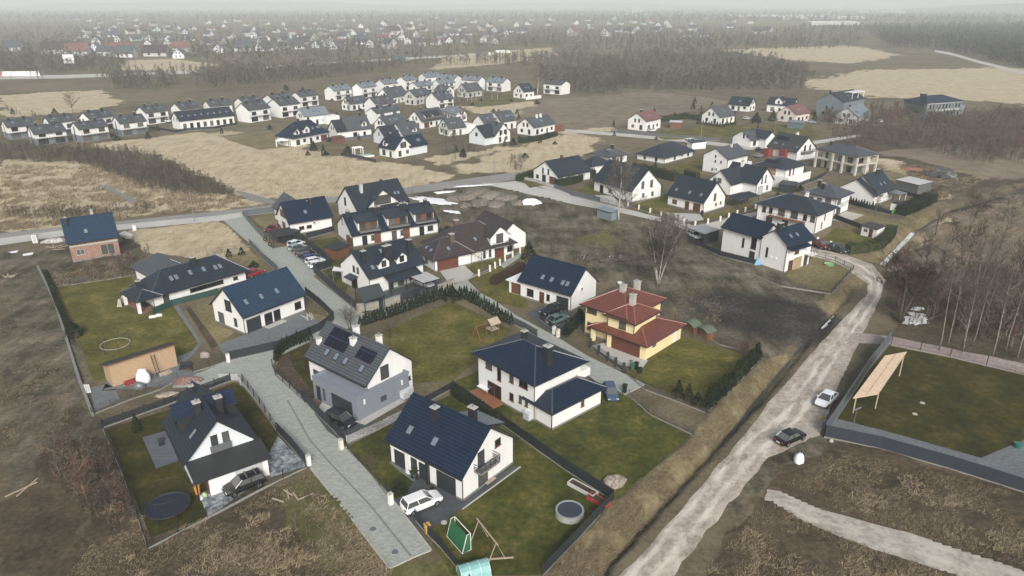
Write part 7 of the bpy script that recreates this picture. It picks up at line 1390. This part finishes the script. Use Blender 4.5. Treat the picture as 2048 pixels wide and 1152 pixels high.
for px, py, h, w, lab in ((1356, 792, 2.4, 1.6, 'rounded dark conifer, left of three, in the yellow house garden'), (1376, 800, 2.5, 1.6, 'rounded dark conifer, middle of three, in the yellow house garden'), (1394, 810, 2.2, 1.9, 'rounded dark conifer, right of three, in the yellow house garden'), (148, 672, 2.6, 3.0, 'broad dark juniper at the left edge of the striped lawn'), (275, 862, 2.4, 1.3, 'slim dark conifer on the mossy yard lawn'),
    (458, 514, 1.7, 1.5, 'small cone shaped conifer left on the plot behind the bungalow'), (484, 510, 1.9, 1.5, 'small cone shaped conifer right on the plot behind the bungalow'), (508, 534, 1.3, 2.0, 'round clipped evergreen ball behind the bungalow'), (1058, 520, 4.2, 3.2, 'bushy dark pine behind the house with open garage'), (1545, 242, 5, 4, 'dark conifer in front of the house with roof panels, left one'), (1512, 246, 5, 5, 'dark conifer in front of the house with roof panels, right one'), (1628, 244, 4.5, 2.6, 'single conifer beside the tall grey building'), (838, 950, 1.6, 2.0, 'low green juniper beside the front drive'), (800, 985, 1.4, 2.0, 'low spreading evergreen at the drive entrance'), (905, 600, 2.8, 3.4, 'bushy green pine at the corner of the thuja rows')):
    thuja(px, py, h, w, lab, name='conifer')
for i in range(150):
    px, py = (rnd.uniform(560, 1110), rnd.uniform(176, 316)) if i < 95 else (rnd.uniform(1180, 1640), rnd.uniform(196, 430)) if i < 130 else (rnd.uniform(20, 560), rnd.uniform(225, 285)); x, y, _ = G(px, py)
    if all(math.hypot(x - q[0], y - q[1]) > max(q[3], q[4]) * .72 + .6 for q in Q.values()) and not any(inside(pl, np.array([x]), np.array([y]))[0] for pl in FLAT[:5]): thuja(px, py, rnd.uniform(1.3, 3.4), rnd.uniform(1.2, 3.0), 'dark evergreen shrub in the gardens of the estate', 'evergreen shrubs in the estate gardens', 'evergreen_shrub')
def hedge(label, px, w, h, mats, n_per=90, name='hedge', size=.14):
    pl = P(*px); o0 = pl[0]; q = [(x - o0[0], y - o0[1]) for x, y in pl]; cs = []; r = thing(name, label, 'hedge', (o0[0], o0[1], 0))
    b = MB(); [b.obox(a, c, w * .86, -.05, h * .93) for a, c in zip(q[:-1], q[1:])]; b.build('core', mats[1], r, uv=False)
    for a, c in zip(q[:-1], q[1:]):
        l = math.hypot(c[0] - a[0], c[1] - a[1]); n = int(l * n_per); t = npr.uniform(0, 1, n); s = npr.uniform(-1, 1, n); z = npr.uniform(0, 1, n); side = npr.random(n) < .55; s = np.where(side, np.sign(s), s); z = np.where(side, z, 1.0); nx, ny = -(c[1] - a[1]) / l, (c[0] - a[0]) / l
        hv = 1 + .12 * np.sin(t * l * 1.7) + .05 * npr.normal(size=n); cs.append(np.stack([a[0] + (c[0] - a[0]) * t + nx * s * w / 2, a[1] + (c[1] - a[1]) * t + ny * s * w / 2, z * h * hv], -1))
    c = np.concatenate(cs); t = tri_leaves(c, len(c), size, .3); from_tris('foliage', t, mats, npr.integers(0, len(mats), len(t)), r); return r
hedge('long clipped olive hedge in front of the broad pyramid roofed bungalow', (1262, 342, 1300, 350, 1352, 362), 2.6, 2.6, HG, 110, size=.2); hedge('short olive hedge between the two roofs with skylights', (1372, 350, 1395, 358), 2.0, 1.8, HG); hedge('dark hedge beside the village road in front of the birch house', (1112, 372, 1140, 368, 1186, 352), 2.4, 2.2, [HG[1], TH[0]], 90, size=.18)
hedge('dark hedge beside the gable of the birch house', (1258, 398, 1290, 388, 1320, 378), 1.6, 1.7, HG); hedge('thick curved hedge around the white garden house', (1694, 506, 1730, 503, 1756, 496, 1776, 478, 1782, 466), 2.2, 1.9, [HG[1], HG[0], HG[1]], 100, size=.16); hedge('tall dark hedge behind the tiny playhouse', (1800, 430, 1830, 418, 1862, 402), 3.0, 2.4, TH, 110, size=.2)
hedge('long rust brown beech hedge along the lane beside the open garage house', (985, 570, 1012, 556, 1046, 538), 1.3, 1.6, BEECH, 120); hedge('dark hedge at the corner of the village road', (1036, 362, 1064, 352), 2.0, 1.8, [HG[1], TH[0]]); hedge('hedge behind the faded red roof', (1320, 243, 1370, 236, 1400, 240), 3, 2, [HG[1], TH[0]], 40, size=.3); hedge('dark screen hedge in the garden corner of the nearest house', (905, 788, 950, 818, 1000, 850), .8, 1.5, [TH[1], HG[1]], 90)
hedge('dark green hedge in front of the low white beach like conservatory house', (1040, 286, 1080, 280, 1112, 272), 2.2, 1.8, [HG[1], TH[0]], 50, size=.25); hedge('dark narrow hedge along the rubble wall and lawn', (92, 548, 118, 615, 140, 662), .8, .9, [HG[1], TH[1]], 80)
# --- bare trees
def lines_to_tris(p, q, w0, w1=.0):
    """thin triangles from p to q"""
    d = q - p; r = npr.normal(size=p.shape); s = np.cross(d, r); s /= np.linalg.norm(s, axis=1)[:, None] + 1e-9; w0 = np.asarray(w0).reshape(-1, 1) if np.ndim(w0) else w0
    return np.stack([p + s * w0, q, p - s * w0], 1)
def crown_tris(h, cw, n1, n2, n3, tw, z0=.3, lift=.9, k=1):
    """limbs, branches and twigs of one bare tree of height h (n,3,3)"""
    t = npr.uniform(z0, .95, n1); a = npr.uniform(0, 6.283, n1); L = cw * (1.05 - t) * npr.uniform(.6, 1.1, n1) + .12 * h * npr.uniform(.4, 1, n1)
    p = np.stack([0 * t, 0 * t, t * h * .9], -1); d = np.stack([np.cos(a), np.sin(a), np.full(n1, lift)], -1); d /= np.linalg.norm(d, axis=1)[:, None]; q = p + d * L[:, None]; q[:, 2] = np.minimum(q[:, 2], h)
    out = [lines_to_tris(p, q, tw * 1.8)]
    i = npr.integers(0, n1, n2); f = npr.uniform(.25, 1, n2)[:, None]; p2 = p[i] + (q[i] - p[i]) * f; d2 = (q[i] - p[i]) / L[i][:, None] + npr.normal(size=(n2, 3)) * .55; d2[:, 2] += .35; d2 /= np.linalg.norm(d2, axis=1)[:, None]; l2 = .13 * h * npr.uniform(.5, 1.2, n2)[:, None]; q2 = p2 + d2 * l2; q2[:, 2] = np.minimum(q2[:, 2], h * 1.02); out.append(lines_to_tris(p2, q2, tw))
    if n3:
        i = npr.integers(0, n2, n3); f = npr.uniform(.2, 1, n3)[:, None]; p3 = p2[i] + (q2[i] - p2[i]) * f; d3 = d2[i] + npr.normal(size=(n3, 3)) * .6; d3 /= np.linalg.norm(d3, axis=1)[:, None]; out.append(lines_to_tris(p3, p3 + d3 * .07 * h * npr.uniform(.5, 1.3, n3)[:, None], tw * .6))
    return np.concatenate(out)
def trunk_mb(h, r, lean=(0, 0), stems=1, spread=.25):
    b = MB()
    for s in range(stems):
        a = 6.283 * s / stems + .4; ox, oy = (math.cos(a) * .15, math.sin(a) * .15) if stems > 1 else (0, 0); sx, sy = (math.cos(a) * spread * h, math.sin(a) * spread * h) if stems > 1 else (lean[0], lean[1])
        pts = [(ox + sx * f ** 1.3 + math.sin(f * 9 + s) * .03 * h * .3, oy + sy * f ** 1.3, -.1 + f * h) for f in (0, .15, .35, .6, .85, 1)]; b.tube(pts, [r, r * .85, r * .68, r * .45, r * .22, r * .05], 0, 6)
    return b
def tree(label, px, py, h, cw, kind='bare', n=(26, 160, 700), tw=.035, stems=1, tm=0, bark=None, name='bare_tree', group=None, r=None, z0=.3, lift=.9, spread=.25):
    rt = place(name, label, 'tree', px, py, rnd.uniform(0, 360), group); trunk_mb(h * .96, r or h * .016, (rnd.uniform(-.04, .04) * h, rnd.uniform(-.04, .04) * h), stems, spread).build('trunk', bark or BARK, rt, True, False)
    tt = []
    for s in range(stems):
        t = crown_tris(h * (1 if s == 0 else rnd.uniform(.8, 1)), cw, n[0], n[1], n[2], tw, z0, lift); a = 6.283 * s / stems + .4
        if stems > 1: zz = np.clip(t[..., 2] / h, 0, 1); t[..., 0] += math.cos(a) * spread * h * zz ** 1.3; t[..., 1] += math.sin(a) * spread * h * zz ** 1.3
        tt.append(t)
    t = np.concatenate(tt); from_tris('crown', t, TWIG, npr.choice([tm, (tm + 1) % 4, tm], len(t)), rt); return rt
tree('big multi-stemmed white birch on the bare plot behind the yellow house', 1316, 572, 13.5, 3.6, n=(20, 190, 1000), tw=.05, stems=7, tm=1, bark=BARK_B, name='birch', r=.10, z0=.30, spread=.30, lift=1.6)
tree('tall bare birch standing alone by the village road', 1237, 440, 16.5, 6.0, n=(44, 420, 2200), tw=.055, tm=1, bark=BARK_B, name='birch', z0=.2)
tree('wide leafless willow at the junction of the side path', 1800, 642, 12, 5.5, n=(24, 200, 1100), tw=.05, stems=5, tm=2, spread=.28)
tree('thin leafless shrub tree on the reddish weeds at lower left', 180, 1020, 6.5, 3.5, n=(24, 130, 500), tw=.03, tm=3)
tree('small bare tree on the lane corner behind the thuja rows', 958, 606, 4.5, 3.2, n=(20, 110, 420), tw=.022, tm=1)
tree('pale bare shrub beside the lane left of the thuja row', 700, 658, 4.0, 4.2, n=(26, 140, 500), tw=.022, tm=1, stems=3)
tree('small leafless fruit tree in the solar house garden', 782, 690, 3.6, 3.0, n=(20, 100, 400), tw=.022, tm=2)
tree('rust leaved little tree at the right end of the yellow house lawn', 1486, 716, 2.8, 2.6, n=(26, 140, 600), tw=.05, tm=3)
tree('red twigged round shrub on the nearest lawn by the lane', 743, 948, 2.2, 2.6, n=(30, 160, 700), tw=.022, tm=3, name='red_shrub')
tree('leafless sapling in front of the brown roofed villa', 964, 538, 4.6, 3.0, n=(20, 110, 420), tw=.022, tm=1)
tree('lone leafless tree in the tan field before the estate', 911, 318, 9, 6, n=(26, 160, 600), tw=.04, tm=1)
tree('rust tinted bare tree behind the row of duplexes', 146, 226, 10, 7, n=(24, 120, 400), tw=.07, tm=3)
tree('tall pale birch between the two houses beside the wood', 1075, 196, 17, 7, n=(26, 140, 400), tw=.06, tm=1, bark=BARK_B, name='birch')
tree('bare tree hiding the brownish roof in the estate', 893, 305, 9.5, 7, n=(26, 160, 600), tw=.05, tm=1); tree('bare tree beside the low gable in the estate', 925, 252, 8, 7, n=(26, 160, 500), tw=.05, tm=1); tree('leafless tree in front of the plain slate gable in the estate', 700, 226, 7, 6, n=(24, 140, 400), tw=.05, tm=2)
tree('bare spindly tree on the left of the muddy scrub slope', 1750, 432, 7, 4, n=(20, 110, 380), tw=.035, tm=0); tree('reddish leafless tree beyond the covered heaps', 1962, 305, 8, 6, n=(26, 140, 500), tw=.06, tm=3)
for i, (px, py, h) in enumerate(((1878, 700, 15), (1896, 690, 17), (1925, 705, 18), (1945, 690, 16), (1985, 712, 17), (2012, 700, 18), (2035, 715, 18), (1958, 676, 16), (2044, 676, 15))):
    tree('slim white stemmed birch in the wood at the right edge', px, py, h, 3.2, n=(18, 90, 300), tw=.025, tm=i % 3, bark=BARK_S, name='birch', group='white birches at the right edge', r=.11, z0=.45)
proto = []
for i, (px, py, h) in enumerate(((1926, 690, 9), (1925, 530, 9), (1880, 545, 8), (1960, 560, 10), (2000, 500, 10), (1990, 610, 9), (1900, 620, 9), (2040, 560, 10), (1850, 530, 8), (1940, 460, 9), (2020, 430, 9), (1870, 470, 7), (2035, 640, 10), (1830, 600, 7), (1960, 640, 9), (1905, 400, 6), (1982, 400, 7))):
    if i < 4: proto.append(tree('leafless grey brown tree in the scrub wood at the right', px, py, h, 4.5, n=(24, 130, 460), tw=.035, tm=(0, 2, 1, 0)[i], group='bare trees of the right hand scrub', stems=1 + i % 2))
    else: dup(proto[i % 4], G(px, py), rnd.uniform(0, 6), h / 9 * rnd.uniform(.85, 1.1))
for i, (px, py) in enumerate(((900, 205), (918, 204), (935, 203), (944, 206), (952, 202), (966, 204), (984, 200), (995, 202))):
    tree('thin bare trunk in the row before the brownish house', px, py, 8, 3, n=(10, 40, 100), tw=.06, tm=1, bark=BARK_B, group='thin trunks before the brownish house')
# fallen tree and brush heaps
r = place('fallen_tree', 'fallen leafless tree with pale splayed branches on the bare plot', 'tree', 1224, 524, 20); b = MB(); b.tube([(-2.6, .5, .3), (0, 0, .7), (2.5, -.4, .5)], [.35, .3, .15], 0, 7); b.build('trunk', BARK, r, True, False)
t = crown_tris(6.0, 4.5, 40, 160, 400, .06, .05, .3); t = t[..., [2, 0, 1]]; t[..., 2] = np.abs(t[..., 2]) * .45 + .1; t[..., 0] -= 2.0; from_tris('crown', t, [BARK_B, TWIG[1]], npr.integers(0, 2, len(t)), r)
r = place('brush_heap', 'heap of cut brush beside the fallen tree', 'brush heap', 1172, 520, 0); t = crown_tris(5.0, 4.0, 40, 160, 500, .04, .05, .2); t = t[..., [2, 0, 1]]; t[..., 2] = np.abs(t[..., 2]) * .35 + .05; t[..., 0] -= 2.5; from_tris('branches', t, [TWIG[0], BARK_B, TWIG[2]], npr.integers(0, 3, len(t)), r)
# --- scattering helpers: pixel polygons give where on the ground things grow
def scatter(px, n, seed=1):
    rg = np.random.default_rng(seed); pl = np.array(px, float).reshape(-1, 2); x0, y0 = pl.min(0); x1, y1 = pl.max(0); out = np.zeros((0, 2))
    while len(out) < n:
        c = np.stack([rg.uniform(x0, x1, n * 3), rg.uniform(y0, y1, n * 3)], -1); c = c[inside([tuple(p) for p in pl], c[:, 0], c[:, 1])]; out = np.concatenate([out, c])
    c = out[:n]; u = (c[:, 0] - 1024) / FPX; v = (576 - c[:, 1]) / FPX; cs, sn = math.cos(PITCH), math.sin(PITCH); dy, dz = cs + v * sn, -sn + v * cs; t = -CAM_H / dz
    return np.stack([u * t, dy * t, 0 * t], -1)
def woods(name, label, areas, mats, protos, hs, seed=1, gap=.0):
    rg = np.random.default_rng(seed); T = []; M = []
    for px, n in areas:
        pos = scatter(px, n, rg.integers(1e6)); pos = pos[fbm(pos[:, 0], pos[:, 1], 45, 3, seed) > gap]; n = len(pos); k = rg.integers(0, len(protos), n); h = rg.uniform(*hs, n); a = rg.uniform(0, 6.283, n); tone = rg.integers(0, len(mats) - 1, n)
        for j in range(len(protos)):
            i = np.where(k == j)[0]; p, isT = protos[j]; c, s = np.cos(a[i])[:, None, None], np.sin(a[i])[:, None, None]; x, y, z = p[None, ..., 0], p[None, ..., 1], p[None, ..., 2]; H = h[i][:, None, None]
            t = np.stack([(x * c - y * s) * H + pos[i][:, 0][:, None, None], (x * s + y * c) * H + pos[i][:, 1][:, None, None], z * H + 0 * x * H], -1); T.append(t.reshape(-1, 3, 3)); m = np.repeat(tone[i][:, None], len(p), 1); m[:, isT] = len(mats) - 1; M.append(m.ravel())
    T = np.concatenate(T); o = from_tris(name, T, mats, np.concatenate(M)); tag(o, label, 'wood', kind='stuff'); return o
def woodproto(n1, n2, tw, cw, z0, lift, tr=.022):
    c = crown_tris(1.0, cw, n1, n2, 0, tw, z0, lift); a = np.array([0, 2.1, 4.2]); tk = np.stack([np.stack([np.array([tr * math.cos(x), tr * math.sin(x), 0]), np.array([0, 0, .9]), np.array([tr * math.cos(x + 2.1), tr * math.sin(x + 2.1), 0])]) for x in a]); t = np.concatenate([c, tk]); return t, np.r_[np.zeros(len(c), bool), np.ones(3, bool)]
WP = [woodproto(16, 44, .011, .36, .15, .8) for _ in range(4)] + [woodproto(14, 34, .011, .26, .3, 1.2) for _ in range(2)]
WPF = [woodproto(9, 16, .028, .38, .12, .7) for _ in range(4)]
woods('bare_wood', 'wide band of leafless wood behind the duplex rows', [((0, 158, 190, 160, 230, 178, 420, 176, 640, 160, 850, 134, 1000, 128, 1080, 150, 1180, 186, 1245, 178, 1450, 182, 1600, 180, 1640, 160, 1560, 128, 1440, 112, 1180, 116, 1010, 122, 850, 132, 640, 138, 480, 142, 300, 156, 100, 160), 5200), ((1040, 150, 1250, 168, 1250, 188, 1180, 192, 1120, 186, 1060, 176), 260), ((0, 148, 60, 144, 200, 148, 240, 142, 250, 132, 160, 128, 60, 118, 0, 115), 500), ((0, 118, 260, 125, 250, 142, 0, 148), 400)], [TWIG[0], TWIG[2], TWIG[1], TWIG[2], TWIG[1]], WP, (5, 12.5), 3, .40)
woods('scrub_wood', 'tangle of leafless scrub on the right slope', [((1790, 520, 1850, 490, 1960, 470, 2048, 400, 2150, 400, 2150, 700, 1960, 690, 1850, 660, 1800, 590), 75), ((1850, 560, 2100, 540, 2100, 700, 1960, 690, 1860, 665, 1830, 620), 130), ((1640, 262, 1720, 240, 1850, 250, 2100, 240, 2150, 330, 1960, 330, 1840, 300, 1700, 290), 700), ((1650, 225, 1800, 222, 1830, 238, 1930, 240, 2048, 225, 2150, 230, 2150, 250, 1640, 250), 500)], [TWIG[0], TWIG[2], TWIG[3], TWIG[0], BARK], WP, (3.0, 7.0), 4)
woods('brush_patch', 'dark leafless brush on the left field', [((-60, 290, 120, 296, 270, 304, 350, 330, 420, 362, 470, 392, 380, 392, 300, 382, 220, 350, 150, 330, -60, 318), 1700), ((0, 430, 200, 428, 320, 418, 300, 425, 100, 445), 120), ((1000, 330, 1060, 310, 1040, 345), 30)], [TWIG[2], TWIG[0], TWIG[2], BARK], WP, (1.6, 3.6), 5)
woods('weed_brush', 'reddish leafless brush on the weedy plots', [((100, 880, 215, 895, 290, 1070, 200, 1060, 110, 980), 120), ((270, 520, 300, 500, 300, 540, 250, 556, 110, 570, 120, 555), 70), ((640, 980, 700, 1120, 560, 1100), 10), ((1350, 445, 1390, 470, 1300, 455), 40), ((0, 205, 30, 210, 110, 245, 20, 240), 40), ((880, 300, 940, 290, 960, 310), 26), ((1785, 600, 1830, 610, 1850, 660, 1800, 655), 26)], [TWIG[3], TWIG[0], TWIG[2], BARK], WP, (1.2, 3.4), 6)
woods('village_trees', 'leafless trees between the houses of the far village', [((-60, 42, 500, 38, 900, 40, 1000, 62, 1020, 96, 820, 116, 600, 122, 420, 128, 300, 112, -60, 118), 3600), ((1000, 60, 1500, 60, 1760, 70, 1700, 96, 1450, 102, 1150, 100, 1000, 92), 2600)], [TWIG[1], TWIG[2], TWIG[0], TWIG[1], PINE[0], BARK], WPF, (6, 13), 7, .36)
woods('pine_wood', 'dark pine wood along the far forest road', [((1740, 72, 1900, 62, 2100, 60, 2100, 145, 1960, 116, 1880, 98, 1780, 96), 2400), ((1560, 60, 1760, 55, 2100, 48, 2100, 60, 1800, 70), 900)], [PINE[0], TWIG[2], BARK], WPF, (9, 16), 8)
woods('distant_wood', 'belts of trees fading into haze below the horizon', [((-60, 18, 2100, 24, 2100, 46, -60, 40), 4600), ((-60, 10, 2100, 12, 2100, 24, -60, 18), 3800)], [TWIG[1], TWIG[2], BARK], [woodproto(6, 8, .09, .5, .1, .5) for _ in range(3)], (11, 20), 9)
# --- grasses
def blades(name, label, areas, mats, seed=1, thr=.44):
    rg = np.random.default_rng(seed); T = []
    for px, n, h, w in areas:
        p = scatter(px, n, rg.integers(1e6)); x, y = p[:, 0], p[:, 1]; keep = fbm(x, y, 3.0, 3, seed) > thr; p = p[keep]
        for pl in FLAT:
            pa = np.array(pl); bb = (p[:, 0] > pa[:, 0].min()) & (p[:, 0] < pa[:, 0].max()) & (p[:, 1] > pa[:, 1].min()) & (p[:, 1] < pa[:, 1].max()); i = np.where(bb)[0]; k = np.ones(len(p), bool); k[i[inside(pl, p[i, 0], p[i, 1])]] = False; p = p[k]
        p[:, 2] = zfield(p[:, 0], p[:, 1], .6) - .05; m = len(p); hh = h * rg.uniform(.5, 1.25, m)[:, None]; dr = rg.normal(size=(m, 3)) * .45; dr[:, 2] = .55; dr[:, 0] += .35
        for k in range(3):
            q = p + rg.normal(size=(m, 3)) * [.12, .12, 0]; d = dr + rg.normal(size=(m, 3)) * .3; T.append(lines_to_tris(q, q + d * hh, w * rg.uniform(.6, 1.3, m)))
    T = np.concatenate(T); o = from_tris(name, T, mats, rg.integers(0, len(mats), len(T))); tag(o, label, 'grass', kind='stuff')
S1, S2, S3, S4 = flat('straw_pale', (.34, .275, .18), .9, 0, .2), flat('straw', (.22, .175, .105), .9, 0, .25), flat('straw_brown', (.12, .092, .056), .9, 0, .25), flat('weed_dark', (.075, .055, .036), .9, 0, .3)
blades('bank_grass', 'dry pale grass on the bank above the ditch', [((1100, 1152, 1230, 1012, 1390, 880, 1440, 815, 1530, 728, 1606, 690, 1500, 800, 1390, 940, 1260, 1080, 1200, 1152), 15000, .42, .022)], [S1, S2, S3, S2], 2)
blades('weed_grass', 'matted dry weeds on the rough plots', [((60, 880, 215, 890, 300, 1098, 420, 1040, 620, 940, 780, 1136, 800, 1200, 100, 1200, 200, 1060), 19000, .34, .022), ((1400, 1152, 1530, 1005, 1640, 1050, 1950, 1152, 2000, 1200, 1400, 1200), 12000, .36, .022), ((1560, 975, 1680, 900, 2048, 990, 2048, 1135, 1700, 1030), 16000, .32, .02), ((0, 560, 70, 560, 150, 830, 100, 880, 0, 900), 5000, .3, .022), ((1390, 600, 1450, 560, 1440, 650, 1250, 560, 1000, 480, 1000, 460, 1230, 445, 1400, 500), 6000, .3, .03)], [S3, S2, S4, S1, S2], 3)
blades('straw_tussocks', 'pale tussocks of bent dead grass on the rough plots', [((250, 1010, 420, 1042, 620, 940, 780, 1136, 800, 1200, 250, 1200), 8000, .52, .035), ((1420, 1130, 1540, 1015, 1640, 1060, 1900, 1152, 1950, 1200, 1400, 1200), 6000, .52, .035), ((1580, 960, 1700, 915, 2048, 1000, 2048, 1120, 1700, 1020), 5000, .45, .032), ((100, 880, 215, 900, 290, 1060, 200, 1040), 2500, .5, .035)], [S1, S2, S1], 14, .60)
blades('reed_bed', 'tall straw coloured reeds beside the upper road', [((0, 330, 200, 335, 330, 372, 470, 398, 500, 412, 260, 436, 0, 462), 13000, 1.5, .05), ((100, 548, 260, 528, 290, 520, 260, 560, 110, 575), 1500, 1.0, .04)], [S2, S1, S3], 4)
blades('field_grass', 'dry pale grass of the open fields', [((180, 292, 560, 275, 690, 320, 860, 360, 800, 385, 560, 402, 330, 312), 9000, .4, .06), ((246, 462, 440, 441, 500, 496, 400, 520, 285, 500), 4000, .3, .03), ((1740, 320, 1990, 350, 1900, 400, 1800, 380), 4000, .5, .05), ((1830, 440, 2048, 390, 2048, 520, 1780, 560), 5000, .5, .05)], [S1, S2, S1], 5)
# ---------------------------------------------------------------- the far village
def vill_mesh(L, W, ze, hr, wm, rm, nm):
    b = MB(); hx, hy = L / 2, W / 2
    b.add([(-hx, -hy, 0), (hx, -hy, 0), (hx, hy, 0), (-hx, hy, 0), (-hx, -hy, ze), (hx, -hy, ze), (hx, hy, ze), (-hx, hy, ze), (-hx, 0, ze + hr - .2), (hx, 0, ze + hr - .2)], [(0, 1, 5, 4), (2, 3, 7, 6), (1, 2, 6, 9, 5), (3, 0, 4, 8, 7)], 0)
    k = hr / hy
    for s in (-1, 1):
        t = [(-hx - .5, s * (hy + .6), ze - .6 * k), (hx + .5, s * (hy + .6), ze - .6 * k), (hx + .5, 0, ze + hr), (-hx - .5, 0, ze + hr)]; b.slab(t if s < 0 else [t[1], t[0], t[3], t[2]], .25, 1)
    b.box(-1, -.2, .3, 1.1, ze + hr * .5, ze + hr + .8, 1)
    for x in (-hx * .5, hx * .4): b.box(x - .8, x + .8, -hy - .05, -hy, 1, 2.4, 2)
    for y in (-1.6, 1.6): b.box(-hx - .05, -hx, y - .6, y + .6, 1, 2.4, 2); b.box(-hx - .05, -hx, y * .7 - .5, y * .7 + .5, ze + .3, ze + 1.7, 2)
    o = b.build(nm, [wm, rm, GLASS]); COL.objects.unlink(o); return o.data
VK = [('cool', 'grey'), ('pale', 'pink'), ('pale', 'brown'), ('pale', 'grey'), ('cool', 'pink'), ('pinkish', 'brown')]  # greyed walls and roofs: fading with distance painted into the colours
VL = ['little white house with dark roof among the trees of the far village', 'little grey house with red roof among the trees of the far village', 'little cream house with brown roof among the trees of the far village', 'little grey house with grey roof among the trees of the far village', 'little white house with faded red roof among the trees of the far village', 'little pinkish house with brown roof among the trees of the far village']
VM = [vill_mesh(12 + (i % 3) * 1.5, 9, 3.2 + (i % 2) * 1.6, 4.2, WALL[w], ROOF[r_], 'village_house') for i, (w, r_) in enumerate(VK)]
def vhouse(px, py, k, rz, s=1.0, label=None):
    o = bpy.data.objects.new('village_house', VM[k]); COL.objects.link(o); o.location = G(px, py); o.rotation_euler = (0, 0, R(rz)); o.scale = (s, s, s); return tag(o, label or VL[k], 'house', None if label else 'far village houses, ' + '-'.join(VK[k]))
for px, py, k, rz, s, lab in ((28, 101, 0, 25, 1.5, 'white house with pale gable at the left edge of the far village'), (112, 106, 2, 10, 1.6, 'low brown roofed house with two arched dormers in the far village'), (158, 110, 4, 10, 1.6, 'long red roofed house with white gabled front in the far village'), (243, 106, 4, 5, 1.5, 'house with bright red roof behind the dark blue barn'), (252, 114, 0, 5, 1.5, 'dark blue roofed barn on the edge of the tan field'), (212, 112, 3, 5, 1.1, 'dark green shed left of the dark blue barn'), (304, 82, 2, 100, 1.3, 'cream gabled house above the brown farm building'), (315, 112, 2, 5, 1.5, 'brown farm building right of the dark blue barn'), (361, 116, 0, 100, 1.2, 'small white house with gable toward the camera at the end of the tan field'),
    (440, 104, 0, 100, 1.2, 'white gabled house, right of the farm buildings'), (488, 102, 0, 10, 1.5, 'long white house with pale roof in the far village'), (592, 98, 0, 30, 1.4, 'white house with two gables near the motorway'), (604, 88, 2, 20, 1.2, 'cream square house in the far village'), (785, 70, 5, 30, 1.6, 'big pale red roofed house on the right of the village'), (725, 88, 0, 20, 1.5, 'white house with two small gables in the village right part'), (515, 76, 0, 80, 1.4, 'white gabled house in mid village'), (770, 52, 5, 80, 1.5, 'pinkish gabled house high in the village')):
    vhouse(px, py, k, rz, s, lab)
rv = random.Random(17); used = []
def free(px, py, d):
    if any(abs(px - a) < d * 1.5 and abs(py - b_) < d * .5 for a, b_ in used): return False
    used.append((px, py)); return True
cnt = 0
while cnt < 125:
    px, py = rv.uniform(150, 1010), rv.triangular(36, 108, 62)
    if py > 108 - max(0, px - 420) * .03 or not free(px, py, 14): continue
    vhouse(px, py, rv.choices(range(6), (7, .8, .6, 6, .8, .6))[0], rv.choice((10, 55, 100, 145)) + rv.uniform(-12, 12), rv.uniform(.9, 1.3)); cnt += 1
cnt = 0
while cnt < 55:
    px, py = rv.uniform(900, 1560), rv.uniform(24, 74)
    if not free(px, py, 12): continue
    vhouse(px, py, rv.choices(range(6), (7, .4, .6, 6, .4, .4))[0], rv.uniform(0, 180), rv.uniform(1, 1.5)); cnt += 1
for i, (px, py, L) in enumerate(((1560, 34, 420), (1640, 38, 300), (1800, 20, 600), (1760, 26, 260), (1665, 50, 120))):
    b = MB(); b.box(-L / 2, L / 2, -16, 16, 0, 7); b.slab([(-L / 2 - 1, -17, 7.4), (L / 2 + 1, -17, 7.4), (L / 2 + 1, 17, 8.6), (-L / 2 - 1, 17, 8.6)], .4, 1); o = b.build('distant_hall', [WALL['pale'], WHITEP]); o.location = G(px, py); tag(o, 'long pale roofed hall or greenhouse row near the hazy horizon, ' + ('leftmost', 'long dark fronted one', 'uppermost and longest', 'short bright one', 'nearest one')[i], 'hall')
b = MB(); b.box(-30, 30, -8, 8, 0, 22); [b.box(-30.1 + i * 6, -27.5 + i * 6, -8.1, -8, 2 + j * 4, 4.4 + j * 4, 1) for i in range(10) for j in range(5)]; o = b.build('apartment_block', [WALL['pale'], GLASS]); o.location = G(1272, 26); o.rotation_euler = (0, 0, R(8)); tag(o, 'pale apartment block standing in the haze near the horizon', 'building')
# ---------------------------------------------------------------- haze
def make_haze():
    m = bpy.data.materials.new('haze_air'); m.use_nodes = True; t = m.node_tree; t.nodes.clear()
    out = N(t, 'OutputMaterial'); v = N(t, 'VolumePrincipled'); v.inputs['Color'].default_value = (.84, .905, .905, 1)
    v.inputs['Density'].default_value = .00031; v.inputs['Anisotropy'].default_value = -.12
    t.links.new(v.outputs[0], out.inputs['Volume'])
    b = MB(); b.box(-16500, 16500, -150, 12500, -4, 92); o = b.build('haze', m, uv=False); tag(o, 'pale haze lying over the whole plain and veiling the far village', 'haze', kind='stuff')
make_haze()
make_hills()
make_ground()
